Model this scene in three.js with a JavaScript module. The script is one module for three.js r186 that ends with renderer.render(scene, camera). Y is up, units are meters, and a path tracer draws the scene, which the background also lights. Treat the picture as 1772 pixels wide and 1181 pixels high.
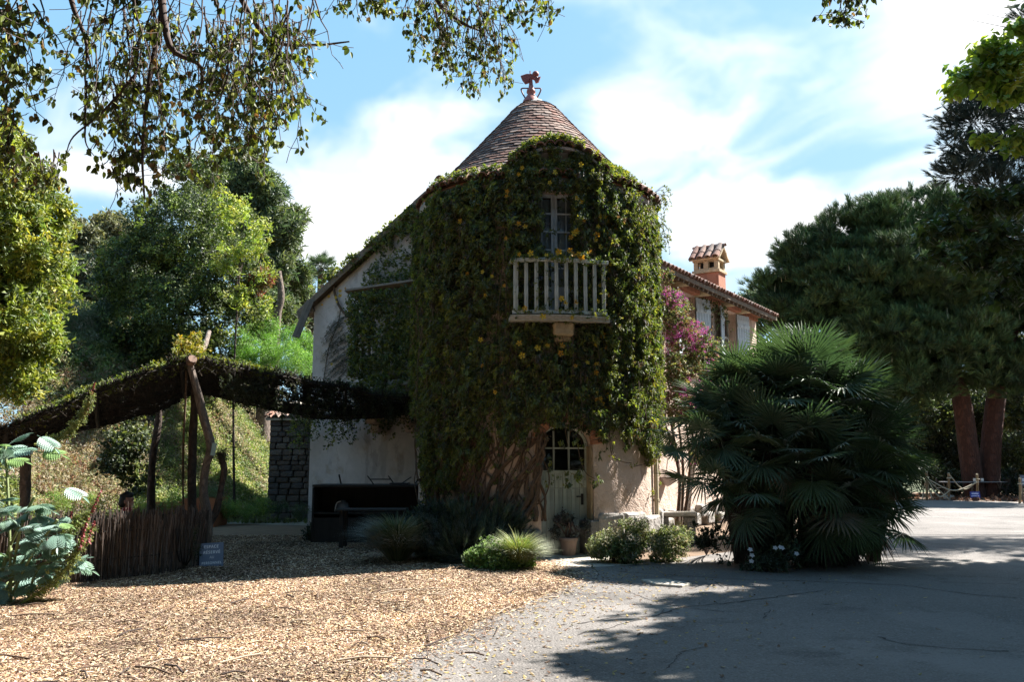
import * as THREE from 'three';
import { ImprovedNoise } from 'three/addons/math/ImprovedNoise.js';
import { mergeGeometries } from 'three/addons/utils/BufferGeometryUtils.js';
import { RoundedBoxGeometry } from 'three/addons/geometries/RoundedBoxGeometry.js';
import { MarchingCubes } from 'three/addons/objects/MarchingCubes.js';
import { Brush, Evaluator, SUBTRACTION } from 'three-bvh-csg';

// ---------------------------------------------------------------- camera, sky, sun, exposure
const EYE = 1.65, FPX = 1500, PITCH = Math.atan(209.5 / 1500);
const scene = new THREE.Scene();
const camera = new THREE.PerspectiveCamera(2 * Math.atan(590.5 / FPX) * 180 / Math.PI, 1.5, 0.1, 600);
camera.position.set(0, EYE, 0);
camera.rotation.x = PITCH;
camera.updateMatrixWorld(true);
const renderer = new THREE.WebGLRenderer({ antialias: true });
renderer.toneMapping = THREE.LinearToneMapping;
renderer.toneMappingExposure = 4.0;
renderer.shadowMap.enabled = true;
const SUN_AZ = 30, SUN_EL = 47, D2R = Math.PI / 180;
const sunDir = new THREE.Vector3(Math.cos(SUN_AZ * D2R) * Math.cos(SUN_EL * D2R), Math.sin(SUN_EL * D2R), -Math.sin(SUN_AZ * D2R) * Math.cos(SUN_EL * D2R));
const sun = new THREE.DirectionalLight(new THREE.Color(1, 0.95, 0.88), 5);
sun.position.copy(sunDir).multiplyScalar(60).add(new THREE.Vector3(0, 0, -18));
sun.target.position.set(0, 0, -18);
sun.castShadow = true;
sun.shadow.mapSize.set(4096, 4096);
Object.assign(sun.shadow.camera, { left: -40, right: 40, top: 40, bottom: -40, near: 1, far: 160 });
scene.add(sun, sun.target);

const perlin = new ImprovedNoise();
function fbm(x, y, z, oct = 4, gain = 0.5) { let s = 0, a = 1, n = 0; for (let i = 0; i < oct; i++) { s += a * perlin.noise(x, y, z); n += a; a *= gain; x *= 2.03; y *= 2.03; z *= 2.03; } return s / n; }
const sstep = (a, b, x) => { const t = Math.min(1, Math.max(0, (x - a) / (b - a))); return t * t * (3 - 2 * t); };
const mix = (a, b, t) => a + (b - a) * t;

// a bright spring sky: blue overhead, thin veils and cumulus banks, whiter towards the sun
{
  const W = 2048, H = 1024, data = new Float32Array(W * H * 4);
  const px2 = (px, py) => { const v = new THREE.Vector3((px - 886) / FPX, (590.5 - py) / FPX, -1).applyQuaternion(camera.quaternion).normalize(); return v; };
  // banks of cloud: [direction, angular width, angular height, amount]
  const banks = [[660, 330, 0.17, 0.085, 0.62], [560, 430, 0.12, 0.05, 0.34], [110, 300, 0.14, 0.06, 0.36], [90, 150, 0.10, 0.02, 0.16], [1090, 215, 0.07, 0.10, 0.40], [1215, 160, 0.16, 0.05, 0.2], [1210, 270, 0.10, 0.05, 0.3], [1670, 120, 0.11, 0.16, 0.75], [1260, 370, 0.13, 0.05, 0.46], [1350, 440, 0.16, 0.05, 0.5], [1420, 60, 0.2, 0.05, 0.2]]
    .map(([x, y, w, h, a]) => { const d = px2(x, y); return [Math.atan2(d.x, -d.z), Math.asin(d.y), w, h, a]; });
  for (let r = 0; r < H; r++) {
    const el = ((r + 0.5) / H - 0.5) * Math.PI, y = Math.sin(el), c = Math.cos(el);
    for (let k = 0; k < W; k++) {
      const o = (r * W + k) * 4, az = ((k + 0.5) / W - 0.5) * 2 * Math.PI, x = Math.cos(az) * c, z = Math.sin(az) * c;
      if (y < -0.02) { data[o] = 0.17; data[o + 1] = 0.17; data[o + 2] = 0.15; data[o + 3] = 1; continue; }
      const yy = Math.max(y, 0), cosS = x * sunDir.x + y * sunDir.y + z * sunDir.z;
      const up = Math.pow(yy, 0.55);
      let R = mix(0.55, 0.13, up), G = mix(0.80, 0.40, up), B = mix(0.90, 0.78, up);
      const glow = Math.pow(Math.max(0, cosS), 5) * 0.30 + Math.pow(Math.max(0, cosS), 40) * 0.5;
      R += glow; G += glow; B += glow * 0.85;
      // cloud
      const q = 1 / (yy + 0.35), u = x * q, v = z * q;
      const wx = fbm(u * 1.4 + 3.1, v * 1.4, 7.7, 4) * 0.7, wy = fbm(u * 1.4, v * 1.4 + 9.2, 2.3, 4) * 0.7;
      const n = fbm(u * 2.1 + wx, v * 2.5 + wy, 1.5, 7, 0.56) * 1.3;
      const wisp = fbm(u * 2 + v * 1.4 + wx, (v - u) * 6 + wy * 2.4, 5.1, 6, 0.6);
      let cover = -0.27 + 0.2 * perlin.noise(u * 1.1, v * 1.1, 11);
      const A = Math.atan2(x, -z);
      for (const [a, e, w, h, m] of banks) { const da = (A - a) / w, de = (el - e) / h, s = da * da + de * de; if (s < 9) cover += m * Math.exp(-s); }
      let cl = sstep(-0.1, 0.45, n + cover) * 0.95;
      cl = Math.max(cl, sstep(0.0, 0.6, wisp * 0.8 + cover * 0.9 + 0.12) * 0.55);
      const lit = 1.0 + 0.28 * Math.max(0, cosS) + 0.14 * n;
      R = mix(R, lit, cl); G = mix(G, lit * 1.0, cl); B = mix(B, lit * 1.0, cl);
      data[o] = R; data[o + 1] = G; data[o + 2] = B; data[o + 3] = 1;
    }
  }
  const sky = new THREE.DataTexture(data, W, H, THREE.RGBAFormat, THREE.FloatType);
  sky.mapping = THREE.EquirectangularReflectionMapping; sky.magFilter = THREE.LinearFilter; sky.minFilter = THREE.LinearFilter; sky.needsUpdate = true;
  scene.background = sky; scene.environment = sky;
  scene.backgroundIntensity = scene.environmentIntensity = 0.32;
}

// ---------------------------------------------------------------- helpers
let seed = 1;
function reseed(n) { seed = n * 7919 + 13; }
function rnd() { seed = (seed + 0x6d2b79f5) | 0; let t = Math.imul(seed ^ (seed >>> 15), 1 | seed); t = (t + Math.imul(t ^ (t >>> 7), 61 | t)) ^ t; return ((t ^ (t >>> 14)) >>> 0) / 4294967296; }
const rr = (a, b) => a + (b - a) * rnd();
const pick = (a) => a[Math.floor(rnd() * a.length)];
const gauss = () => (rnd() + rnd() + rnd() - 1.5) * 1.15;
const V = (x, y, z) => new THREE.Vector3(x, y, z);
const ray = (px, py) => V((px - 886) / FPX, (590.5 - py) / FPX, -1).applyQuaternion(camera.quaternion);
function P(px, py, d) { const r = ray(px, py); return r.multiplyScalar(d / -r.z).add(camera.position); }        // a photo pixel at a horizontal distance
function G(px, py, y = 0) { const r = ray(px, py); return r.multiplyScalar((y - EYE) / r.y).add(camera.position); }  // a photo pixel on the ground
const camInv = camera.quaternion.clone().invert();
function toPx(p) { const v = p.clone().sub(camera.position).applyQuaternion(camInv); return [886 + FPX * v.x / -v.z, 590.5 - FPX * v.y / -v.z]; }
const C = (r, g, b) => new THREE.Color(r, g, b);
function lerpLine(pts, x) { if (x <= pts[0][0]) return pts[0][1]; for (let i = 1; i < pts.length; i++) if (x <= pts[i][0]) { const t = (x - pts[i - 1][0]) / (pts[i][0] - pts[i - 1][0]); return mix(pts[i - 1][1], pts[i][1], t); } return pts[pts.length - 1][1]; }
function inPoly(poly, x, y) { let c = false; for (let i = 0, j = poly.length - 1; i < poly.length; j = i++) { const [xi, yi] = poly[i], [xj, yj] = poly[j]; if ((yi > y) !== (yj > y) && x < (xj - xi) * (y - yi) / (yj - yi) + xi) c = !c; } return c; }

class GB {                                                          // collects triangles of one mesh
  constructor() { this.p = []; this.n = []; this.u = []; this.c = []; this.col = null; }
  v(p, n, u, w) { this.p.push(p.x, p.y, p.z); this.n.push(n.x, n.y, n.z); this.u.push(u, w); if (this.col) this.c.push(this.col.r, this.col.g, this.col.b); }
  tri(a, b, c) { const n = V().crossVectors(b.clone().sub(a), c.clone().sub(a)).normalize(); const L = a.distanceTo(c), M = a.distanceTo(b); this.v(a, n, 0, 0); this.v(b, n, M, 0); this.v(c, n, 0, L); return this; }
  quad(a, b, c, d) { const n = V().crossVectors(b.clone().sub(a), d.clone().sub(a)).normalize(), w = a.distanceTo(b), h = a.distanceTo(d); this.v(a, n, 0, 0); this.v(b, n, w, 0); this.v(c, n, w, h); this.v(a, n, 0, 0); this.v(c, n, w, h); this.v(d, n, 0, h); return this; }
  add(g, m) {
    const q = g.index ? g.toNonIndexed() : g, N = new THREE.Matrix3(); if (m) N.getNormalMatrix(m);
    const P_ = q.attributes.position, NN = q.attributes.normal, UU = q.attributes.uv, a = V(), b = V();
    for (let i = 0; i < P_.count; i++) { a.fromBufferAttribute(P_, i); b.fromBufferAttribute(NN, i); if (m) { a.applyMatrix4(m); b.applyMatrix3(N).normalize(); } this.v(a, b, UU ? UU.getX(i) : 0, UU ? UU.getY(i) : 0); }
    return this;
  }
  tube(pts, rad, seg = 6, cap = true) {                              // rad: number or function of 0..1 or (t, angle)
    const n = pts.length, T = [], U = [], W = []; let len = 0; const L = [0];
    for (let i = 0; i < n; i++) { T.push(pts[Math.min(n - 1, i + 1)].clone().sub(pts[Math.max(0, i - 1)]).normalize()); if (i) { len += pts[i].distanceTo(pts[i - 1]); L.push(len); } }
    let u = Math.abs(T[0].y) < 0.9 ? V(0, 1, 0) : V(1, 0, 0); u.addScaledVector(T[0], -u.dot(T[0])).normalize();
    for (let i = 0; i < n; i++) { u = u.clone().addScaledVector(T[i], -u.dot(T[i])).normalize(); U.push(u); W.push(V().crossVectors(T[i], u)); }
    const R = (i, j) => (typeof rad === 'function' ? rad(i / (n - 1), j / seg * Math.PI * 2) : rad);
    const pt = (i, j) => { const a = j / seg * Math.PI * 2, d = U[i].clone().multiplyScalar(Math.cos(a)).addScaledVector(W[i], Math.sin(a)); return [pts[i].clone().addScaledVector(d, R(i, j % seg)), d]; };
    for (let i = 0; i < n - 1; i++) for (let j = 0; j < seg; j++) {
      const [a, na] = pt(i, j), [b, nb] = pt(i, j + 1), [c, nc] = pt(i + 1, j + 1), [d, nd] = pt(i + 1, j), r = R(i, 0) * Math.PI * 2, u0 = j / seg * r, u1 = (j + 1) / seg * r;
      this.v(a, na, u0, L[i]); this.v(b, nb, u1, L[i]); this.v(c, nc, u1, L[i + 1]); this.v(a, na, u0, L[i]); this.v(c, nc, u1, L[i + 1]); this.v(d, nd, u0, L[i + 1]);
    }
    if (cap) for (const [i, s] of [[0, -1], [n - 1, 1]]) for (let j = 0; j < seg; j++) { const [a] = pt(i, j), [b] = pt(i, j + 1), nn = T[i].clone().multiplyScalar(s); if (R(i, 0) > 0.004) for (const q of s > 0 ? [pts[i], a, b] : [pts[i], b, a]) this.v(q, nn, q.x, q.y + q.z); }
    return this;
  }
  bar(a, b, w, h, up = V(0, 1, 0), bev = 0) {                           // a squared beam from a to b
    const d = b.clone().sub(a), L = d.length(), z = d.normalize(), x = V().crossVectors(up, z).normalize(), y = V().crossVectors(z, x), m = new THREE.Matrix4().makeBasis(x, y, z).setPosition(a.clone().add(b).multiplyScalar(0.5));
    const g = bev ? new RoundedBoxGeometry(w, h, L, 1, bev) : new THREE.BoxGeometry(w, h, L);
    return this.add(boxUV(g), m);
  }
  box(cx, cy, cz, sx, sy, sz, bev = 0, m) { const g = boxUV(bev ? new RoundedBoxGeometry(sx, sy, sz, 1, bev) : new THREE.BoxGeometry(sx, sy, sz)); g.translate(cx, cy, cz); return this.add(g, m); }
  build() {
    const g = new THREE.BufferGeometry();
    g.setAttribute('position', new THREE.Float32BufferAttribute(this.p, 3)); g.setAttribute('normal', new THREE.Float32BufferAttribute(this.n, 3)); g.setAttribute('uv', new THREE.Float32BufferAttribute(this.u, 2));
    if (this.col) g.setAttribute('color', new THREE.Float32BufferAttribute(this.c, 3));
    return g;
  }
}
function boxUV(g) {                                                 // uv in metres by the side a face points to
  const q = g.index ? g.toNonIndexed() : g, p = q.attributes.position, n = q.attributes.normal, u = new Float32Array(p.count * 2);
  for (let i = 0; i < p.count; i++) {
    const ax = Math.abs(n.getX(i)), ay = Math.abs(n.getY(i)), az = Math.abs(n.getZ(i));
    if (ay >= ax && ay >= az) { u[i * 2] = p.getX(i); u[i * 2 + 1] = p.getZ(i); } else if (ax >= az) { u[i * 2] = p.getZ(i); u[i * 2 + 1] = p.getY(i); } else { u[i * 2] = p.getX(i); u[i * 2 + 1] = p.getY(i); }
  }
  q.setAttribute('uv', new THREE.BufferAttribute(u, 2));
  return q;
}
const names = new Map();
function numbered(n) { const k = names.get(n) ?? 0; names.set(n, k + 1); return k ? n + '_' + String(k).padStart(3, '0') : n; }
function tag(o, label, category, group) { o.userData.label = label; o.userData.category = category; if (group) o.userData.group = group; return o; }
function thing(name, label, category, pos = V(0, 0, 0), group) { const o = new THREE.Group(); o.name = numbered(name); o.position.copy(pos); scene.add(o); o.updateMatrixWorld(true); return tag(o, label, category, group); }
function part(parent, name, geo, m, world = true) {                 // geometry in world space unless told otherwise
  if (geo instanceof GB) geo = geo.build();
  const o = new THREE.Mesh(geo, m); o.name = name; o.castShadow = o.receiveShadow = true;
  if (world) { const w = parent.getWorldPosition(V()); o.geometry = geo.clone().translate(-w.x, -w.y, -w.z); }
  parent.add(o); return o;
}
function struct(name, geo, m) { const o = new THREE.Mesh(geo instanceof GB ? geo.build() : geo, m); o.name = numbered(name); o.userData.kind = 'structure'; o.receiveShadow = o.castShadow = true; scene.add(o); return o; }
function scatter(parent, name, geo, m, list, stuff = true) {        // list of {p, q, s, c}: world places
  const o = new THREE.InstancedMesh(geo, m, list.length), w = parent === scene ? V() : parent.getWorldPosition(V()), M = new THREE.Matrix4(), sv = V();
  list.forEach((e, i) => { if (e.s.isVector3) sv.copy(e.s); else sv.setScalar(e.s); M.compose(e.p.clone().sub(w), e.q, sv); o.setMatrixAt(i, M); o.setColorAt(i, e.c); });
  o.name = parent === scene ? numbered(name) : name; o.castShadow = o.receiveShadow = true; if (stuff) o.userData.kind = 'stuff';
  parent.add(o); return o;
}
const QR = () => new THREE.Quaternion(gauss(), gauss(), gauss(), gauss()).normalize();
const qTo = (a, b) => new THREE.Quaternion().setFromUnitVectors(a, b);
function varyC(base, amt = 0.25, hue = 0.1) { const k = 1 + gauss() * amt, h = gauss() * hue; return C(Math.max(0.003, base.r * k * (1 + h)), Math.max(0.003, base.g * k), Math.max(0.002, base.b * k * (1 - h))); }
function curve(pts, n) { return new THREE.CatmullRomCurve3(pts).getPoints(n); }

// ---------------------------------------------------------------- textures
function hash2(x, y, s) { let h = Math.imul(x, 374761393) + Math.imul(y, 668265263) + Math.imul(s, 1442695041); h = Math.imul(h ^ (h >>> 13), 1274126177); return ((h ^ (h >>> 16)) >>> 0) / 4294967296; }
function tnoise(x, y, per, s) { const xi = Math.floor(x), yi = Math.floor(y), fx = x - xi, fy = y - yi, m = (a) => ((a % per) + per) % per, u = fx * fx * (3 - 2 * fx), v = fy * fy * (3 - 2 * fy); return mix(mix(hash2(m(xi), m(yi), s), hash2(m(xi + 1), m(yi), s), u), mix(hash2(m(xi), m(yi + 1), s), hash2(m(xi + 1), m(yi + 1), s), u), v); }
function tfbm(u, v, per, oct, s) { let a = 1, t = 0, n = 0; for (let i = 0; i < oct; i++) { t += a * tnoise(u * per, v * per, per, s + i); n += a; a *= 0.55; per *= 2; } return t / n; }
function dataTex(w, h, fn, srgb = true, metres = 1) {
  const d = new Uint8Array(w * h * 4);
  for (let y = 0; y < h; y++) for (let x = 0; x < w; x++) { const c = fn(x / w, y / h, x, y), o = (y * w + x) * 4; for (let k = 0; k < 3; k++) { let q = Array.isArray(c) ? c[k] : c; q = Math.min(1, Math.max(0, q)); d[o + k] = 255 * (srgb ? (q <= 0.0031308 ? q * 12.92 : 1.055 * Math.pow(q, 1 / 2.4) - 0.055) : q); } d[o + 3] = 255; }
  const t = new THREE.DataTexture(d, w, h); t.wrapS = t.wrapT = THREE.RepeatWrapping; t.magFilter = THREE.LinearFilter; t.minFilter = THREE.LinearMipmapLinearFilter; t.generateMipmaps = true; if (srgb) t.colorSpace = THREE.SRGBColorSpace; t.repeat.set(1 / metres, 1 / metres); t.needsUpdate = true; return t;
}
const rep = (t, m, n = m) => { const c = t.clone(); c.repeat.set(1 / m, 1 / n); c.needsUpdate = true; return c; };
const tx = {};
tx.plaster = dataTex(1024, 1024, (u, v) => { const a = tfbm(u, v, 4, 6, 3), b = tfbm(u, v, 30, 3, 9), s = sstep(0.54, 0.68, tfbm(u, v, 6, 5, 31)), d = sstep(0.6, 0.7, tfbm(u, v * 0.35, 12, 4, 57)), c = 1 - sstep(0.0, 0.012, Math.abs(tfbm(u, v, 5, 5, 77) - 0.5)); const k = (0.66 + 0.42 * a + 0.16 * (b - 0.5)) * mix(1, 0.8, d) * mix(1, 0.72, c * 0.7); return [k * mix(0.98, 0.84, s), k * mix(0.97, 0.78, s), k * mix(0.96, 0.7, s)]; }, true, 3.4);
tx.plasterB = dataTex(512, 512, (u, v) => 0.6 * tfbm(u, v, 14, 5, 5) + 0.4 * tfbm(u, v, 60, 2, 8), false, 1.2);
tx.asphalt = dataTex(2048, 2048, (u, v, x, y) => { const g = tnoise(u * 760, v * 760, 760, 4), f = hash2(x, y, 7), b = tfbm(u, v, 4, 5, 21), w = tfbm(u, v, 9, 4, 33), st = sstep(0.6, 0.74, tfbm(u, v, 13, 4, 47)), pale = sstep(0.56, 0.7, tfbm(u, v, 7, 5, 59)); const k = (0.52 + 0.36 * b + 0.16 * (w - 0.5)) * mix(1, 0.72, st) * mix(1, 1.22, pale) + (g > 0.72 ? (g - 0.72) * 2.2 : 0) - (g < 0.25 ? (0.25 - g) * 1.5 : 0) + 0.24 * (f - 0.5); return [k, k * 0.975, k * 0.94]; }, true, 11);
tx.asphaltB = dataTex(512, 512, (u, v) => 0.7 * tnoise(u * 110, v * 110, 110, 4) + 0.3 * tfbm(u, v, 20, 3, 2), false, 1.4);
tx.earth = dataTex(512, 512, (u, v, x, y) => { const k = 0.5 + 0.5 * tfbm(u, v, 10, 5, 15) + 0.3 * (tnoise(u * 90, v * 160, 10000, 3) - 0.5); return [k, k * 0.95, k * 0.88]; }, true, 1.7);
tx.bark = dataTex(256, 512, (u, v) => { const r = Math.abs(tfbm(u, v * 0.35, 9, 4, 41) - 0.5) * 2, k = 0.45 + 0.9 * r + 0.2 * (tfbm(u, v, 30, 2, 2) - 0.5); return [k, k * 0.97, k * 0.93]; }, true, 0.5);
tx.barkB = dataTex(256, 512, (u, v) => Math.min(1, 2.4 * Math.abs(tfbm(u, v * 0.35, 9, 4, 41) - 0.5)), false, 0.5);
tx.wood = dataTex(256, 512, (u, v) => { const k = 0.7 + 0.5 * (tfbm(u, v * 0.06, 28, 3, 51) - 0.5) + 0.3 * (tfbm(u, v, 6, 3, 3) - 0.5); return [k, k * 0.97, k * 0.94]; }, true, 0.6);
tx.stone = dataTex(512, 512, (u, v) => { const a = tfbm(u, v, 6, 5, 61), b = tfbm(u, v, 40, 3, 66), s = sstep(0.55, 0.68, tfbm(u, v, 9, 4, 71)); const k = 0.55 + 0.5 * a + 0.3 * (b - 0.5); return [k * mix(1, 0.8, s), k * mix(1, 0.82, s), k * mix(1, 0.75, s)]; }, true, 0.9);
tx.stoneB = dataTex(512, 512, (u, v) => tfbm(u, v, 10, 6, 61), false, 0.9);
tx.tile = dataTex(256, 256, (u, v) => { const a = tfbm(u, v, 6, 4, 81), s = sstep(0.6, 0.7, tfbm(u, v, 12, 3, 84)); const k = 0.62 + 0.6 * a; return [k * mix(1, 1.1, s), k * mix(1, 1.2, s), k * mix(1, 1.15, s)]; }, true, 0.6);
tx.rust = dataTex(256, 256, (u, v) => { const a = tfbm(u, v, 5, 5, 91); return [0.6 + 0.6 * a, 0.5 + 0.7 * a, 0.4 + 0.8 * a]; }, true, 1.1);
function std(color, o = {}) { return new THREE.MeshStandardMaterial({ color, roughness: 0.85, ...o }); }
const M = {
  plaster: std(C(0.66, 0.51, 0.42), { map: tx.plaster, bumpMap: tx.plasterB, bumpScale: 0.022, roughness: 0.95 }),
  paleplaster: std(C(0.56, 0.50, 0.485), { map: tx.plaster, bumpMap: tx.plasterB, bumpScale: 0.015, roughness: 0.95 }),
  cream: std(C(0.52, 0.41, 0.26), { map: rep(tx.plaster, 1.1), bumpMap: tx.plasterB, bumpScale: 0.008, roughness: 0.92 }),
  terracotta: std(C(0.40, 0.16, 0.09), { map: rep(tx.plaster, 1.5), bumpMap: tx.plasterB, bumpScale: 0.008 }),
  terracotta2: std(C(0.42, 0.19, 0.11), { map: tx.tile }),
  door: std(C(0.53, 0.60, 0.54), { map: rep(tx.wood, 0.9), bumpMap: rep(tx.wood, 0.9), bumpScale: 0.002, roughness: 0.55 }),
  whitewood: std(C(0.60, 0.64, 0.60), { map: rep(tx.wood, 0.7), bumpMap: rep(tx.wood, 0.7), bumpScale: 0.002, roughness: 0.6 }),
  shutter: std(C(0.66, 0.74, 0.82), { map: rep(tx.wood, 0.9), roughness: 0.6 }),
  iron: std(C(0.03, 0.03, 0.032), { roughness: 0.45, metalness: 0.6 }),
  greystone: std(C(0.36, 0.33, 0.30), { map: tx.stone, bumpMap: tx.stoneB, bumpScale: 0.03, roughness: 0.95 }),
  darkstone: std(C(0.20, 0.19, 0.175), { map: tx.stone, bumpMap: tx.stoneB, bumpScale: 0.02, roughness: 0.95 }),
  concrete: std(C(0.45, 0.41, 0.35), { map: rep(tx.stone, 1.8), bumpMap: tx.stoneB, bumpScale: 0.008, roughness: 0.95 }),
  darkwood: std(C(0.035, 0.028, 0.022), { map: rep(tx.wood, 0.8), bumpMap: rep(tx.wood, 0.8), bumpScale: 0.003, roughness: 0.8 }),
  oldwood: std(C(0.22, 0.17, 0.13), { map: rep(tx.wood, 0.7), bumpMap: rep(tx.wood, 0.7), bumpScale: 0.004, roughness: 0.9 }),
  barkgrey: std(C(0.20, 0.16, 0.135), { map: tx.bark, bumpMap: tx.barkB, bumpScale: 0.02, roughness: 0.95 }),
  barkdark: std(C(0.085, 0.06, 0.048), { map: tx.bark, bumpMap: tx.barkB, bumpScale: 0.03, roughness: 0.95 }),
  barkred: std(C(0.085, 0.036, 0.026), { map: rep(tx.bark, 1), bumpMap: rep(tx.barkB, 1), bumpScale: 0.06, roughness: 0.95 }),
  twig: std(C(0.075, 0.05, 0.042), { roughness: 0.9 }),
  vinestem: std(C(0.15, 0.095, 0.06), { map: rep(tx.bark, 0.25), bumpMap: rep(tx.barkB, 0.25), bumpScale: 0.006, roughness: 0.95 }),
  rust: std(C(0.36, 0.13, 0.055), { map: tx.rust, roughness: 0.8 }),
  pot: std(C(0.22, 0.155, 0.125), { map: tx.tile, roughness: 0.9 }),
  glass: new THREE.MeshPhysicalMaterial({ color: C(0.9, 0.93, 0.95), transmission: 1, thickness: 0, roughness: 0.03, ior: 1.5 }),
  darkroom: std(C(0.02, 0.02, 0.02), { roughness: 1 }),
  lead: std(C(0.42, 0.40, 0.38), { roughness: 0.6 }),
};
function leafMat(tr = 0.5, coat = 0.15) { return new THREE.MeshPhysicalMaterial({ color: C(1, 1, 1), transmission: tr, thickness: 0, roughness: 0.9, clearcoat: coat, clearcoatRoughness: 0.35, ior: 1.4, side: THREE.DoubleSide }); }
M.leaf = leafMat(); M.gloss = leafMat(0.4, 0.3); M.needle = leafMat(0.15, 0.1); M.petal = leafMat(0.45, 0); M.dry = leafMat(0.25, 0);

// ---------------------------------------------------------------- leaf shapes (unit sized)
function leafTris(gb, base, dir, up, len, wid, bend = 0.15, seg = 1) {
  const side = V().crossVectors(dir, up).normalize(), nrm = V().crossVectors(side, dir).normalize();
  if (seg === 1) {
    const mid = base.clone().addScaledVector(dir, len * 0.45), l = mid.clone().addScaledVector(side, -wid / 2).addScaledVector(nrm, wid * 0.18), r = mid.clone().addScaledVector(side, wid / 2).addScaledVector(nrm, wid * 0.18), tip = base.clone().addScaledVector(dir, len).addScaledVector(nrm, -len * bend);
    gb.tri(base, tip, l); gb.tri(base, r, tip);
  } else {
    let pl = base, pr = base, pc = base;
    for (let i = 1; i <= seg; i++) {
      const t = i / seg, w = i === seg ? 0 : wid / 2 * Math.pow(Math.sin(Math.PI * (0.06 + 0.94 * Math.pow(t, 0.85))), 0.8), c = base.clone().addScaledVector(dir, len * t).addScaledVector(nrm, -len * bend * t * t);
      const l = c.clone().addScaledVector(side, -w).addScaledVector(nrm, w * 0.35), r = c.clone().addScaledVector(side, w).addScaledVector(nrm, w * 0.35);
      if (i === 1) { gb.tri(pc, c, l); gb.tri(pc, r, c); } else if (i === seg) { gb.tri(pl, pc, c); gb.tri(pc, pr, c); } else { gb.quad(pl, pc, c, l); gb.quad(pc, pr, r, c); }
      pl = l; pr = r; pc = c;
    }
  }
}
function cluster(n, spread, len, wid, o = {}) {                    // a tuft of leaves round a point, size about 1
  const gb = new GB();
  for (let i = 0; i < n; i++) {
    const d = V(gauss(), gauss() + (o.up ?? 0), gauss()).normalize(), b = V(gauss(), gauss() * (o.flat ?? 1), gauss()).multiplyScalar(spread * 0.6), k = rr(0.7, 1.2);
    leafTris(gb, b, d, V(gauss(), gauss() + 0.8, gauss()).normalize(), len * k, wid * k, rr(0, 0.3), o.seg ?? 1);
  }
  return gb.build();
}
function needleTuft(n, len, wid, open = 0.75, stem = 0) {           // needles round a shoot that points up
  const gb = new GB();
  for (let i = 0; i < n; i++) {
    const a = rnd() * 6.283, t = rnd(), e = open * (0.35 + 0.65 * rnd()), d = V(Math.cos(a) * e, 1, Math.sin(a) * e).normalize(), b = V(0, (t - 0.5) * stem, 0), s = V(-Math.sin(a), 0, Math.cos(a)).multiplyScalar(wid / 2), L = len * rr(0.75, 1.1);
    gb.tri(b.clone().sub(s), b.clone().add(s), b.clone().addScaledVector(d, L));
  }
  return gb.build();
}
reseed(5);
const LG = {
  broad: [cluster(14, 0.42, 0.34, 0.17), cluster(14, 0.42, 0.30, 0.16)],
  small: [cluster(20, 0.5, 0.2, 0.11), cluster(20, 0.5, 0.2, 0.1)],
  fine: [cluster(26, 0.5, 0.2, 0.055), cluster(26, 0.5, 0.22, 0.05)],
  vine: [cluster(9, 0.4, 0.36, 0.18, { up: -0.7 }), cluster(9, 0.4, 0.34, 0.2, { up: -0.7 })],
  long: [cluster(12, 0.3, 0.55, 0.1, { up: -0.5 }), cluster(12, 0.3, 0.6, 0.09, { up: 0.2 })],
  pine: [needleTuft(30, 0.6, 0.05, 0.8, 0.35), needleTuft(44, 0.55, 0.022, 1.2, 0.5)],
  spray: [needleTuft(26, 0.55, 0.03, 0.6, 0.5), needleTuft(26, 0.55, 0.03, 0.8, 0.6)],
};
// points through the outer part of soft blobs, with gaps
function crownPoints(blobs, per, gap = 0.12, freq = 0.9, shell = 0.45) {
  const out = [];
  for (const b of blobs) {
    const n = Math.round(per * b.r * b.r * (b.k ?? 1));
    for (let i = 0; i < n; i++) {
      const d = V(gauss(), gauss(), gauss()).normalize(), q = shell + (1 - shell) * Math.pow(rnd(), 0.55), lump = 1 + 0.28 * perlin.noise(d.x * 2.2 + b.x, d.y * 2.2 + b.y, d.z * 2.2 + b.z);
      const p = V(b.x + d.x * b.r * q * lump * (b.sx ?? 1), b.y + d.y * b.r * q * lump * (b.sy ?? 0.85), b.z + d.z * b.r * q * lump * (b.sz ?? 1));
      if (perlin.noise(p.x * freq, p.y * freq, p.z * freq) < -0.5 + gap * 2.2) continue;
      out.push({ p, d, b });
    }
  }
  return out;
}
const pxBlob = ([px, py, d, rpx, sy = 0.85, sz = 1, k = 1]) => { const c = P(px, py, d); return { x: c.x, y: c.y, z: c.z, r: rpx * d / FPX, sy, sz, k }; };
const pal = (...a) => a.map((c) => C(...c));

// ---------------------------------------------------------------- the ground
const mulchEdge = [[6.0, -1.6], [6.85, -1.15], [7.6, -0.95], [8.6, -0.55], [9.6, -0.25], [10.8, 0.25], [12, 0.7], [13, 0.95], [14, 0.75], [16, 0.4]];   // depth -> x where asphalt starts
{
  const g = new THREE.PlaneGeometry(460, 460, 120, 120).rotateX(-Math.PI / 2).translate(0, -0.004, -20);
  boxUVKeep(g);
  struct('ground', g, std(C(0.19, 0.13, 0.085), { map: tx.earth, roughness: 1 }));
}
function boxUVKeep(g) { const p = g.attributes.position, u = g.attributes.uv; for (let i = 0; i < p.count; i++) u.setXY(i, p.getX(i), p.getZ(i)); return g; }
function sheet(poly, y, grid) {                                     // a flat outline as a sheet, uv in metres
  const s = new THREE.Shape(poly.map(([x, z]) => new THREE.Vector2(x, -z))), g = new THREE.ShapeGeometry(s); g.rotateX(-Math.PI / 2).translate(0, y, 0); return boxUVKeep(g);
}
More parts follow.
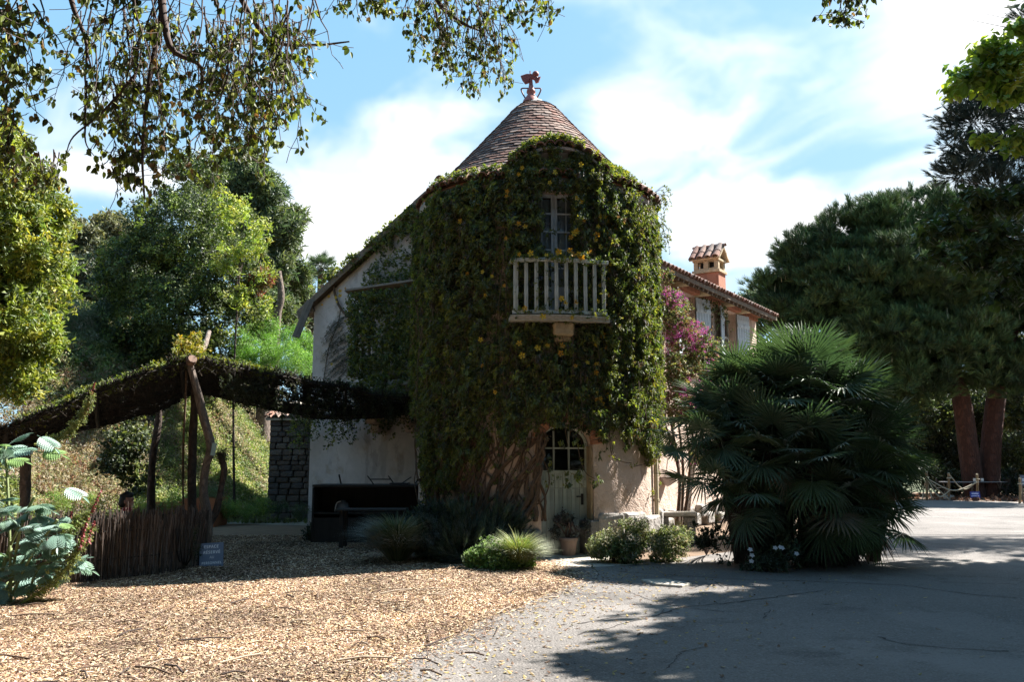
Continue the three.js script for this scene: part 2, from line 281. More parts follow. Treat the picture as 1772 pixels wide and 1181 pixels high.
{
  reseed(11);
  const L = [];
  for (let d = -40; d <= 16; d += 0.16) L.push([lerpLine(mulchEdge, Math.max(6, d)) + 0.2 * fbm(d * 0.6, 0.3, 4, 3) + rr(-0.05, 0.05), -d]);
  const rest = [[1.3, -15.25], [2.6, -15.1], [3.9, -16.3], [5.6, -18.5], [7.4, -22], [9.2, -27], [11.3, -33.5], [14, -37.5], [18.5, -38.2], [21, -36.5], [22.3, -33.5], [20.5, -30.5], [20, -27], [26, -20], [60, -12], [60, 40]];
  const road = struct('road', sheet([...L, ...rest], 0.004), std(C(0.20, 0.187, 0.178), { map: tx.asphalt, bumpMap: tx.asphaltB, bumpScale: 0.012, roughness: 0.93 }));
  // cracks: narrow dirt-filled seams
  const cm = std(C(0.035, 0.03, 0.028), { roughness: 1 }), gb = new GB();
  const crack = (pts, w) => {
    const q = [];
    for (let i = 0; i < pts.length - 1; i++) { const a = G(...pts[i]), b = G(...pts[i + 1]), n = Math.max(2, Math.round(a.distanceTo(b) / 0.09)); for (let k = 0; k < n; k++) q.push(a.clone().lerp(b, k / n).add(V(rr(-1, 1) * 0.03, 0, rr(-1, 1) * 0.03))); }
    q.forEach((p) => { p.y = 0.007; });
    for (let i = 0; i < q.length - 1; i++) { const d = q[i + 1].clone().sub(q[i]).normalize(), s = V(-d.z, 0, d.x), w0 = w * (0.35 + Math.abs(fbm(i * 0.37, w, 2, 2)) * 1.9), w1 = w * (0.35 + Math.abs(fbm((i + 1) * 0.37, w, 2, 2)) * 1.9); gb.quad(q[i].clone().addScaledVector(s, -w0), q[i].clone().addScaledVector(s, w0), q[i + 1].clone().addScaledVector(s, w1), q[i + 1].clone().addScaledVector(s, -w1)); }
  };
  [[[1070, 990], [1180, 998], [1300, 1005], [1430, 1008], [1560, 1014], [1660, 1028], [1772, 1038]], [[1620, 1008], [1772, 1013]], [[1003, 1082], [1060, 1070], [1130, 1068], [1180, 1052], [1260, 1045], [1340, 1035], [1430, 1022]], [[1085, 1025], [1140, 1045], [1180, 1052], [1250, 1060], [1300, 1062]], [[1240, 1008], [1262, 1018], [1248, 1026]], [[1320, 1072], [1335, 1055]], [[1420, 1046], [1455, 1050]], [[1515, 1103], [1560, 1116], [1650, 1125], [1772, 1130]], [[1020, 1010], [1100, 1012], [1190, 1020]], [[1000, 1100], [1050, 1088], [1128, 1069]], [[1150, 1160], [1180, 1130], [1230, 1118]], [[960, 1020], [1010, 1030], [1085, 1025]]].forEach((p, i) => crack(p, [0.02, 0.016, 0.02, 0.013, 0.02, 0.013, 0.014, 0.016, 0.012, 0.014, 0.008, 0.012][i]));
  const c = part(road, 'crack', gb, cm); c.userData.kind = 'stuff';
  const slab = thing('stone_slab', 'flat pale stone slab set in the cracked asphalt before the door', 'stone slab', G(1145, 1011));
  const sp = [[1110, 1007], [1150, 1006], [1196, 1014], [1180, 1018], [1135, 1015]].map((q) => G(...q)), gs = new THREE.ExtrudeGeometry(new THREE.Shape(sp.map((p) => new THREE.Vector2(p.x, -p.z))), { depth: 0.025, bevelEnabled: true, bevelSize: 0.008, bevelThickness: 0.008, bevelSegments: 1 }).rotateX(-Math.PI / 2);
  part(slab, 'slab', boxUV(gs), M.concrete);
  struct('door_path', sheet([[0.5, -14.4], [1.2, -14.0], [2.1, -14.35], [1.75, -15.9], [0.35, -15.9]], 0.0085), M.concrete);
  struct('garden_path', sheet([[-9.5, -24.2], [-6, -23.4], [-4.3, -22.6], [-3.9, -24], [-6, -25.4], [-9.8, -25.8]], 0.003), std(C(0.42, 0.37, 0.30), { map: tx.asphalt, roughness: 1 }));
}

// ---------------------------------------------------------------- the house with its round tower
const HA = V(0.553, 0, -0.833), HG = V(-0.833, 0, -0.553), HO = V(1.94, 0, -18.75), HW = 8.9, HL = 10.75, YE = 6.56, YR = 8.66, OVH = 0.6;
const hp = (u, v, y) => V(HO.x + HA.x * u + HG.x * v, y, HO.z + HA.z * u + HG.z * v);
const HM = new THREE.Matrix4().makeBasis(HA, V(0, 1, 0), HG.clone().negate()).setPosition(HO);   // local (u, y, -v)
const TC = V(0.513, 0, -17.9), TR = 2.4, EY = 6.98, ER = 2.5;
const tp = (phi, r, y) => V(TC.x + r * Math.sin(phi), y, TC.z + r * Math.cos(phi));
const house = thing('farmhouse', 'pink plastered house with a round ivy-clad tower under a conical tiled roof', 'house', V(TC.x, 0, TC.z));
const hBox = (gb, u0, u1, v0, v1, y0, y1, bev = 0) => gb.box((u0 + u1) / 2, (y0 + y1) / 2, -(v0 + v1) / 2, u1 - u0, y1 - y0, v1 - v0, bev, HM);
const DOOR = 11.6 * D2R, WIN = 7 * D2R, BAL = 7.6 * D2R;
{
  const ev = new Evaluator(); ev.useGroups = false; ev.attributes = ['position', 'normal', 'uv'];
  // tower wall
  const Ri = TR - 0.45, ring = (y0, y1, a0 = 0, a1 = 2 * Math.PI, N = 120) => {
    const g = new THREE.LatheGeometry([[Ri, y0], [TR + (y0 < 1 ? 0.01 : 0), y0], [TR, y1], [Ri, y1], [Ri, y0]].map(([x, y]) => new THREE.Vector2(x, y)), N, a0, a1 - a0).toNonIndexed();
    for (let i = 0, p = g.attributes.position, u = g.attributes.uv; i < p.count; i += 3) { const b = Math.atan2(p.getX(i), p.getZ(i)); for (let k = 0; k < 3; k++) { let a = Math.atan2(p.getX(i + k), p.getZ(i + k)); if (a - b > 3) a -= 6.2832; if (a - b < -3) a += 6.2832; u.setXY(i + k, a * TR, p.getY(i + k)); } }
    return g;
  };
  const prism = (phi, w, y0, y1, arch) => {
    const s = new THREE.Shape(); s.moveTo(-w / 2, y0); s.lineTo(w / 2, y0); s.lineTo(w / 2, y1 - arch); s.absellipse(0, y1 - arch, w / 2, arch, 0, Math.PI, false); s.lineTo(-w / 2, y0);
    const g = boxUV(new THREE.ExtrudeGeometry(s, { depth: 1.4, bevelEnabled: false, curveSegments: 16 })); g.translate(0, 0, TR - 0.9); g.rotateY(phi); return g;
  };
  const wall = new Brush(ring(0, 3.0), M.plaster), hole = new Brush(prism(DOOR, 0.96, -0.1, 2.34, 0.4), M.plaster); wall.updateMatrixWorld(true); hole.updateMatrixWorld(true);
  const lower = ev.evaluate(wall, hole, SUBTRACTION).geometry, gw = new GB(), T0 = new THREE.Matrix4().setPosition(TC), hw = 0.46 / TR;
  gw.add(lower, T0); gw.add(ring(3.0, 4.26), T0); gw.add(ring(4.26, 6.62, WIN + hw, WIN - hw + 2 * Math.PI), T0); gw.add(ring(6.62, EY), T0);
  part(house, 'tower_wall', gw, M.plaster);
  part(house, 'window_jamb', (() => { const g = new GB(), m = new THREE.Matrix4().makeRotationY(WIN).setPosition(TC.x, 0, TC.z); for (const s of [-1, 1]) g.box(s * 0.475, 5.44, TR - 0.24, 0.04, 2.36, 0.44, 0.004, m); return g; })(), M.paleplaster);
  // stone base, one rough stone after another
  reseed(21);
  for (let a = -105; a < 100;) {
    const w = rr(11, 19), m = a + w / 2; if (m > -1.5 && m < 25) { a = 25.2; continue; }
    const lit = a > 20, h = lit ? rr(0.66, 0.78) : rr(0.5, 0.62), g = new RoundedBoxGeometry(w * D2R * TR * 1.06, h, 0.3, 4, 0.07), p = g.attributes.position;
    for (let i = 0; i < p.count; i++) { const x = p.getX(i), y = p.getY(i), z = p.getZ(i), k = 0.07 * fbm(x * 3 + a, y * 4, z * 4, 4); p.setXYZ(i, x + k * 0.5, y + k, z + k * 1.4); }
    g.computeVertexNormals(); const c = tp(m * D2R, TR - 0.04, h / 2 - 0.03), mm = new THREE.Matrix4().makeRotationY(m * D2R).setPosition(c);
    part(house, 'stone', new GB().add(boxUV(g), mm), lit ? M.greystone : M.darkstone); a += w;  // stones painted paler on the sunlit side, darker on the shaded side
  }
  { const gb = new GB(); gb.box(0, 0.3, 0, 0.3, 0.62, 0.42, 0.02, new THREE.Matrix4().makeRotationY(24.2 * D2R).setPosition(tp(24.2 * D2R, TR - 0.16, 0.01))); part(house, 'door_pier_base', gb, M.darkstone); }
  // brick arch over the door
  for (let i = 0; i < 15; i++) {
    const t = Math.PI * (i + 0.5) / 15, x = Math.cos(t) * 0.56, y = 1.96 + Math.sin(t) * 0.5, gb = new GB();
    gb.box(0, 0, 0, 0.19, 0.085, 0.16, 0.012, new THREE.Matrix4().makeRotationZ(Math.atan2(Math.sin(t) * 0.56, Math.cos(t) * 0.5)).setPosition(x, y, TR - 0.035 - x * x * 0.24).premultiply(new THREE.Matrix4().makeRotationY(DOOR).setPosition(TC)));
    part(house, 'brick', gb, M.terracotta2);
  }
  // door: lower leaf and upper leaf of boards under an arched light
  const DM = new THREE.Matrix4().makeRotationY(DOOR).setPosition(TC.x, 0, TC.z), dz = TR - 0.4, D = (f) => { const gb = new GB(); f(gb); return gb; };
  const door = part(house, 'door', D((gb) => {
    for (let i = 0; i < 6; i++) { const x = -0.39 + 0.156 * i; gb.box(x + (i ? 0 : 0), 0.62, dz, 0.15, 1.1, 0.04, 0.004, DM); gb.box(x, 1.32, dz, 0.15, 0.27, 0.04, 0.004, DM); }
    gb.box(0, 0.05, dz - 0.005, 0.93, 0.08, 0.07, 0.004, DM); gb.box(0, 1.175, dz + 0.002, 0.93, 0.016, 0.02, 0, DM); gb.box(0, 1.475, dz + 0.008, 0.93, 0.05, 0.06, 0.005, DM);
  }), M.door);
  part(door, 'door_handle', D((gb) => { gb.box(0.36, 0.98, dz + 0.028, 0.05, 0.2, 0.012, 0.003, DM); gb.box(0.31, 1.03, dz + 0.055, 0.13, 0.024, 0.02, 0.006, DM); gb.box(0.36, 1.03, dz + 0.043, 0.02, 0.02, 0.03, 0, DM); }), M.iron);
  part(door, 'glazing_frame', D((gb) => {
    gb.box(-0.165, 1.85, dz + 0.006, 0.028, 0.72, 0.045, 0.004, DM); gb.box(0.12, 1.85, dz + 0.006, 0.028, 0.72, 0.045, 0.004, DM); gb.box(0, 1.9, dz + 0.008, 0.93, 0.028, 0.045, 0.004, DM);
    const path = []; for (let i = 0; i <= 20; i++) { const t = Math.PI * i / 20; path.push(V(Math.cos(t) * 0.45, 1.94 + Math.sin(t) * 0.37, dz + 0.005).applyMatrix4(DM)); } gb.tube(path, 0.032, 6);
    for (const s of [-1, 1]) gb.box(s * 0.45, 1.72, dz + 0.004, 0.06, 0.48, 0.06, 0.006, DM);
  }), M.door);
  for (const [x, w] of [[-0.31, 0.27], [-0.022, 0.26], [0.29, 0.31]]) for (const [y, h] of [[1.69, 0.38], [2.1, 0.38]]) part(door, 'pane', D((gb) => gb.box(x, y, dz - 0.006, w, h, 0.004, 0, DM)), M.glass);
  part(house, 'door_jamb', D((gb) => gb.box(0.462, 1.0, dz + 0.16, 0.03, 1.86, 0.3, 0.005, DM)), M.cream);
  part(house, 'door_step', D((gb) => gb.box(0, 0.0, dz + 0.22, 0.95, 0.05, 0.5, 0.01, DM)), M.concrete);
  part(house, 'inner_wall', D((gb) => { gb.box(0, 1.2, dz - 0.9, 1.6, 2.4, 0.05, 0, DM); gb.box(0, 5.4, dz - 0.9, 1.6, 2.8, 0.05, 0, DM); gb.box(0, 3.2, dz - 0.75, 2.2, 0.1, 1.5, 0, DM); }), M.darkroom);
  // upper window: a glazed door opening on the balcony
  const WM = new THREE.Matrix4().makeRotationY(WIN).setPosition(TC.x, 0, TC.z), wz = TR - 0.2;
  const win = part(house, 'balcony_window', D((gb) => {
    for (const x of [-0.43, -0.03, 0.03, 0.43]) gb.box(x, 5.43, wz, 0.055, 2.36, 0.06, 0.006, WM);
    for (const y of [4.29, 6.58]) gb.box(0, y, wz + 0.003, 0.92, 0.06, 0.05, 0.006, WM); gb.box(0, 4.6, wz + 0.002, 0.9, 0.5, 0.035, 0.004, WM);
    for (let i = 1; i < 5; i++) gb.box(0, 4.86 + i * 0.345, wz + 0.004, 0.9, 0.024, 0.04, 0.003, WM); for (const s of [-1, 1]) gb.box(s * 0.23, 5.7, wz + 0.001, 0.02, 1.75, 0.035, 0.003, WM);
  }), M.shutter);
  for (const x of [-0.335, -0.13, 0.13, 0.335]) for (let i = 0; i < 5; i++) part(win, 'pane', D((gb) => gb.box(x, 5.03 + i * 0.345, wz - 0.004, 0.19, 0.32, 0.004, 0, WM)), M.glass);
  part(house, 'curtain', D((gb) => { for (let i = 0; i < 14; i++) gb.box(-0.42 + i * 0.063, 5.45, wz - 0.12 + (i % 2) * 0.025, 0.07, 2.2, 0.01, 0, WM); }), std(C(0.24, 0.25, 0.28), { roughness: 0.9 }));
  part(house, 'lintel', D((gb) => gb.box(0, 6.7, TR - 0.08, 1.1, 0.14, 0.2, 0.01, WM)), M.paleplaster);
  // balcony
  const BM = new THREE.Matrix4().makeRotationY(BAL).setPosition(TC.x, 0, TC.z), arc = (x) => 2.82 - 0.2 * x * x;
  const bal = part(house, 'balcony', (() => {
    const gb = new GB(), N = 14, W = 0.9, top = [], bot = [];
    const q = (x, y, z) => V(x, y, z).applyMatrix4(BM);
    for (let i = 0; i < N; i++) { const x0 = -W + 2 * W * i / N, x1 = -W + 2 * W * (i + 1) / N, z0 = arc(x0), z1 = arc(x1), y0 = 4.13, y1 = 4.2, zi = 2.0; gb.quad(q(x0, y0, z0), q(x1, y0, z1), q(x1, y1, z1), q(x0, y1, z0)); gb.quad(q(x0, y1, z0), q(x1, y1, z1), q(x1, y1, zi), q(x0, y1, zi)); gb.quad(q(x0, y0, zi), q(x1, y0, zi), q(x1, y0, z1), q(x0, y0, z0)); gb.quad(q(x0, y1 + 0.03, z0 + 0.02), q(x1, y1 + 0.03, z1 + 0.02), q(x1, y1 + 0.03, z1 - 0.25), q(x0, y1 + 0.03, z0 - 0.25)); gb.quad(q(x0, y1 - 0.01, z0 + 0.02), q(x1, y1 - 0.01, z1 + 0.02), q(x1, y1 + 0.03, z1 + 0.02), q(x0, y1 + 0.03, z0 + 0.02)); }
    for (const s of [-1, 1]) gb.box(s * W, 4.165, 2.31, 0.02, 0.07, 0.69, 0, BM); return gb;
  })(), M.concrete);
  for (let i = 0; i < 10; i++) { const x = -0.8 + i * 1.6 / 9; part(bal, 'baluster', D((gb) => gb.box(x, 4.76, arc(x) - 0.06, i ? 0.068 : 0.085, 0.88, 0.05, 0.008, BM)), M.whitewood); }
  part(bal, 'bottom_rail', D((gb) => { for (let i = 0; i < 8; i++) { const a = -0.86 + i * 0.215, b = a + 0.215; gb.bar(V(a, 4.29, arc(a) - 0.06).applyMatrix4(BM), V(b, 4.29, arc(b) - 0.06).applyMatrix4(BM), 0.04, 0.06); } }), M.whitewood);
  part(bal, 'handrail', D((gb) => { for (let i = 0; i < 8; i++) { const a = -0.86 + i * 0.215, b = a + 0.215; gb.bar(V(a, 5.23, arc(a) - 0.06).applyMatrix4(BM), V(b, 5.23, arc(b) - 0.06).applyMatrix4(BM), 0.09, 0.07, V(0, 1, 0), 0.01); } for (const s of [-1, 1]) gb.box(s * 0.86, 5.23, 2.44, 0.06, 0.07, 0.45, 0.01, BM); }), M.whitewood);
  part(bal, 'corbel', D((gb) => { gb.box(0.06, 4.0, 2.5, 0.38, 0.24, 0.4, 0.05, BM); gb.box(0.06, 3.84, 2.45, 0.32, 0.12, 0.24, 0.05, BM); }), M.cream);
  // conical roof in rows of flat tiles
  const CP = [[9.34, 0.16], [9.17, 0.42], [8.86, 0.68], [8.57, 0.93], [8.19, 1.26], [7.6, 1.78], [7.2, 2.18], [6.92, ER]].map(([y, r]) => V(r, y, 0)), line = curve(CP, 60), prof2 = [];
  part(house, 'tower_roof', new GB().add(new THREE.LatheGeometry([[0.001, 9.34], ...line.map((p) => [p.x - 0.03, p.y - 0.02]), [ER - 0.05, 6.86], [TR - 0.1, 6.86]].map(([x, y]) => new THREE.Vector2(x, y)), 64), new THREE.Matrix4().setPosition(TC.x, 0, TC.z)), M.terracotta);
  const ts = new THREE.Shape(); ts.moveTo(-0.5, 1); ts.lineTo(-0.5, 0.12); ts.quadraticCurveTo(-0.46, 0.02, 0, 0); ts.quadraticCurveTo(0.46, 0.02, 0.5, 0.12); ts.lineTo(0.5, 1); ts.lineTo(-0.5, 1);
  const tileGeo = new THREE.ExtrudeGeometry(ts, { depth: 1, bevelEnabled: false, curveSegments: 2 });
  const tileCols = pal([0.12, 0.06, 0.043], [0.16, 0.08, 0.058], [0.20, 0.125, 0.095], [0.095, 0.05, 0.038], [0.23, 0.16, 0.13], [0.14, 0.095, 0.08], [0.18, 0.075, 0.05]);
  const tileMats = tileCols.map((c) => std(c, { map: tx.tile, roughness: 0.88 })), parts = [], restT = [];
  let s = 0; const Ls = [0]; for (let i = 1; i < line.length; i++) { s += line[i].distanceTo(line[i - 1]); Ls.push(s); }
  const at = (d) => { let i = 1; while (i < Ls.length - 1 && Ls[i] < d) i++; const t = (d - Ls[i - 1]) / (Ls[i] - Ls[i - 1]); return line[i - 1].clone().lerp(line[i], t); };
  reseed(31);
  const step = 0.112, rows = Math.floor((s - 0.12) / step);
  for (let r = 0; r < rows; r++) {
    const lo = s - r * step, a = at(lo), b = at(Math.max(0, lo - 0.2)), n = Math.max(7, Math.round(2 * Math.PI * a.x / 0.165)), off = (r % 2) * 0.5 + rr(-0.08, 0.08);
    for (let i = 0; i < n; i++) {
      const ph = ((i + off) / n) * 2 * Math.PI, w = 2 * Math.PI * a.x / n * 0.965, A = tp(ph, a.x + 0.034, a.y + 0.012), B = tp(ph, b.x, b.y), up = B.clone().sub(A), h = up.length(); up.normalize();
      const tx_ = V(Math.cos(ph), 0, -Math.sin(ph)), nz = V().crossVectors(tx_, up).normalize(), tilt = rr(-0.03, 0.03);
      const m = new THREE.Matrix4().makeBasis(tx_.clone().multiplyScalar(w * rr(0.97, 1)).addScaledVector(up, tilt * w), up.clone().multiplyScalar(h), nz.clone().multiplyScalar(0.024)).setPosition(A.addScaledVector(nz, rr(-0.004, 0.006)).addScaledVector(up, rr(-0.01, 0.01)));
      const toCam = camera.position.clone().sub(A), front = nz.dot(toCam) > 0.05, e = { m, c: Math.floor(rnd() * tileCols.length), k: front ? toCam.length() + (a.x > 2.0 && ph > -0.5 ? 50 : 0) : 999 };
      parts.push(e);
    }
  }
  parts.sort((x, y) => x.k - y.k);
  const back = new THREE.Matrix4().makeTranslation(-TC.x, 0, -TC.z), tileU = boxUV(tileGeo);
  parts.forEach((e, i) => { if (i < 290) { const o = new THREE.Mesh(tileU, tileMats[e.c]); o.name = 'roof_tile'; o.castShadow = o.receiveShadow = true; o.matrixAutoUpdate = false; o.matrix.multiplyMatrices(back, e.m); house.add(o); } else restT.push(e); });
  const gr = new GB(); gr.col = C(1, 1, 1); restT.forEach((e) => { gr.col = tileCols[e.c]; gr.add(tileU, e.m); });
  part(house, 'tile_courses', gr, std(C(1, 1, 1), { map: tx.tile, vertexColors: true, roughness: 0.88 })).userData.kind = 'stuff';
  // finial: a lead cap, a turned pink pot with two handles and a weather bird
  const fin = part(house, 'finial', D((gb) => gb.add(new THREE.LatheGeometry([[0.0, 9.78], [0.05, 9.76], [0.055, 9.7], [0.09, 9.66], [0.1, 9.6], [0.07, 9.56], [0.11, 9.5], [0.17, 9.42], [0.19, 9.36]].map((q) => new THREE.Vector2(...q)).reverse(), 16), new THREE.Matrix4().setPosition(TC.x - 0.1, 0, TC.z))), std(C(0.33, 0.10, 0.075), { roughness: 0.6 }));
  fin.position.x += 0.0;
  part(fin, 'cap', D((gb) => gb.add(new THREE.LatheGeometry([[0.44, 9.14], [0.36, 9.23], [0.24, 9.32], [0.15, 9.4], [0.05, 9.44]].map((q) => new THREE.Vector2(...q)), 24), new THREE.Matrix4().setPosition(TC.x, 0, TC.z))), M.lead);
  for (const sg of [-1, 1]) part(fin, 'handle', D((gb) => gb.tube(curve([V(TC.x - 0.1 + sg * 0.13, 9.48, TC.z), V(TC.x - 0.1 + sg * 0.2, 9.62, TC.z), V(TC.x - 0.1 + sg * 0.21, 9.69, TC.z), V(TC.x - 0.1 + sg * 0.05, 9.70, TC.z)], 12), 0.016, 6)), std(C(0.16, 0.05, 0.04), { roughness: 0.6 }));
  part(fin, 'ornament', D((gb) => {
    const X = TC.x - 0.1, Z = TC.z; gb.tube([V(X, 9.74, Z), V(X - 0.01, 10.02, Z)], (t) => 0.045 - 0.012 * t, 8);
    gb.tube([V(X - 0.02, 9.95, Z), V(X - 0.02, 10.1, Z)], 0.012, 5);
    const sp = new THREE.SphereGeometry(0.075, 12, 8); gb.add(sp, new THREE.Matrix4().setPosition(X + 0.1, 10.02, Z));
    const leafy = (pts) => { const shp = new THREE.Shape(pts.map((q) => new THREE.Vector2(...q))), g = boxUV(new THREE.ExtrudeGeometry(shp, { depth: 0.05, bevelEnabled: true, bevelSize: 0.012, bevelThickness: 0.015, bevelSegments: 1 })); gb.add(g, new THREE.Matrix4().setPosition(X, 9.95, Z - 0.025)); };
    leafy([[0, 0.06], [-0.1, 0.06], [-0.21, 0.02], [-0.18, -0.06], [-0.12, -0.14], [-0.06, -0.12], [-0.04, -0.05], [0, -0.03]]); leafy([[0.0, 0.05], [0.1, 0.05], [0.14, -0.02], [0.2, 0.0], [0.16, -0.1], [0.11, -0.12], [0.08, -0.05], [0.02, -0.02]]);
  }), std(C(0.24, 0.06, 0.05), { roughness: 0.6 }));
  fin.children.forEach((o) => { o.position.x += 0; });
  // barrel tiles along the tower eave
  const barrel = (() => { const gb = new GB(), N = 6, r = 0.085, t = 0.016, L = 0.42; for (let i = 0; i < N; i++) { const a = Math.PI * i / N, b = Math.PI * (i + 1) / N, q = (ang, rad, z) => V(Math.cos(ang) * rad, Math.sin(ang) * rad, z), f = 1.16; gb.quad(q(a, r * f, 0), q(b, r * f, 0), q(b, r, L), q(a, r, L)); gb.quad(q(b, r * f - t, 0), q(a, r * f - t, 0), q(a, r - t, L), q(b, r - t, L)); gb.quad(q(b, r * f, 0), q(a, r * f, 0), q(a, r * f - t, 0), q(b, r * f - t, 0)); } return gb.build(); })();   // axis z, open end at z 0 (the lower end)
  house.userData.barrel = barrel;
  const eaveMats = [[0.20, 0.10, 0.075], [0.27, 0.14, 0.10], [0.33, 0.21, 0.16], [0.24, 0.17, 0.14]].map((c) => std(C(...c), { map: tx.tile, roughness: 0.9 }));
  house.userData.eaveMats = eaveMats;
  const put = (name, geo, m, mt, parent = house) => { const o = new THREE.Mesh(geo, mt); o.name = name; o.castShadow = o.receiveShadow = true; o.matrixAutoUpdate = false; o.matrix.multiplyMatrices(back, m); parent.add(o); return o; };
  for (let i = 0; i < 44; i++) { const ph = (-118 + i * 5.2) * D2R; if (ph < -58 * D2R) continue; const lo = tp(ph, ER + 0.08, 6.9 + rr(-0.012, 0.012)), hi = tp(ph, ER - 0.28, 7.17), z = hi.clone().sub(lo).normalize(), x = V(Math.cos(ph), 0, -Math.sin(ph)), y = V().crossVectors(z, x).normalize(); put('eave_tile', barrel, new THREE.Matrix4().makeBasis(x.clone().negate(), V().crossVectors(z, x.clone().negate()).normalize(), z).setPosition(lo), pick(eaveMats)); if (y.y < 0) continue; }
  part(house, 'eave_moulding', new GB().add(new THREE.LatheGeometry([[TR - 0.02, 6.66], [TR + 0.03, 6.69], [TR + 0.04, 6.75], [TR + 0.07, 6.79], [TR + 0.07, 6.86], [TR - 0.1, 6.87]].map((q) => new THREE.Vector2(...q)), 80), new THREE.Matrix4().setPosition(TC.x, 0, TC.z)), M.paleplaster);

  // eyebrow dormer over the balcony window
  const DA = 8 * D2R, DW = 21 * D2R, dh = (k) => 6.9 + 0.52 * Math.pow(Math.max(0, 1 - k * k), 0.62), dormer = part(house, 'dormer', (() => {
    const gb = new GB(), N = 24, q = (k, r, dy) => tp(DA + k * DW, r, dh(k) + dy), f = (k, r, y) => tp(DA + k * DW, r, y);
    for (let i = 0; i < N; i++) { const a = -1 + 2 * i / N, b = -1 + 2 * (i + 1) / N; gb.quad(q(a, ER + 0.1, 0.0), q(b, ER + 0.1, 0.0), q(b, 1.75, 0.12), q(a, 1.75, 0.12)); gb.quad(q(b, ER + 0.1, -0.05), q(a, ER + 0.1, -0.05), q(a, 1.75, 0.07), q(b, 1.75, 0.07)); gb.quad(q(a, ER + 0.1, -0.05), q(b, ER + 0.1, -0.05), q(b, ER + 0.1, 0), q(a, ER + 0.1, 0)); gb.quad(f(a, TR + 0.012, 6.7), f(b, TR + 0.012, 6.7), f(b, TR + 0.012, dh(b) - 0.04), f(a, TR + 0.012, dh(a) - 0.04)); }
    return gb;
  })(), M.paleplaster);
  for (let i = 0; i < 11; i++) for (let k = 0; k < 2; k++) { const u = -0.93 + i * 0.186, ph = DA + u * DW, lo = tp(ph, ER + 0.16 - k * 0.34, dh(u) + 0.005 + k * 0.05), hi = tp(ph, ER - 0.25 - k * 0.34, dh(u) + 0.075 + k * 0.05), z = hi.clone().sub(lo).normalize(), x0 = tp(ph - 0.02, ER, dh(u - 0.06)), x1 = tp(ph + 0.02, ER, dh(u + 0.06)), x = x0.sub(x1).normalize(); x.addScaledVector(z, -x.dot(z)).normalize(); const y = V().crossVectors(z, x); put('dormer_tile', barrel, new THREE.Matrix4().makeBasis(x, y, z).setPosition(lo), pick(eaveMats), dormer); }

  // ---- the long body: walls
  const sh = new THREE.Shape(); sh.moveTo(0, 0); sh.lineTo(HW, 0); sh.lineTo(HW, 5.9); sh.lineTo(HW / 2, YR - 0.2); sh.lineTo(0, YE - 0.1); sh.lineTo(0, 0);
  const gable = boxUV(new THREE.ExtrudeGeometry(sh, { depth: 0.4, bevelEnabled: false })), GMx = new THREE.Matrix4().makeBasis(HG, V(0, 1, 0), HA).setPosition(HO);
  part(house, 'gable_wall', new GB().add(gable, GMx), M.paleplaster);
  const WINS = [[4.6, 5.5, 4.0, 6.12], [7.7, 8.8, 4.0, 6.12]];
  const sw = new THREE.Shape(); sw.moveTo(0.4, 0); sw.lineTo(HL, 0); sw.lineTo(HL, YE - 0.1); sw.lineTo(0.4, YE - 0.1); sw.lineTo(0.4, 0);
  for (const [a, b, c, d] of WINS) { const h = new THREE.Path(); h.moveTo(a, c); h.lineTo(a, d); h.lineTo(b, d); h.lineTo(b, c); h.lineTo(a, c); sw.holes.push(h); }
  const side = boxUV(new THREE.ExtrudeGeometry(sw, { depth: 0.38, bevelEnabled: false })), SM = new THREE.Matrix4().makeBasis(HA, V(0, 1, 0), HG.clone().negate()).setPosition(HO.clone().addScaledVector(HG, 0.38));
  part(house, 'side_wall', new GB().add(side, SM), M.plaster);
  part(house, 'rear_wall', D((gb) => { hBox(gb, HL - 0.4, HL - 0.003, 0.4, HW - 0.4, 0, 5.85); hBox(gb, 0.4, HL, HW - 0.4, HW - 0.003, 0, 5.85); }), M.plaster);
  part(house, 'floor', D((gb) => { hBox(gb, 0.4, HL - 0.4, 0.4, HW - 0.4, 2.7, 2.8); hBox(gb, 0.4, HL - 0.4, 2.5, 2.6, 2.81, 6.4); }), M.darkroom);
  for (const [a, b, c, d] of WINS) {
    const w = part(house, 'window', D((gb) => { for (const u of [a + 0.04, (a + b) / 2, b - 0.04]) hBox(gb, u - 0.03, u + 0.03, 0.22, 0.27, c, d); for (const y of [c + 0.04, c + 0.7, c + 1.38, d - 0.04]) hBox(gb, a + 0.005, b - 0.005, 0.222, 0.268, y - 0.025, y + 0.025); }), M.whitewood);
    for (const k of [0, 1]) for (let j = 0; j < 3; j++) part(w, 'pane', D((gb) => hBox(gb, k ? (a + b) / 2 + 0.03 : a + 0.07, k ? b - 0.07 : (a + b) / 2 - 0.03, 0.243, 0.247, c + 0.07 + j * 0.67, c + 0.68 + j * 0.67)), M.glass);
    part(w, 'sill', D((gb) => hBox(gb, a - 0.1, b + 0.1, -0.09, 0.13, c - 0.08, c - 0.003, 0.01)), M.cream);
    for (const sg of [-1, 1]) {                                         // shutters folded back, a little ajar
      const d3 = HA.clone().multiplyScalar(sg * 0.975).addScaledVector(HG, -0.22).normalize(), base = hp(sg < 0 ? a : b, -0.03, 0), n = d3.clone().cross(V(0, 1, 0)), mm = new THREE.Matrix4().makeBasis(d3, V(0, 1, 0), n).setPosition(base), o = sg < 0 ? 1 : -1;
      const sh2 = part(house, 'shutter', D((gb) => { for (let i = 0; i < 5; i++) gb.box(0.09 + i * 0.137, (c + d) / 2, 0, 0.132, d - c - 0.02, 0.03, 0.004, mm); }), M.shutter);
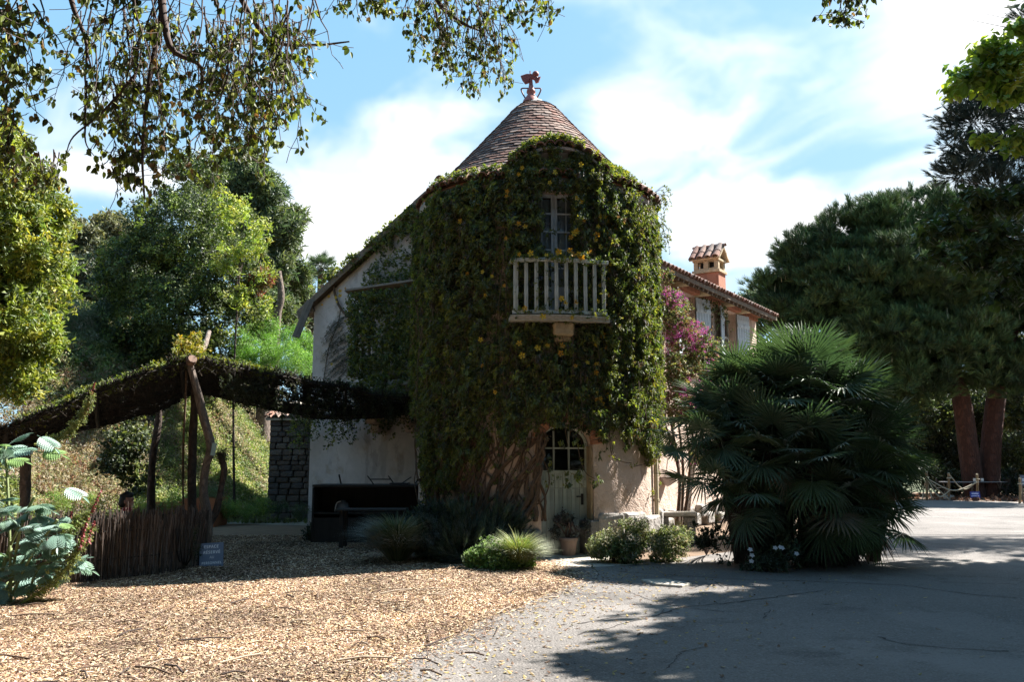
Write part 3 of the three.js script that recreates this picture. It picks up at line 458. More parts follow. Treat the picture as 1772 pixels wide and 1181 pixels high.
      part(sh2, 'batten', D((gb) => { for (const y of [c + 0.35, (c + d) / 2, d - 0.35]) gb.box(0.36, y, 0.024 * (sg < 0 ? -1 : 1), 0.68, 0.09, 0.02, 0.004, mm); }), M.shutter);
    }
  }
  // roof slabs, tiles, beams and dentils
  const slope = (v) => YR - (v < HW / 2 ? YR - YE : 2.61) * Math.abs(v - HW / 2) / (HW / 2);
  const slab = (gb, v0, v1, u0, u1, t) => { const q = (u, v, dy) => hp(u, v, slope(v) + dy); gb.quad(q(u0, v0, 0), q(u1, v0, 0), q(u1, v1, 0), q(u0, v1, 0)); gb.quad(q(u0, v1, -t), q(u1, v1, -t), q(u1, v0, -t), q(u0, v0, -t)); for (const [a, b] of [[[u0, v0], [u1, v0]], [[u1, v1], [u0, v1]], [[u0, v1], [u0, v0]], [[u1, v0], [u1, v1]]]) gb.quad(q(a[0], a[1], -t), q(b[0], b[1], -t), q(b[0], b[1], 0), q(a[0], a[1], 0)); };
  const roof = part(house, 'roof', D((gb) => { slab(gb, -OVH, HW / 2, -0.1, HL + 0.25, 0.09); slab(gb, HW / 2, HW + 0.45, -0.16, HL + 0.25, 0.09); }), M.oldwood);
  const slopeDir = hp(0, HW / 2, slope(HW / 2)).sub(hp(0, -OVH, slope(-OVH))).normalize(), nrm = V().crossVectors(HA, slopeDir); if (nrm.y < 0) nrm.negate();
  const xa = V().crossVectors(nrm, slopeDir), bm = (u, t, lift) => new THREE.Matrix4().makeBasis(xa, nrm, slopeDir).setPosition(hp(u, -OVH - 0.06, slope(-OVH - 0.06) + 0.0).addScaledVector(slopeDir, t).addScaledVector(nrm, lift));
  const gT = new GB(); gT.col = C(1, 1, 1); reseed(41);
  const tc2 = pal([0.20, 0.10, 0.075], [0.27, 0.14, 0.10], [0.33, 0.21, 0.16], [0.24, 0.17, 0.14], [0.36, 0.27, 0.22]);
  for (let i = 0; i < 50; i++) { const u = -0.02 + i * 0.222; if (u > HL + 0.2) break; put('roof_tile', barrel, bm(u, rr(-0.02, 0.02), 0.02), pick(eaveMats), roof); gT.col = pick(tc2); for (let k = 1; k < 14; k++) { gT.col = pick(tc2); gT.add(barrel, bm(u, k * 0.37, 0.025)); } }
  const sd2 = hp(0, HW / 2, slope(HW / 2)).sub(hp(0, HW + 0.45, slope(HW + 0.45))).normalize(), nr2 = V().crossVectors(HA, sd2); if (nr2.y < 0) nr2.negate(); const xb = V().crossVectors(nr2, sd2);
  for (let i = 0; i < 50; i++) { const u = -0.08 + i * 0.222; for (let k = 0; k < 14; k++) { gT.col = pick(tc2); gT.add(barrel, new THREE.Matrix4().makeBasis(xb, nr2, sd2).setPosition(hp(u, HW + 0.48, slope(HW + 0.48)).addScaledVector(sd2, k * 0.37).addScaledVector(nr2, 0.02))); } }
  for (let k = 0; k < 30; k++) { gT.col = pick(tc2); gT.add(barrel, new THREE.Matrix4().makeBasis(HG, V(0, 1, 0), HA.clone()).setPosition(hp(-0.15 + k * 0.37, HW / 2, YR + 0.04)).multiply(new THREE.Matrix4().makeScale(1.4, 1.3, 1))); }
  { const t = part(house, 'tile_field', gT, std(C(1, 1, 1), { map: tx.tile, vertexColors: true, roughness: 0.9 })); t.userData.kind = 'stuff'; house.remove(t); roof.add(t); }
  for (let i = 0; i < 34; i++) { const u = 0.1 + i * 0.33; if (u > HL + 0.2) break; part(roof, 'rafter', D((gb) => gb.bar(hp(u, -OVH + 0.02, slope(-OVH + 0.02) - 0.15), hp(u, 0.36, slope(0.36) - 0.15), 0.075, 0.1, V(0, 1, 0), 0.008)), M.oldwood); }
  part(roof, 'fascia', D((gb) => gb.bar(hp(-0.1, -OVH + 0.0, slope(-OVH) - 0.065), hp(HL + 0.25, -OVH, slope(-OVH) - 0.065), 0.03, 0.1)), M.oldwood);
  // paired corbels with rounded ends either side of each window, terracotta dentils between
  const cor = (u) => part(house, 'corbel', D((gb) => { gb.tube([hp(u, -0.42, 6.27), hp(u, 0.05, 6.27)], 0.14, 14); hBox(gb, u - 0.15, u + 0.15, -0.3, -0.002, 6.31, 6.395, 0.01); }), M.cream);
  for (const u of [4.05, 5.6, 7.55, 8.95]) cor(u);
  part(house, 'wall_plate', D((gb) => hBox(gb, 0.45, HL - 0.02, -0.3, -0.003, 6.4, 6.46, 0.01)), M.oldwood);
  for (const [a, b] of [[0.7, 3.7], [5.8, 7.35], [9.15, 10.6]]) for (let u = a; u < b; u += 0.16) for (const k of [0, 1]) part(house, 'dentil', D((gb) => hBox(gb, u + k * 0.08, u + k * 0.08 + 0.08, -0.1 - k * 0.08, -0.003, 6.14 + k * 0.12, 6.22 + k * 0.12, 0.006)), M.terracotta2);
  for (const [a, b] of [[4.21, 5.44], [7.71, 8.79]]) part(house, 'window_canopy', D((gb) => hBox(gb, a, b, -0.2, -0.003, 6.15, 6.39, 0.01)), M.terracotta);
  // chimney
  const U0 = 9.28, U1 = 9.92, V0 = 0.66, V1 = 1.48, ch = part(house, 'chimney', D((gb) => hBox(gb, U0, U1, V0, V1, 6.4, 7.62, 0.01)), M.terracotta);
  part(ch, 'chimney_crown', D((gb) => { hBox(gb, U0 - 0.05, U1 + 0.05, V0 - 0.05, V1 + 0.05, 7.622, 7.72, 0.012); hBox(gb, U0 - 0.03, U1 + 0.03, V0 - 0.03, V1 + 0.03, 8.0, 8.07, 0.01); for (const u of [U0, U1 - 0.14]) { for (const [a, b] of [[V0, V0 + 0.14], [V0 + 0.33, V0 + 0.49], [V1 - 0.14, V1]]) hBox(gb, u, u + 0.14, a, b, 7.721, 7.999, 0.008); hBox(gb, u + 0.01, u + 0.13, V0 + 0.14, V1 - 0.14, 7.722, 7.78); } }), M.cream);
  part(ch, 'flue', D((gb) => hBox(gb, U0 + 0.2, U1 - 0.2, V0 + 0.16, V1 - 0.16, 7.7, 7.99)), M.darkroom);
  { // gabled cap of barrel tiles, its ridge across the roof
    const um = (U0 + U1) / 2, half = 0.46, y0 = 8.06, y1 = 8.5;
    for (const sgn of [-1, 1]) {
      const sd = hp(um, 0, y1).sub(hp(um + sgn * half, 0, y0)).normalize(), nn = V().crossVectors(HG, sd); if (nn.y < 0) nn.negate(); const xx = V().crossVectors(nn, sd);
      part(ch, 'cap_slab', D((gb) => { const q = (vv, t, l) => hp(um + sgn * half, vv, y0).addScaledVector(sd, t).addScaledVector(nn, l), L = Math.hypot(half, y1 - y0), a = V0 - 0.1, b = V1 + 0.1; gb.quad(q(a, 0, 0), q(b, 0, 0), q(b, L, 0), q(a, L, 0)); gb.quad(q(a, 0, -0.04), q(b, 0, -0.04), q(b, L, -0.04), q(a, L, -0.04)); for (const w of [a, b]) gb.quad(q(w, 0, -0.04), q(w, 0, 0), q(w, L, 0), q(w, L, -0.04)); gb.quad(q(a, 0, -0.04), q(b, 0, -0.04), q(b, 0, 0), q(a, 0, 0)); }), M.cream);
      for (let i = 0; i < 4; i++) for (let k = 0; k < 2; k++) put('roof_tile', barrel, new THREE.Matrix4().makeBasis(xx.clone().multiplyScalar(1.2), nn.clone().multiplyScalar(1.2), sd).setPosition(hp(um + sgn * (half + 0.03), V0 + 0.02 + i * 0.26, y0 - 0.02).addScaledVector(sd, k * 0.3).addScaledVector(nn, 0.02)), pick(eaveMats), ch);
    }
    for (let k = 0; k < 3; k++) put('ridge_tile', barrel, new THREE.Matrix4().makeBasis(HA, V(0, 1, 0), HG.clone().negate()).setPosition(hp(um, V1 + 0.12 - k * 0.34, y1 + 0.01)), pick(eaveMats), ch);
  }
  // downpipe, wall basin
  part(house, 'downpipe', D((gb) => { const p = tp(67 * D2R, TR + 0.06, 0); gb.tube([V(p.x, 0.02, p.z), V(p.x, 3.3, p.z), V(p.x, 6.9, p.z)], 0.045, 10); for (const y of [0.9, 2.2, 3.6]) gb.tube([V(p.x, y, p.z), V(p.x, y + 0.05, p.z)], 0.055, 10); }), std(C(0.52, 0.44, 0.30), { roughness: 0.5 }));
  // wooden oriel on the gable wall with its corbels
  const or_ = part(house, 'oriel', D((gb) => { const q = (v0, v1, u0, u1, y0, y1) => hBox(gb, u0, u1, v0, v1, y0, y1, 0.012); q(4.4, 6.75, -0.75, -0.003, 3.78, 3.9); q(4.4, 6.75, -0.78, -0.68, 3.5, 3.64); q(4.4, 6.72, -0.72, -0.66, 5.55, 5.67); for (const v of [4.6, 5.4, 6.2]) q(v, v + 0.14, -0.74, -0.003, 3.65, 3.775); for (const v of [4.45, 5.55, 6.62]) q(v, v + 0.1, -0.72, -0.62, 3.901, 5.549); q(4.4, 6.72, -0.71, -0.65, 4.66, 4.74); }), std(C(0.33, 0.35, 0.34), { map: tx.wood, roughness: 0.8 }));
  for (let i = 0; i < 9; i++) part(or_, 'baluster', D((gb) => hBox(gb, -0.70, -0.65, 4.62 + i * 0.22, 4.67 + i * 0.22, 3.91, 4.65)), M.oldwood);
  part(or_, 'oriel_roof', D((gb) => { gb.bar(hp(-0.42, 4.2, 5.86), hp(-0.42, 6.9, 5.86), 0.95, 0.06, V(HA.x * 0.35, 1, HA.z * 0.35).normalize()); }), M.oldwood);
  for (const v of [4.95, 6.1]) part(house, 'wall_corbel', D((gb) => { hBox(gb, -0.5, -0.002, v, v + 0.36, 2.6, 3.04, 0.03); hBox(gb, -0.34, -0.003, v + 0.02, v + 0.34, 2.36, 2.6, 0.06); }), M.plaster);
  part(house, 'brace', D((gb) => gb.bar(P(538, 520, 23.4), P(512, 584, 23.1), 0.2, 0.06, V(0, 0, 1), 0.01)), M.oldwood);
  part(house, 'verge_board', D((gb) => { gb.bar(hp(-0.18, HW + 0.45, slope(HW + 0.45) - 0.06), hp(-0.18, HW / 2, YR - 0.06), 0.035, 0.16, V(0, 1, 0), 0.004); gb.bar(hp(-0.18, HW + 0.44, slope(HW + 0.45) - 0.12), hp(0.0, HW, slope(HW) - 0.2), 0.12, 0.16, V(0, 1, 0), 0.01); }), M.oldwood);
  const blind = part(house, 'wall_shutter', D((gb) => { for (let i = 0; i < 5; i++) hBox(gb, -0.05, -0.01, 4.3 + i * 0.13, 4.42 + i * 0.13, 1.1, 2.3, 0.005); }), std(C(0.24, 0.36, 0.35), { map: tx.wood, roughness: 0.7 }));
}

// ---------------------------------------------------------------- climbers on the house
{
  reseed(51);
  const vine = thing('climbing_vine', 'dense dark climbing vine with yellow trumpet flowers covering the round tower and gable', 'vine', tp(-0.6, TR + 0.1, 0));
  const outline = [[716, 395], [726, 372], [742, 352], [779, 334], [828, 318], [871, 303], [882, 285], [930, 275], [985, 272], [1012, 280], [1040, 300], [1090, 325], [1133, 358], [1141, 420], [1142, 560], [1146, 700], [1140, 765], [1112, 772], [1085, 768], [1060, 748], [1035, 742], [1012, 748], [995, 742], [965, 732], [935, 742], [918, 760], [880, 775], [845, 780], [810, 800], [780, 835], [742, 870], [733, 720], [722, 690], [716, 560]];
  const holes = [[[937, 335], [988, 335], [988, 440], [937, 440]], [[893, 448], [1048, 446], [1046, 536], [893, 540]], [[958, 562], [1000, 560], [1000, 586], [958, 590]], [[930, 752], [940, 742], [1004, 742], [1030, 752], [1036, 990], [930, 990]]];
  const dens = (x, y) => {
    if (!inPoly(outline, x, y)) return 0;
    if (inPoly(holes[0], x, y)) return 0.02;
    if (inPoly(holes[1], x, y)) return x > 944 && x < 984 ? 0.04 : 0.85;
    if (inPoly(holes[2], x, y)) return 0.06;
    if (inPoly(holes[3], x, y)) return 0.02;
    let k = 1;
    if (y > 690) k *= x < 960 ? 0.9 : 0.75;
    if (x > 1030 && y < lerpLine([[1030, 318], [1085, 345], [1135, 385]], x)) k *= 0.12;
    if (y < 300 && y > 262 && x > 900 && x < 1000) k = 0.55;
    return k;
  };
  const greens = pal([0.075, 0.11, 0.014], [0.1, 0.14, 0.016], [0.165, 0.2, 0.02], [0.052, 0.082, 0.012], [0.22, 0.24, 0.022]), yell = pal([0.19, 0.23, 0.022], [0.24, 0.25, 0.024], [0.14, 0.19, 0.02]);
  const list = [], dry = [];
  const bulge = (x, y) => 0.13 + 0.16 * Math.max(0, fbm(x * 0.012, y * 0.012, 3, 3) + 0.35) + (y < 420 && y > 280 ? 0.05 : 0);
  for (let i = 0; i < 64000; i++) {
    const ph = rr(-115, 115) * D2R, y = rr(1.2, 6.98), w = tp(ph, TR, y), nz = V(Math.sin(ph), 0, Math.cos(ph)), vis = nz.dot(camera.position.clone().sub(w)) > -0.6;
    const [px, py] = toPx(w); if (ph < -1.0 && y > 6.62) continue; let d = vis && inPoly(holes[3], px, py) ? 0.02 : vis ? dens(px, py + (py > 640 ? 95 * fbm(px * 0.03, 2.2, 5, 3) + 30 * fbm(px * 0.13, 7, 1, 2) : 0)) : (y > 2.6 ? 0.5 : 0);
    if (!vis && px > 900 && (y < 3)) d = 0;
    const streak = fbm(ph * 9, y * 0.55, 3.7, 3), clump = fbm(ph * 5, y * 1.6, 8.1, 3);
    const fine = fbm(ph * 15, y * 3.4, 6.3, 3);
    if (vis && d > 0.1) d *= 0.3 + 0.7 * sstep(-0.2, 0.12, fine);
    if (vis && d > 0.1) d *= 0.4 + 0.6 * sstep(-0.4, 0.0, streak + clump * 0.6);
    if (rnd() > d) continue;
    const t = rnd(), back = inPoly(holes[1], px, py), off = 0.03 + t * (back ? 0.1 : 0.05 + 0.2 * Math.max(0, streak + 0.3) + 0.5 * Math.max(0, fine + 0.12)) * (Math.abs(ph) > 1.0 ? 0.5 : 1), p = tp(ph, TR + off, y);
    const c = rnd() < 0.06 + 0.3 * Math.max(0, -clump) ? pick(pal([0.09, 0.06, 0.025], [0.12, 0.085, 0.035], [0.06, 0.045, 0.02])) : rnd() < 0.12 + clump * 0.5 ? pick(pal([0.14, 0.17, 0.025], [0.11, 0.15, 0.02])) : pick(greens), dir = V(nz.x * 0.4 + gauss() * 0.4, -1, nz.z * 0.4 + gauss() * 0.4).normalize();
    list.push({ p, q: qTo(V(0, 1, 0), dir.negate()).multiply(new THREE.Quaternion().setFromAxisAngle(V(0, 1, 0), rnd() * 6.28)), s: rr(0.1, 0.27), c: varyC(c, 0.4, 0.14) });
  }
  // over the lower roof tiles
  const DAv = 8 * D2R, DWv = 21 * D2R, dhv = (k) => 6.9 + 0.52 * Math.pow(Math.max(0, 1 - k * k), 0.62);
  for (let i = 0; i < 2600; i++) { const k = rr(-1.05, 1.05), r = rr(1.7, ER + 0.16); if (fbm(k * 4, r * 3, 4, 2) < -0.12) continue; list.push({ p: tp(DAv + k * DWv, r, dhv(k) + 0.1 + rr(-0.04, 0.12)), q: QR(), s: rr(0.1, 0.2), c: varyC(pick(rnd() < 0.4 ? yell : greens), 0.35, 0.1) }); }
  for (let i = 0; i < 1500; i++) { const k = rr(-1, 1), y = rr(6.65, dhv(k)); if (Math.abs(k - 0.05) < 0.28 && y < 6.95) continue; if (fbm(k * 3, y * 3, 7, 2) < -0.05) continue; list.push({ p: tp(DAv + k * DWv, TR + rr(0.05, 0.24), y), q: QR(), s: rr(0.1, 0.2), c: varyC(pick(greens), 0.35, 0.1) }); }
  for (let i = 0; i < 5200; i++) { const ph = rr(-56, 88) * D2R, f = Math.pow(rnd(), 0.6), right = ph > 27 * D2R && ph < 66 * D2R; if (ph > -14 * D2R && ph < 28 * D2R && f < 0.9) continue; const lo = right ? mix(0.1, 0.95, (ph / D2R - 27) / 39) : 0.86; if (f < lo) continue; if (rnd() > (ph > 48 * D2R ? 0.07 : right ? 0.8 : 0.6)) continue; const r = mix(1.7, ER + 0.1, f), y = mix(7.68, 6.93, f), p = tp(ph, r, y); list.push({ p: p.add(V(0, rr(0, 0.12), 0)), q: QR(), s: rr(0.1, 0.2), c: varyC(pick(rnd() < 0.4 ? yell : greens), 0.3, 0.1) }); }
  // the gable: a band under the roof edge, a dense column beside the tower, the shrouded oriel, hanging ends over the canopy
  const gable = (v, y, u = 0) => hp(u, v, y), gl = [];
  const band = [[538, 505], [600, 455], [660, 407], [720, 360], [760, 340], [760, 480], [745, 690], [655, 690], [645, 650], [642, 560], [632, 520], [640, 480], [668, 425], [600, 478]];
  for (let i = 0; i < 26000; i++) {
    const v = rr(3.2, 9.4), y = rr(2.9, 8.7), p = gable(v, y), [px, py] = toPx(p); if (!inPoly(band, px, py)) continue;
    const box = v > 4.3 && v < 6.85 && y > 3.25 && y < 5.9, edge = py < lerpLine([[538, 530], [600, 485], [660, 432], [720, 385], [760, 360]], px);
    const k = edge ? 0.8 : box ? 0.95 - (y < 3.9 ? 0.5 : 0) : px > 700 ? 0.55 : 0.22; if (rnd() > k * (0.6 + fbm(v, y, 3, 2))) continue;
    gl.push({ p: gable(v, y, -(box ? rr(0.72, 0.95) : rr(0.03, 0.28))), q: QR(), s: rr(0.16, 0.27), c: varyC(edge && rnd() < 0.5 ? pick(yell) : pick(greens), 0.3, 0.12) });
  }
  for (let i = 0; i < 70; i++) { const v = rr(4.4, 9.2), n = Math.floor(rr(3, 12)), y0 = rr(2.75, 3.1); for (let k = 0; k < n; k++) gl.push({ p: gable(v + gauss() * 0.06, y0 - k * 0.09, -rr(0.15, 0.6)), q: QR(), s: rr(0.12, 0.2), c: varyC(pick(greens), 0.3) }); }
  // leafy ends that hang past the lower edge and stray shoots in the air on the sunny side
  const stems = new GB();
  for (let i = 0; i < 240; i++) {
    const px = rr(742, 1134), ph0 = Math.asin(Math.max(-0.98, Math.min(0.98, (px - 929) / 201))); let y = rr(2.5, 3.3); const len = rr(0.2, px > 1000 ? 0.8 : 0.6) * (rnd() < 0.25 ? 1.5 : 1) * (px > 925 && px < 1015 ? 0.45 : 1), pts = [];
    for (let k = 0; k <= 6; k++) pts.push(tp(ph0 + gauss() * 0.006 * k, TR + 0.12 + rr(0, 0.1), y - len * k / 6));
    stems.tube(pts, 0.005, 4, false);
    for (let k = 1; k <= 6; k++) if (rnd() < 0.8) list.push({ p: pts[k].clone(), q: QR(), s: rr(0.1, 0.17), c: varyC(pick(rnd() < 0.3 ? yell : greens), 0.3) });
  }
  for (let i = 0; i < 26; i++) { const a = P(rr(1130, 1142), rr(330, 430), 17.9), b = a.clone().add(V(rr(0.1, 0.35), rr(-0.5, 0.25), rr(-0.2, 0.2))), m = a.clone().lerp(b, 0.5).add(V(0.05, 0.12, 0)), pts = curve([a, m, b], 6); stems.tube(pts, 0.004, 4, false); pts.forEach((p, k) => { if (k > 2) list.push({ p, q: QR(), s: rr(0.07, 0.12), c: varyC(pick(greens), 0.3) }); }); }
  M.ivy = leafMat(0.62, 0.2); scatter(vine, 'foliage', LG.vine[0], M.ivy, list.concat(gl));
  // old hanging stems inside the foliage
  for (let i = 0; i < 110; i++) { const px = rr(722, 1136), ph = Math.asin(Math.max(-0.99, Math.min(0.99, (px - 929) / 203))), y1 = rr(3.2, 6.6), L = rr(0.5, 1.8), pts = []; for (let k = 0; k <= 7; k++) { const p = tp(ph + gauss() * 0.012, TR + rr(0.1, 0.26), y1 - L * k / 7); pts.push(p); } const [qx, qy] = toPx(pts[3]); if (inPoly(holes[1], qx, qy) || inPoly(holes[0], qx, qy)) continue; stems.tube(pts, 0.006, 4, false); }
  part(vine, 'tendril', stems, std(C(0.11, 0.075, 0.045), { roughness: 0.9 })).userData.kind = 'stuff';
  // woody stems climbing the lower wall, crossing each other
  reseed(57);
  const onWall = (x, py, r = 0.03) => { const s = Math.max(-0.995, Math.min(0.995, (x - 929) / 200)), ph = Math.asin(s), q = tp(ph, TR, 1), d = -q.z; return tp(ph, TR + r, EYE + (P(x, py, d).y - EYE)); };
  const stemLines = [];
  for (let i = 0; i < 54; i++) { const x0 = i < 20 ? rr(748, 815) : rr(800, 932), lean = rr(-55, 75) + (x0 < 800 ? -8 : 10), xt = Math.min(936, x0 + lean), pts = []; for (let k = 0; k <= 8; k++) { const t = k / 8; pts.push(onWall(Math.min(935, mix(x0, xt, t) + gauss() * 4 + 9 * Math.sin(t * 5 + i)), mix(902, rr(742, 760), t), 0.025 + 0.07 * rnd())); } stemLines.push([pts, i % 5 === 0 ? 0.04 : rr(0.009, 0.022)]); }
  for (const [a, w] of [[[[826, 905], [845, 860], [880, 800], [925, 760]], 0.045], [[[860, 905], [880, 850], [905, 815], [934, 772]], 0.05], [[[800, 905], [812, 850], [835, 800], [850, 750]], 0.05], [[[850, 905], [852, 850], [872, 790], [870, 750]], 0.04], [[[840, 900], [885, 880], [925, 872], [938, 850], [940, 820], [930, 790]], 0.014], [[[778, 900], [772, 840], [780, 790], [765, 750]], 0.05], [[[760, 900], [756, 830], [765, 770]], 0.045], [[[815, 900], [870, 850], [900, 790], [905, 755]], 0.03], [[[890, 900], [868, 840], [830, 800], [812, 765]], 0.024]]) stemLines.push([curve(a.map(([x, y]) => onWall(x, y, 0.05)), 14), w]);
  stemLines.forEach(([pts, w]) => part(vine, 'stem', new GB().tube(curve(pts, 18), (t, a) => w * (1.15 - 0.5 * t) * (1 + 0.18 * Math.sin(a * 2 + t * 9)), 7), M.vinestem));
  const few = []; for (let i = 0; i < 900; i++) { const x = rr(745, 925), y = rr(745, 895); if (rnd() > (x < 790 ? 0.95 : x < 835 ? 0.6 : 0.16)) continue; few.push({ p: onWall(x, y, rr(0.04, 0.14)), q: QR(), s: rr(0.09, 0.17), c: varyC(pick(greens), 0.3) }); }
  scatter(vine, 'lower_foliage', LG.vine[1], M.leaf, few);
  // the hanging shoot across the door and shoots on the sunlit wall
  for (const a of [[[985, 735], [984, 775], [990, 805], [996, 820], [1008, 829]], [[1030, 742], [1035, 790], [1052, 800], [1066, 802]], [[1120, 760], [1095, 800], [1070, 808]], [[1110, 770], [1118, 800], [1112, 815]], [[1128, 765], [1130, 815], [1118, 850], [1108, 850]]]) { const pts = curve(a.map(([x, y]) => onWall(x, y, x < 1010 ? 0.02 : 0.06)), 16); part(vine, 'stem', new GB().tube(pts, 0.008, 5), M.vinestem); }
  const lw = []; for (const [x, y] of [[1128, 820], [1126, 838], [1118, 850], [1104, 852], [1130, 800], [1095, 790], [986, 770], [988, 800], [1070, 806], [1126, 790]]) for (let k = 0; k < 4; k++) lw.push({ p: onWall(x + gauss() * 4, y + gauss() * 4, 0.07), q: QR(), s: rr(0.06, 0.11), c: varyC(pick(yell), 0.2) });
  scatter(vine, 'shoot_foliage', LG.vine[1], M.leaf, lw);
  // trumpet flowers, each a five-lobed funnel
  const fg = (() => { const gb = new GB(); for (let i = 0; i < 5; i++) { const a = i / 5 * 6.283, b = (i + 1) / 5 * 6.283, m = (a + b) / 2, p = (g, r, y) => V(Math.cos(g) * r, y, Math.sin(g) * r); gb.quad(p(a, 0.25, 0.5), p(b, 0.25, 0.5), p(b, 0.07, 0), p(a, 0.07, 0)); gb.tri(p(a, 0.25, 0.5), p(m, 0.62, 0.62), p(b, 0.25, 0.5)); gb.tri(p(a + 0.1, 0.24, 0.5), p(a + 0.25, 0.55, 0.62), p(m, 0.62, 0.62)); gb.tri(p(b - 0.1, 0.24, 0.5), p(m, 0.62, 0.62), p(b - 0.25, 0.55, 0.62)); } return gb.build(); })();
  const fm = pal([0.62, 0.36, 0.015], [0.55, 0.27, 0.012], [0.66, 0.46, 0.03]).map((c) => { const m = M.petal.clone(); m.color = c; return m; });
  const spots = [[898, 303], [905, 292], [957, 300], [949, 316], [1003, 287], [878, 341], [880, 332], [898, 390], [908, 395], [995, 346], [1004, 350], [1000, 380], [1008, 383], [995, 400], [991, 405], [990, 412], [1044, 376], [1032, 408], [1050, 408], [900, 441], [918, 439], [945, 444], [962, 439], [966, 437], [986, 437], [990, 444], [1001, 440], [1006, 447], [1015, 440], [1020, 437], [1002, 447], [972, 516], [975, 526], [993, 525], [908, 534], [940, 550], [989, 550], [930, 605], [947, 600], [970, 600], [971, 612], [903, 616], [995, 635], [1015, 630], [1070, 490], [1074, 480], [1068, 535], [1085, 540], [1078, 560], [1100, 640], [1092, 632], [1075, 625], [1105, 700], [1040, 342], [1085, 360], [1102, 402], [1110, 440], [1122, 470], [1070, 380]];
  for (let i = 0; i < 120; i++) { const x = 1138 - 110 * Math.pow(rnd(), 1.3), y = rr(350, 700); spots.push([x, y]); }  // extra flowers packed right, their yellow also standing in for sunlight
  for (let i = 0; i < 14; i++) spots.push([rr(740, 900), rr(330, 690)]);
  const putF = (p, n) => { const o = new THREE.Mesh(fg, pick(fm)); o.name = 'flower'; o.castShadow = o.receiveShadow = true; o.position.copy(p).sub(vine.position); o.quaternion.copy(qTo(V(0, 1, 0), n.clone().add(V(gauss() * 0.5, gauss() * 0.4, gauss() * 0.4)).normalize())); o.scale.setScalar(rr(0.065, 0.1)); vine.add(o); };
  for (const [x, y] of spots) { const s = Math.max(-0.99, Math.min(0.99, (x - 929) / 205)), ph = Math.asin(s), onBal = y > 434 && y < 552 && x > 885 && x < 1050, r = TR + (onBal ? 0.48 : 0.36), d = -tp(ph, r, 0).z; if (Math.abs(s) > 0.985) continue; const h = P(x, y, d); putF(h, V(Math.sin(ph), 0.1, Math.cos(ph))); }
  for (const [x, y] of [[563, 503], [570, 515], [584, 515], [585, 522], [559, 529], [590, 514], [607, 540], [610, 534], [622, 560], [590, 505], [648, 494], [657, 492], [692, 487], [600, 500], [630, 560], [575, 630]]) { const r = (x - 886) / FPX, v = (1.94 - r * 18.75) / (0.833 + r * 0.553), d = 18.75 + 0.553 * v - 0.14; putF(P(x, y, d), HA.clone().negate()); }
  const bl = []; for (let i = 0; i < 620; i++) { const x = 1139 - 95 * Math.pow(rnd(), 1.5), y = rr(350, 745), s2 = (x - 929) / 205, ph = Math.asin(Math.min(0.99, Math.max(-0.99, s2))); if (fbm(x * 0.03, y * 0.02, 4, 2) < -0.1) continue; const r = TR + rr(0.2, 0.36), d = -tp(ph, r, 0).z, p = P(x, y, d); bl.push({ p, q: qTo(V(0, 1, 0), V(Math.sin(ph) + gauss() * 0.5, gauss() * 0.4, Math.cos(ph) + gauss() * 0.4).normalize()), s: rr(0.045, 0.08), c: varyC(pick(pal([0.62, 0.44, 0.02], [0.6, 0.36, 0.015], [0.6, 0.5, 0.05])), 0.2, 0.08) }); }  // small yellow blooms added to give the right edge its sunlit glow
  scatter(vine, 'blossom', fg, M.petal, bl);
  // leaves creeping along the balcony rail
  const rail = []; for (let i = 0; i < 170; i++) { const x = rr(888, 1052), ph = Math.asin((x - 929) / 230), low = rnd() < 0.3; rail.push({ p: tp(ph + 0.0, 2.79 + rr(-0.05, 0.08), low ? rr(4.2, 4.36) : rr(5.18, 5.33)), q: QR(), s: rr(0.1, 0.17), c: varyC(pick(rnd() < 0.4 ? yell : greens), 0.3) }); }
  for (let i = 0; i < 90; i++) { const x = pick([897, 924, 942, 985, 1002, 1022]), ph = Math.asin((x - 929) / 230); rail.push({ p: tp(ph + gauss() * 0.02, 2.79 + rr(-0.02, 0.05), rr(4.3, 5.2)), q: QR(), s: rr(0.06, 0.11), c: varyC(pick(greens), 0.3) }); }
  scatter(vine, 'rail_foliage', LG.vine[1], M.leaf, rail);
}
{ // a small-leaved creeper that fans over the gable
  reseed(61);
  const cr = thing('wall_creeper', 'fine creeper fanning in thin dark lines over the pale gable wall', 'creeper', hp(-0.05, 8.2, 3)), gb = new GB(), list = [];
  const onG = (x, y) => { const r = (x - 886) / FPX, v = (1.94 - r * 18.75) / (0.833 + r * 0.553); return P(x, y, 18.75 + 0.553 * v - 0.03 - rnd() * 0.02); };
  const rib = (pts, w, leaf) => { const p = curve(pts.map(([x, y]) => onG(x, y)), 12); gb.tube(p, w, 4, false); p.forEach((q) => { for (let k = 0; k < leaf; k++) list.push({ p: q.clone().add(V(gauss() * 0.04, gauss() * 0.04, 0.02)), q: QR(), s: rr(0.05, 0.1), c: varyC(C(0.045, 0.065, 0.02), 0.3) }); }); };
  rib([[577, 480], [580, 510], [590, 535], [612, 558], [625, 580], [632, 650]], 0.035, 3); rib([[560, 660], [570, 600], [585, 560], [590, 535]], 0.012, 2);
  for (let i = 0; i < 34; i++) { const t = i / 34, bx = mix(552, 572, rnd()), by = mix(672, 560, t), L = rr(30, 62); rib([[bx, by + 4], [bx + L * 0.4, by - rr(8, 20)], [bx + L, by - rr(22, 44)]], 0.0045, 1); }
  for (let i = 0; i < 24; i++) { const t = i / 24, bx = mix(590, 626, t), by = mix(556, 650, t), L = rr(20, 40); rib([[bx, by], [bx - L * 0.5, by + rr(4, 12)], [bx - L, by + rr(18, 30)]], 0.0045, 1); }
  part(cr, 'stem', gb, M.vinestem).userData.kind = 'stuff';
  scatter(cr, 'foliage', LG.small[0], M.leaf, list);
}
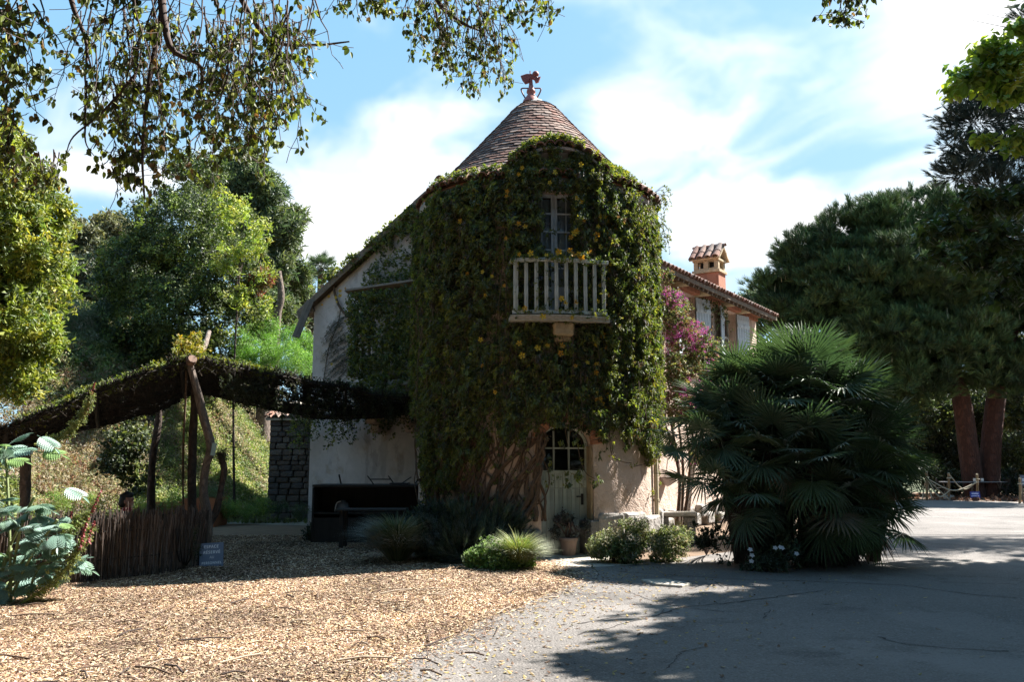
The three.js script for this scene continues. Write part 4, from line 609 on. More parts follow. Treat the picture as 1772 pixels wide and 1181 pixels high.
{ // bougainvillea between the tower and the side wall
  reseed(71);
  const b = thing('bougainvillea', 'sprawling bougainvillea with magenta blossom against the sunny side wall of the house', 'bougainvillea', hp(2.5, -0.6, 0)), list = [], fl = [];
  const blobs = [[1165, 560, 19.6, 34], [1190, 590, 20, 44], [1218, 608, 20.6, 30], [1160, 640, 19.4, 38], [1200, 660, 20, 48], [1235, 650, 20.6, 36], [1170, 700, 19.5, 42], [1215, 710, 20, 36], [1160, 520, 19.8, 26], [1180, 530, 20.2, 18], [1152, 480, 19.8, 14], [1170, 780, 19.4, 22], [1210, 790, 20, 22]].map(pxBlob);
  for (const e of crownPoints(blobs, 1500, 0.12, 1.2, 0.3)) { const red = perlin.noise(e.p.x * 1.7, e.p.y * 1.7, e.p.z * 1.7 + 5); if (rnd() < 0.16 + red * 0.9) fl.push({ p: e.p, q: QR(), s: rr(0.12, 0.22), c: varyC(pick(pal([0.5, 0.07, 0.3], [0.42, 0.07, 0.36], [0.55, 0.16, 0.4], [0.42, 0.08, 0.2])), 0.25, 0.1) }); else list.push({ p: e.p, q: QR(), s: rr(0.14, 0.24), c: varyC(pick(pal([0.16, 0.19, 0.04], [0.09, 0.13, 0.03], [0.24, 0.22, 0.06], [0.18, 0.11, 0.05])), 0.3, 0.15) }); }
  scatter(b, 'foliage', LG.vine[1], M.leaf, list); scatter(b, 'blossom', LG.small[1], M.petal, fl);
  for (let i = 0; i < 7; i++) part(b, 'stem', new GB().tube(curve([hp(2.2 + i * 0.1, -0.7, 0), hp(2 + i * 0.25, -0.7 + gauss() * 0.2, 1.4), hp(1.6 + i * 0.5, -0.6, 3), hp(1.2 + i * 0.6, -0.4, 4.6)], 14), (t) => 0.045 * (1.1 - t), 6), M.vinestem);
  const gv = thing('wall_vine', 'green climber hanging between the upper shutters of the side wall', 'vine', hp(6.6, -0.1, 4)), l2 = [];
  for (let i = 0; i < 420; i++) { const u = rr(5.7, 7.6), y = rr(3.6, 6.1); if (fbm(u * 1.4, y * 0.8, 2, 3) < -0.02 && y < 5.8) continue; l2.push({ p: hp(u, -rr(0.1, 0.3), y), q: QR(), s: rr(0.12, 0.2), c: varyC(pick(pal([0.07, 0.1, 0.025], [0.15, 0.17, 0.03])), 0.3, 0.1) }); }
  scatter(gv, 'foliage', LG.vine[0], M.leaf, l2); part(gv, 'stem', new GB().tube(curve([hp(6.2, -0.1, 2.4), hp(6.5, -0.12, 4), hp(6.4, -0.1, 6)], 12), 0.02, 5), M.vinestem);
}

// ---------------------------------------------------------------- hillside behind on the left
const footX = [[13, -14], [17, -11.5], [22, -9.4], [25, -7.7], [28, -6.9], [36, -7.4], [60, -12], [110, -20]];
const hillH = (x, d) => { const e = lerpLine(footX, d) - x + 0.5 * fbm(x * 0.4, d * 0.4, 6, 2); return sstep(14, 19, d) * (sstep(0, 4.2, e) * (4.4 + 0.6 * fbm(x * 0.3, d * 0.3, 1, 3)) + Math.max(0, e - 3) * 0.42 * (1 + 0.3 * fbm(x * 0.05, d * 0.05, 2, 2))) * mix(1, 0.62, sstep(40, 90, d)); };
const hillR = (x, d) => sstep(46, 110, d) * 10 * Math.exp(-(((x - 28) / 26) ** 2));
{
  const g = new THREE.PlaneGeometry(110, 90, 150, 120).rotateX(-Math.PI / 2).translate(-40, 0, -68), p = g.attributes.position;
  for (let i = 0; i < p.count; i++) p.setY(i, hillH(p.getX(i), -p.getZ(i)) - 0.03);
  boxUVKeep(g); g.computeVertexNormals(); struct('hillside', g, std(C(0.16, 0.125, 0.075), { map: tx.earth, roughness: 1 }));
  const g2 = new THREE.PlaneGeometry(140, 110, 60, 50).rotateX(-Math.PI / 2).translate(40, 0, -100), p2 = g2.attributes.position;
  for (let i = 0; i < p2.count; i++) p2.setY(i, hillR(p2.getX(i), -p2.getZ(i)) - 0.05);
  boxUVKeep(g2); g2.computeVertexNormals(); struct('far_hill', g2, std(C(0.07, 0.09, 0.04), { map: tx.earth, roughness: 1 }));
}
const groundAt = (x, d) => hillH(x, d) + hillR(x, d);

function tree(name, label, cat, o) {
  const base = o.base.clone(); base.y = o.baseY ?? groundAt(base.x, -base.z);
  const t = thing(name, label, cat, base, o.group), blobs = o.blobs.map((b) => (Array.isArray(b) ? pxBlob(b) : b));
  if (o.trunk) {
    const top = o.fork ?? blobs.reduce((a, b) => a.add(V(b.x, b.y, b.z)), V()).multiplyScalar(1 / blobs.length), mid = base.clone().lerp(top, 0.5).add(V(gauss() * 0.15, 0, gauss() * 0.15).multiplyScalar(base.distanceTo(top) * 0.12));
    const path = o.path ?? curve([base.clone().add(V(0, -0.1, 0)), mid, top], 14);
    part(t, 'trunk', new GB().tube(path, (s, a) => o.trunk * (1.25 - 0.6 * s + 0.5 * Math.exp(-s * 14)) * (1 + 0.1 * Math.sin(a * 3 + s * 7)), 10), o.bark ?? M.barkdark);
    if (!o.nolimbs) blobs.forEach((b) => { const c = V(b.x, b.y, b.z), s = path[Math.floor(path.length * rr(0.6, 0.98))], m = s.clone().lerp(c, 0.55).add(V(gauss() * 0.3, gauss() * 0.25, gauss() * 0.3)); part(t, 'limb', new GB().tube(curve([s, m, c], 8), (q) => o.trunk * 0.45 * (1.05 - q * 0.85), 6), o.bark ?? M.barkdark); });
  }
  const pts = crownPoints(blobs, o.per ?? 200, o.gap ?? 0.15, o.freq ?? 0.9, o.shell ?? 0.4), list = [];
  for (const e of pts) { if (o.rag) e.p.addScaledVector(e.d, Math.abs(gauss()) * o.rag).add(V(gauss() * o.rag * 0.6, gauss() * o.rag * 0.4, gauss() * o.rag * 0.6)); const c = varyC(pick(o.cols), o.vary ?? 0.3, 0.12); if (o.clump) { const R = rr(0.3, 0.52); for (let k = 0; k < o.clump; k++) { const v = V(gauss(), gauss() * 0.7, gauss()); list.push({ p: e.p.clone().addScaledVector(v, R), q: qTo(V(0, 1, 0), v.multiplyScalar(0.8).add(V(0, o.up, 0)).addScaledVector(e.d, 0.3).normalize()), s: rr(0.7, 1.2) * o.size, c: varyC(c, 0.2, 0.08) }); } continue; } list.push({ p: e.p, q: o.up ? qTo(V(0, 1, 0), e.d.clone().multiplyScalar(0.7).add(V(gauss() * 0.3, o.up, gauss() * 0.3)).normalize()) : QR(), s: rr(0.7, 1.3) * o.size, c }); }
  scatter(t, 'foliage', o.leaf, o.mat ?? M.leaf, list);
  return t;
}
const W = (x, y, d, r, k = 1, sy = 0.85) => ({ x, y, z: -d, r, sy, sz: 1, k });
const gp = (px, d) => V((px - 886) / FPX * d, 0, -d);
reseed(101);
tree('bay_tree', 'tall sunlit yellow-green tree filling the left edge beside the hanging branch', 'tree', { base: gp(-70, 15.5), trunk: 0.16, blobs: [[15, 320, 15, 85], [55, 410, 15, 80], [70, 510, 15.5, 62], [15, 560, 15, 85], [80, 370, 15.5, 46], [-30, 250, 15, 80], [30, 650, 15.2, 52], [-40, 450, 15, 100], [88, 450, 15.6, 44], [60, 590, 15.4, 50]], leaf: LG.broad[0], cols: pal([0.3, 0.36, 0.03], [0.19, 0.26, 0.03], [0.1, 0.15, 0.025], [0.36, 0.36, 0.04]), per: 800, size: 0.3, gap: 0.12, freq: 1.8 });
reseed(102);
tree('cork_oak', 'big dark evergreen oak rising behind the peak of the canopy', 'tree', { base: gp(305, 26.5), trunk: 0.11, bark: M.barkdark, blobs: [[310, 400, 26, 90], [250, 470, 26, 78], [375, 470, 26, 72], [330, 540, 25.6, 85], [215, 560, 26, 52], [425, 545, 26.5, 42], [335, 320, 27, 62], [285, 605, 26, 52], [395, 395, 27, 50], [390, 600, 26.5, 40], [205, 500, 27, 42]], leaf: LG.small[0], mat: M.gloss, cols: pal([0.045, 0.075, 0.014], [0.07, 0.11, 0.02], [0.028, 0.046, 0.011], [0.2, 0.26, 0.035], [0.12, 0.17, 0.03]), per: 470, size: 0.5, gap: 0.13, freq: 1.1, rag: 0.16 });
reseed(103);
tree('eucalyptus', 'tall loose grey-green tree against the sky left of the gable', 'tree', { base: gp(455, 33), trunk: 0.22, bark: M.barkgrey, blobs: [[400, 325, 32, 60], [452, 330, 32, 44], [482, 395, 32, 42], [508, 375, 33, 24], [470, 465, 32, 40], [420, 275, 32, 34], [495, 430, 33, 26], [440, 400, 32, 48], [520, 470, 33, 22], [500, 500, 34, 40], [470, 540, 31, 44], [530, 525, 35, 24], [520, 560, 33, 26], [548, 560, 36, 18]], leaf: LG.long[0], cols: pal([0.09, 0.13, 0.04], [0.055, 0.09, 0.03], [0.15, 0.2, 0.05]), per: 420, size: 0.5, gap: 0.06, freq: 0.7 });
reseed(104);
tree('bottlebrush', 'slim shrub with rusty red brushes right of the dark oak', 'shrub', { base: gp(448, 26.5), trunk: 0, blobs: [[446, 430, 26, 20], [455, 480, 26, 24], [452, 540, 26, 26], [440, 500, 26, 26]], leaf: LG.long[1], cols: pal([0.3, 0.07, 0.03], [0.17, 0.19, 0.03], [0.2, 0.2, 0.04], [0.1, 0.13, 0.03], [0.22, 0.12, 0.03]), per: 420, size: 0.34, gap: 0.2 });
tree('young_poplar', 'loose yellow-green young tree lit by the sun before the dark oak', 'tree', { base: gp(415, 25), trunk: 0.03, blobs: [[425, 400, 24.5, 36], [445, 455, 24.5, 32], [405, 350, 24.5, 28], [400, 455, 24.3, 28], [440, 520, 24.6, 30], [385, 400, 24.3, 22]], leaf: LG.broad[0], cols: pal([0.3, 0.38, 0.035], [0.2, 0.28, 0.03], [0.38, 0.4, 0.05]), per: 420, size: 0.34, gap: 0.24, freq: 1.5, rag: 0.2 });
reseed(105);
[[135, 415, 52, 42, 'round olive-green tree on the skyline at the left of the hill', [0.12, 0.13, 0.05]], [195, 400, 55, 40, 'pale yellowish tree on the hill skyline between darker neighbours', [0.17, 0.17, 0.06]], [262, 425, 48, 44, 'mid green tree on the hill just left of the dark oak', [0.09, 0.12, 0.04]], [150, 480, 46, 50, 'shadowed green tree lower on the hill behind the grey shrub', [0.06, 0.08, 0.035]], [220, 480, 44, 46, 'leafy hill tree low down behind the dark oak', [0.075, 0.1, 0.04]]].forEach(([x, y, d, r, label, c]) => tree('hill_tree', label, 'tree', { base: gp(x, d), trunk: 0.2, blobs: [[x, y, d, r], [x - r * 0.6, y + r * 0.4, d, r * 0.7], [x + r * 0.6, y + r * 0.45, d, r * 0.7], [x, y + r * 0.9, d, r]], leaf: LG.broad[1], cols: [C(...c), C(c[0] * 0.7, c[1] * 0.7, c[2] * 0.7), C(c[0] * 1.3, c[1] * 1.25, c[2])], per: 130, size: 0.9, gap: 0.1, freq: 0.5, group: 'trees along the hill on the left' }));
reseed(106);
const bush = (label, blobs, cols, o = {}) => tree(o.name ?? 'shrub', label, o.cat ?? 'shrub', { base: gp(blobs[0][0], blobs[0][2]), blobs, leaf: o.leaf ?? LG.small[1], cols: pal(...cols), per: o.per ?? 650, size: o.size ?? 0.36, gap: o.gap ?? 0.1, freq: o.freq ?? 1.2, trunk: o.trunk ?? 0, nolimbs: true, shell: o.shell ?? 0.3, ...(o.x ?? {}) });
bush('bright fresh-green bush glowing in the sun left of the gable', [[440, 600, 26, 42], [490, 622, 26, 40], [528, 632, 27, 28], [465, 575, 27, 28], [420, 640, 26, 30], [505, 585, 27.5, 28], [530, 600, 28, 24]], [[0.17, 0.36, 0.035], [0.24, 0.44, 0.05], [0.12, 0.25, 0.03]], { leaf: LG.fine[0] });
bush('grey-green shrub on the bank below the hill trees', [[112, 555, 25, 52], [140, 605, 25, 50], [92, 620, 24.5, 42], [165, 560, 25.5, 34]], [[0.26, 0.28, 0.14], [0.18, 0.22, 0.09], [0.34, 0.3, 0.2], [0.12, 0.16, 0.05]], { leaf: LG.fine[1] });
bush('dark broad-leaved shrub between the brush fence and the bank', [[220, 770, 19, 36], [228, 825, 18.6, 38], [205, 800, 18.8, 30], [245, 735, 19.5, 30]], [[0.05, 0.075, 0.02], [0.08, 0.11, 0.025], [0.17, 0.2, 0.03], [0.03, 0.045, 0.015]], { leaf: LG.broad[1], size: 0.34 });
bush('dark leafy shrubs under the oak behind the peak of the canopy', [[150, 640, 28.5, 30], [230, 630, 28.5, 40], [300, 635, 28.5, 38], [190, 610, 28.5, 32], [390, 640, 28, 36]], [[0.04, 0.055, 0.02], [0.06, 0.085, 0.03], [0.1, 0.12, 0.04]], {});
bush('low bright weeds along the foot of the bank', [[420, 885, 23.5, 22], [455, 882, 24, 22], [300, 872, 23, 22], [250, 868, 21, 18], [395, 880, 23.2, 18], [100, 868, 19.5, 22], [160, 872, 19.5, 20]], [[0.22, 0.34, 0.04], [0.3, 0.38, 0.07], [0.13, 0.22, 0.035]], { leaf: LG.fine[0], size: 0.26, per: 700, trunk: 0 });
bush('dark weeds in the shade at the foot of the stone outbuilding', [[485, 878, 24, 16], [520, 885, 23.4, 16], [540, 925, 19.8, 16]], [[0.05, 0.09, 0.025], [0.07, 0.12, 0.03]], { leaf: LG.fine[1], size: 0.24, per: 700, trunk: 0 });
function bankPlant(name, label, cat, poly, cols, n, size, leaf, dmin = 16, lift = 0.4) {
  const l = []; let c = V(), k = 0;
  for (let i = 0; i < n * 30 && l.length < n; i++) { const d = rr(dmin, 31), x = lerpLine(footX, d) + 0.3 - 8 * Math.pow(rnd(), 1.2), h = hillH(x, d), p = V(x, Math.max(0, h) + rr(0, lift) * (0.6 + fbm(x * 1.3, d * 1.3, 3, 2)), -d), [px, py] = toPx(p); if (!inPoly(poly, px, py)) continue; if (fbm(x * 1.1, p.y * 1.1, d * 1.1, 2) < -0.22) continue; c.add(p); k++; l.push({ p, q: QR(), s: rr(0.6, 1.3) * size, c: varyC(pick(pal(...cols)), 0.35, 0.12) }); }
  const t = thing(name, label, cat, c.multiplyScalar(1 / Math.max(1, k))); t.position.y = 0; t.updateMatrixWorld(true); scatter(t, 'foliage', leaf, M.leaf, l); return t;
}
reseed(107);
bankPlant('bank_ivy', 'sunlit ivy curtain on the bank seen between the canopy posts', 'ivy', [[270, 690], [480, 680], [478, 800], [462, 880], [275, 880]], [[0.3, 0.38, 0.07], [0.42, 0.42, 0.16], [0.2, 0.28, 0.055], [0.5, 0.42, 0.25], [0.1, 0.15, 0.03]], 5200, 0.36, LG.small[0]);
bankPlant('dry_climber', 'dry straw-coloured tangle hanging down the bank at far left', 'climbing plant', [[50, 640], [215, 640], [215, 880], [40, 880]], [[0.56, 0.46, 0.3], [0.4, 0.35, 0.16], [0.36, 0.17, 0.1], [0.28, 0.34, 0.09], [0.5, 0.46, 0.25]], 4600, 0.34, LG.fine[0]);
bankPlant('bank_bramble', 'leafy green bramble on the bank above and behind the canopy', 'bramble', [[60, 520], [480, 560], [480, 700], [60, 700]], [[0.22, 0.32, 0.06], [0.13, 0.2, 0.04], [0.34, 0.35, 0.12], [0.07, 0.1, 0.02]], 4200, 0.4, LG.broad[0]);
{ // general cover on the bank
  const l = []; reseed(108);
  for (let i = 0; i < 30000; i++) { const d = rr(16, 46), x = lerpLine(footX, d) - 14 * Math.pow(rnd(), 1.4), h = hillH(x, d); if (h < 0.1) continue; const s = fbm(x * 0.5, d * 0.5, 5, 3); l.push({ p: V(x, h + rr(0, 0.35), -d), q: QR(), s: rr(0.3, 0.55), c: varyC(pick(s > 0 ? pal([0.2, 0.26, 0.06], [0.11, 0.17, 0.035], [0.28, 0.3, 0.08]) : pal([0.34, 0.28, 0.16], [0.2, 0.2, 0.08], [0.26, 0.18, 0.1])), 0.3) }); }
  const o = scatter(scene, 'ground_cover', LG.small[0], M.leaf, l); tag(o, 'tangled low growth covering the sunlit bank on the left', 'ground cover');
  const grass = []; for (let i = 0; i < 5000; i++) { const x = rr(-14, -5), d = rr(17.5, 24.6); if (fbm(x * 0.6, d * 0.6, 9, 2) < -0.05 && d < 21) continue; if (x > -10.2 && d < 23.9) continue; grass.push({ p: V(x, 0, -d), q: new THREE.Quaternion().setFromAxisAngle(V(0, 1, 0), rnd() * 6), s: rr(0.1, 0.28), c: varyC(pick(pal([0.14, 0.2, 0.04], [0.2, 0.22, 0.07])), 0.3) }); }
  const g = scatter(scene, 'grass', LG.pine[0], M.leaf, grass); tag(g, 'thin sunlit grass between the fence and the bank', 'grass');
}
// slender palms far behind the gable
function fanFrond(n, R, span, wid, droop, pet) {                     // a fan leaf: petiole along +y, fan opening at its end
  const gb = new GB(), hub = V(0, pet, 0);
  if (pet) gb.tube([V(0, 0, 0), V(0, pet * 0.5, 0.02), hub], (t) => 0.014 - 0.005 * t, 4, false);
  for (let i = 0; i < n; i++) {
    const a = (i / (n - 1) - 0.5) * span + gauss() * 0.02, L = R * (0.72 + 0.28 * Math.cos(a * 0.7)) * rr(0.92, 1.05), d = V(Math.sin(a), Math.cos(a), 0), s = V(Math.cos(a), -Math.sin(a), 0), dr = droop * rr(0.5, 1.5);
    const q = (t, w, z) => hub.clone().addScaledVector(d, L * t).addScaledVector(s, w).add(V(0, 0, z - dr * L * t * t));
    const w1 = wid * 0.5, w2 = wid * 0.38, f = wid * 0.35;
    gb.tri(hub, q(0.4, -w1, f), q(0.4, 0, 0)); gb.tri(hub, q(0.4, 0, 0), q(0.4, w1, f));
    gb.quad(q(0.4, -w1, f), q(0.75, -w2, f * 0.7), q(0.75, 0, 0), q(0.4, 0, 0)); gb.quad(q(0.4, 0, 0), q(0.75, 0, 0), q(0.75, w2, f * 0.7), q(0.4, w1, f));
    gb.tri(q(0.75, -w2, f * 0.7), q(1, 0, 0), q(0.75, 0, 0)); gb.tri(q(0.75, 0, 0), q(1, 0, 0), q(0.75, w2, f * 0.7));
  }
  return gb.build();
}
reseed(110);
const frondGeos = [0, 1, 2, 3, 4, 5].map((i) => fanFrond(30 + (i % 3) * 2, rr(0.56, 0.66), rr(3.9, 4.7), 0.036, rr(0.1, 0.5), rr(0.35, 0.6)));
const frondMats = [[0.045, 0.09, 0.026], [0.058, 0.105, 0.03], [0.04, 0.08, 0.026], [0.065, 0.115, 0.028], [0.15, 0.11, 0.05]].map((c) => { const m = new THREE.MeshPhysicalMaterial({ color: C(...c), roughness: 0.88, transmission: 0.38, thickness: 0, clearcoat: 0.35, clearcoatRoughness: 0.35, side: THREE.DoubleSide }); return m; });
function palmHead(t, at, n, size, spread, mats, wob = 0) {
  for (let i = 0; i < n; i++) {
    const a = i * 2.39996 + rr(-0.2, 0.2), e = mix(spread[0], spread[1], (i + 0.5) / n) + gauss() * 0.08, dir = V(Math.cos(a) * Math.cos(e), Math.sin(e), Math.sin(a) * Math.cos(e));
    const o = new THREE.Mesh(pick(frondGeos), pick(e > -0.25 ? mats.filter((m) => m !== frondMats[4]) : mats)); o.name = 'frond'; o.castShadow = o.receiveShadow = true;
    const y = dir, z = V(0, 1, 0).addScaledVector(y, -y.y).normalize().applyAxisAngle(y, gauss() * 0.45), x = V().crossVectors(y, z);
    o.quaternion.setFromRotationMatrix(new THREE.Matrix4().makeBasis(x, y, z)); o.position.copy(at).add(V(gauss() * wob, gauss() * wob, gauss() * wob)).sub(t.position); o.scale.setScalar(size * rr(0.85, 1.12)); t.add(o);
  }
}
for (const [px, py, d, s, label] of [[556, 466, 42, 0.85, 'small feathery palm top on the skyline above the gable corner'], [537, 548, 36, 0.7, 'slender palm with a pale trunk just left of the gable']]) {
  const c = P(px, py, d), b = V(c.x, groundAt(c.x, d), c.z), t = thing('slender_palm', label, 'palm', b, 'palms behind the gable'); part(t, 'trunk', new GB().tube([b, b.clone().lerp(c, 0.5), c], 0.16, 8), M.barkgrey); palmHead(t, c, 30, s, [-0.7, 1.3], [frondMats[1], frondMats[4]]);
}
{ const t = thing('bare_trunk', 'pale bare tree trunk standing behind the bright green bush', 'tree trunk', gp(483, 29)); t.position.y = groundAt(t.position.x, 29); part(t, 'trunk', new GB().tube(curve([t.position.clone(), P(480, 545, 29), P(487, 515, 29), P(482, 470, 29)], 10), (s) => 0.16 - 0.06 * s, 8), M.barkgrey); }

// ---------------------------------------------------------------- trees on the right
reseed(120);
const pineBlobs = [[1400, 440, 39, 48], [1460, 415, 39, 55], [1530, 388, 39, 52], [1600, 372, 40, 55], [1670, 400, 40, 65], [1342, 500, 40, 34], [1395, 515, 39, 56], [1465, 500, 38, 62], [1550, 465, 38, 68], [1630, 480, 38, 68], [1710, 480, 39, 74], [1352, 555, 40, 38], [1430, 590, 39, 54], [1510, 585, 38, 60], [1590, 575, 38, 64], [1670, 585, 38, 62], [1755, 590, 39, 64], [1765, 400, 40, 74], [1612, 628, 38, 40], [1540, 640, 38, 40], [1740, 640, 39, 40], [1820, 500, 39, 90], [1450, 470, 40.5, 60], [1520, 530, 40.5, 80], [1600, 520, 40.5, 85], [1690, 530, 40.5, 85], [1400, 560, 40.5, 50], [1570, 430, 40.5, 60], [1640, 430, 40.5, 60], [1375, 470, 40, 36], [1320, 535, 40.3, 24], [1490, 630, 39, 34], [1600, 662, 39, 34], [1500, 668, 39, 32], [1560, 690, 40, 28], [1725, 655, 38.6, 38], [1460, 650, 39.5, 34]].map((b) => [...b, 0.78]);
const pine = tree('stone_pine', 'broad dark umbrella pine with reddish twin trunks behind the fan palm', 'pine tree', { base: gp(1702, 41), trunk: 0, blobs: pineBlobs, leaf: LG.pine[0], mat: M.needle, cols: pal([0.045, 0.088, 0.024], [0.06, 0.11, 0.03], [0.035, 0.066, 0.02], [0.09, 0.14, 0.04]), per: 46, size: 0.62, up: 0.9, gap: 0.16, freq: 0.9, shell: 0.62, rag: 0.25, clump: 17 });
for (const a of [[[1690, 868, 41], [1672, 760, 40.5], [1662, 690, 40], [1650, 640, 39.5], [1640, 560, 39]], [[1712, 868, 41], [1716, 740, 40.8], [1728, 650, 40.3], [1750, 560, 39.8], [1765, 480, 39.5]]]) part(pine, 'trunk', new GB().tube(curve(a.map(([x, y, d]) => P(x, y, d)), 18), (t, g) => 0.43 * (1.08 - 0.3 * t) * (1 + 0.08 * Math.sin(g * 3 + t * 9)), 12), M.barkred);
for (const [a, b] of [[[1652, 640, 39.5], [1560, 540, 38.5]], [[1645, 600, 39.3], [1690, 480, 39]], [[1660, 680, 40], [1470, 520, 38.6]], [[1750, 560, 39.8], [1800, 460, 40]], [[1740, 600, 40], [1640, 470, 39]]]) part(pine, 'limb', new GB().tube(curve([P(...a), P(...a).lerp(P(...b), 0.5).add(V(0, 0.4, 0)), P(...b)], 8), (t) => 0.22 - 0.15 * t, 7), M.barkred);
{ const l = []; reseed(122); for (const b of pineBlobs.map(pxBlob)) for (let i = 0; i < 26; i++) { const a = rnd() * 6.28, e = rr(0.25, 1.3), d = V(Math.cos(a) * Math.cos(e), Math.sin(e), Math.sin(a) * Math.cos(e)); l.push({ p: V(b.x + d.x * b.r * 1.0, b.y + d.y * b.r * 0.76, b.z + d.z * b.r), q: qTo(V(0, 1, 0), V(gauss() * 0.12, 1, gauss() * 0.12).normalize()), s: V(0.05, rr(0.22, 0.4), 0.05), c: varyC(C(0.26, 0.24, 0.13), 0.2) }); } scatter(pine, 'candle', new THREE.ConeGeometry(0.5, 1, 5).translate(0, 0.5, 0), M.dry, l); }
reseed(124);
const cedar = tree('conifer', 'tall conifer with level feathery branches at the upper right edge', 'conifer', { base: gp(2250, 24), trunk: 0.3, bark: M.barkdark, fork: P(2240, -120, 24), path: curve([gp(2250, 24), P(2250, 300, 24), P(2235, -150, 24)], 14), nolimbs: true, blobs: [[1660, 300, 24, 44], [1700, 270, 24, 60], [1650, 250, 24, 34], [1690, 210, 24, 60], [1640, 200, 24, 26], [1740, 170, 24, 62], [1700, 140, 24, 42], [1760, 110, 24, 44], [1665, 170, 24, 30], [1760, 260, 24, 66], [1790, 30, 24, 34], [1785, 340, 24, 70], [1720, 320, 24, 50], [1850, 200, 24, 90], [1850, 60, 24, 80], [1960, 150, 24, 100], [2080, 100, 24, 110], [1990, 0, 24, 90]].map((b) => [...b, 0.42]), leaf: LG.spray[0], mat: M.needle, cols: pal([0.03, 0.045, 0.03], [0.045, 0.06, 0.04], [0.022, 0.034, 0.022]), per: 380, size: 0.44, up: 0.25, gap: 0.02, freq: 1.8, shell: 0.1, rag: 0.15 });
for (let i = 0; i < 26; i++) { const y0 = rr(-20, 400), a = P(2240, y0 + 60, 24), b = P(rr(1625, 1740), y0 - rr(-10, 70), 24 + gauss() * 1.2); part(cedar, 'branch', new GB().tube(curve([a, a.clone().lerp(b, 0.5).add(V(0, -0.2, 0)), b], 8), (t) => 0.045 * (1.1 - t), 5), M.twig); }
// a broad-leaved tree just outside the frame, its lower sprays reaching in
reseed(126);
const bigLeaf = (() => { const gb = new GB(); for (let i = 0; i < 7; i++) { const d = V(gauss(), gauss() * 0.5 - 0.2, gauss()).normalize(); leafTris(gb, V(gauss() * 0.25, gauss() * 0.15, gauss() * 0.25), d, V(gauss() * 0.4, 1, gauss() * 0.4).normalize(), 0.42 * rr(0.75, 1.2), 0.32 * rr(0.8, 1.1), 0.12, 5); } return gb.build(); })();
const broad = tree('mulberry_tree', 'broad-leaved tree reaching in from the right with upper leaves painted sunlit lime', 'tree', { base: V(12.6, 0, -12.2), trunk: 0.24, bark: M.barkgrey, fork: V(11.8, 5.6, -12.5), nolimbs: true, blobs: [W(9.9, 8, 11.2, 2.4), W(12, 8.4, 14, 2.8), W(13.8, 9, 16.2, 2.8), W(12.4, 8, 9.8, 3), W(15.4, 8.5, 13.2, 3), W(10.1, 8.6, 8.4, 2.5), W(16.6, 9, 16.6, 2.6), W(9.2, 9, 6.2, 2.2), W(14, 7.6, 14, 2.6), W(11.2, 6.6, 9.2, 2.2), W(13.6, 10, 11.6, 2.6), W(10.8, 9.6, 10, 2), W(10.9, 10, 13.6, 1.5, 0.6), W(11.7, 10.3, 15.2, 1.4, 0.5)], leaf: bigLeaf, cols: pal([0.09, 0.14, 0.02], [0.12, 0.17, 0.025], [0.06, 0.1, 0.018]), per: 150, size: 0.62, gap: 0.11, freq: 0.8, shell: 0.2 });
{
  const l = []; reseed(128);
  const spray = (px, py, d, r, n, cols, sy = 0.6) => { const b = pxBlob([px, py, d, r, sy]); for (let i = 0; i < n; i++) { const v = V(gauss(), gauss() * sy, gauss() * 0.7).multiplyScalar(b.r * 0.75); l.push({ p: V(b.x, b.y, b.z).add(v), q: new THREE.Quaternion().setFromEuler(new THREE.Euler(gauss() * 0.5, rnd() * 6.28, gauss() * 0.5)), s: rr(0.2, 0.32), c: varyC(pick(cols), 0.25, 0.1) }); } };
  const lit = pal([0.36, 0.48, 0.04], [0.26, 0.4, 0.035], [0.44, 0.5, 0.06], [0.15, 0.25, 0.025]), dim = pal([0.04, 0.075, 0.015], [0.06, 0.1, 0.018], [0.09, 0.14, 0.02]);  // upper sprays get sunlit leaf colours, lower sprays shaded ones
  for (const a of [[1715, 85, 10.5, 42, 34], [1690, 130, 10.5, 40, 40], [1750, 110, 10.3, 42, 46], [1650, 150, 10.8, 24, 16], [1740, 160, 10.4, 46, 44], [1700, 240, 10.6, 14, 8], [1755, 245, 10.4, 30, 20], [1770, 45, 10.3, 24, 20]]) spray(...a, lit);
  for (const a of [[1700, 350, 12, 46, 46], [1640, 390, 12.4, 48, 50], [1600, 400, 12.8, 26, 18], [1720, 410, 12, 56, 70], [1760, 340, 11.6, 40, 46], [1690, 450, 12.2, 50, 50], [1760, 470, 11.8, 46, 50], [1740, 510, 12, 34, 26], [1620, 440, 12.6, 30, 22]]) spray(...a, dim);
  scatter(broad, 'low_spray', bigLeaf, M.leaf, l);
  const br = (a, w) => part(broad, 'branch', new GB().tube(curve(a.map((q) => (q.isVector3 ? q : P(...q))), 14), (t) => w * (1.1 - t), 6), M.twig), f = V(11.8, 5.4, -12.5);
  br([f, [1850, 180, 11], [1760, 150, 10.4], [1680, 95, 10.5]], 0.05); br([f, [1840, 120, 10.8], [1740, 110, 10.4], [1640, 150, 10.8]], 0.04); br([f, [1800, 430, 12], [1700, 400, 12.2], [1595, 405, 12.8]], 0.06); br([f, [1790, 350, 12], [1720, 350, 12], [1650, 375, 12.4]], 0.04); br([f, [1840, 500, 11.8], [1760, 480, 11.8], [1690, 460, 12.2]], 0.04);
  for (const b of [[9.5, 8, 11.6], [11.6, 8.4, 14.4], [13.4, 9, 16.6], [12, 8, 10.2], [15, 8.5, 13.6], [9.6, 8.6, 8.8]]) br([f, V((f.x + b[0]) / 2, 7, -(12.5 + b[2]) / 2), V(b[0], b[1], -b[2])], 0.12);
}
reseed(130);
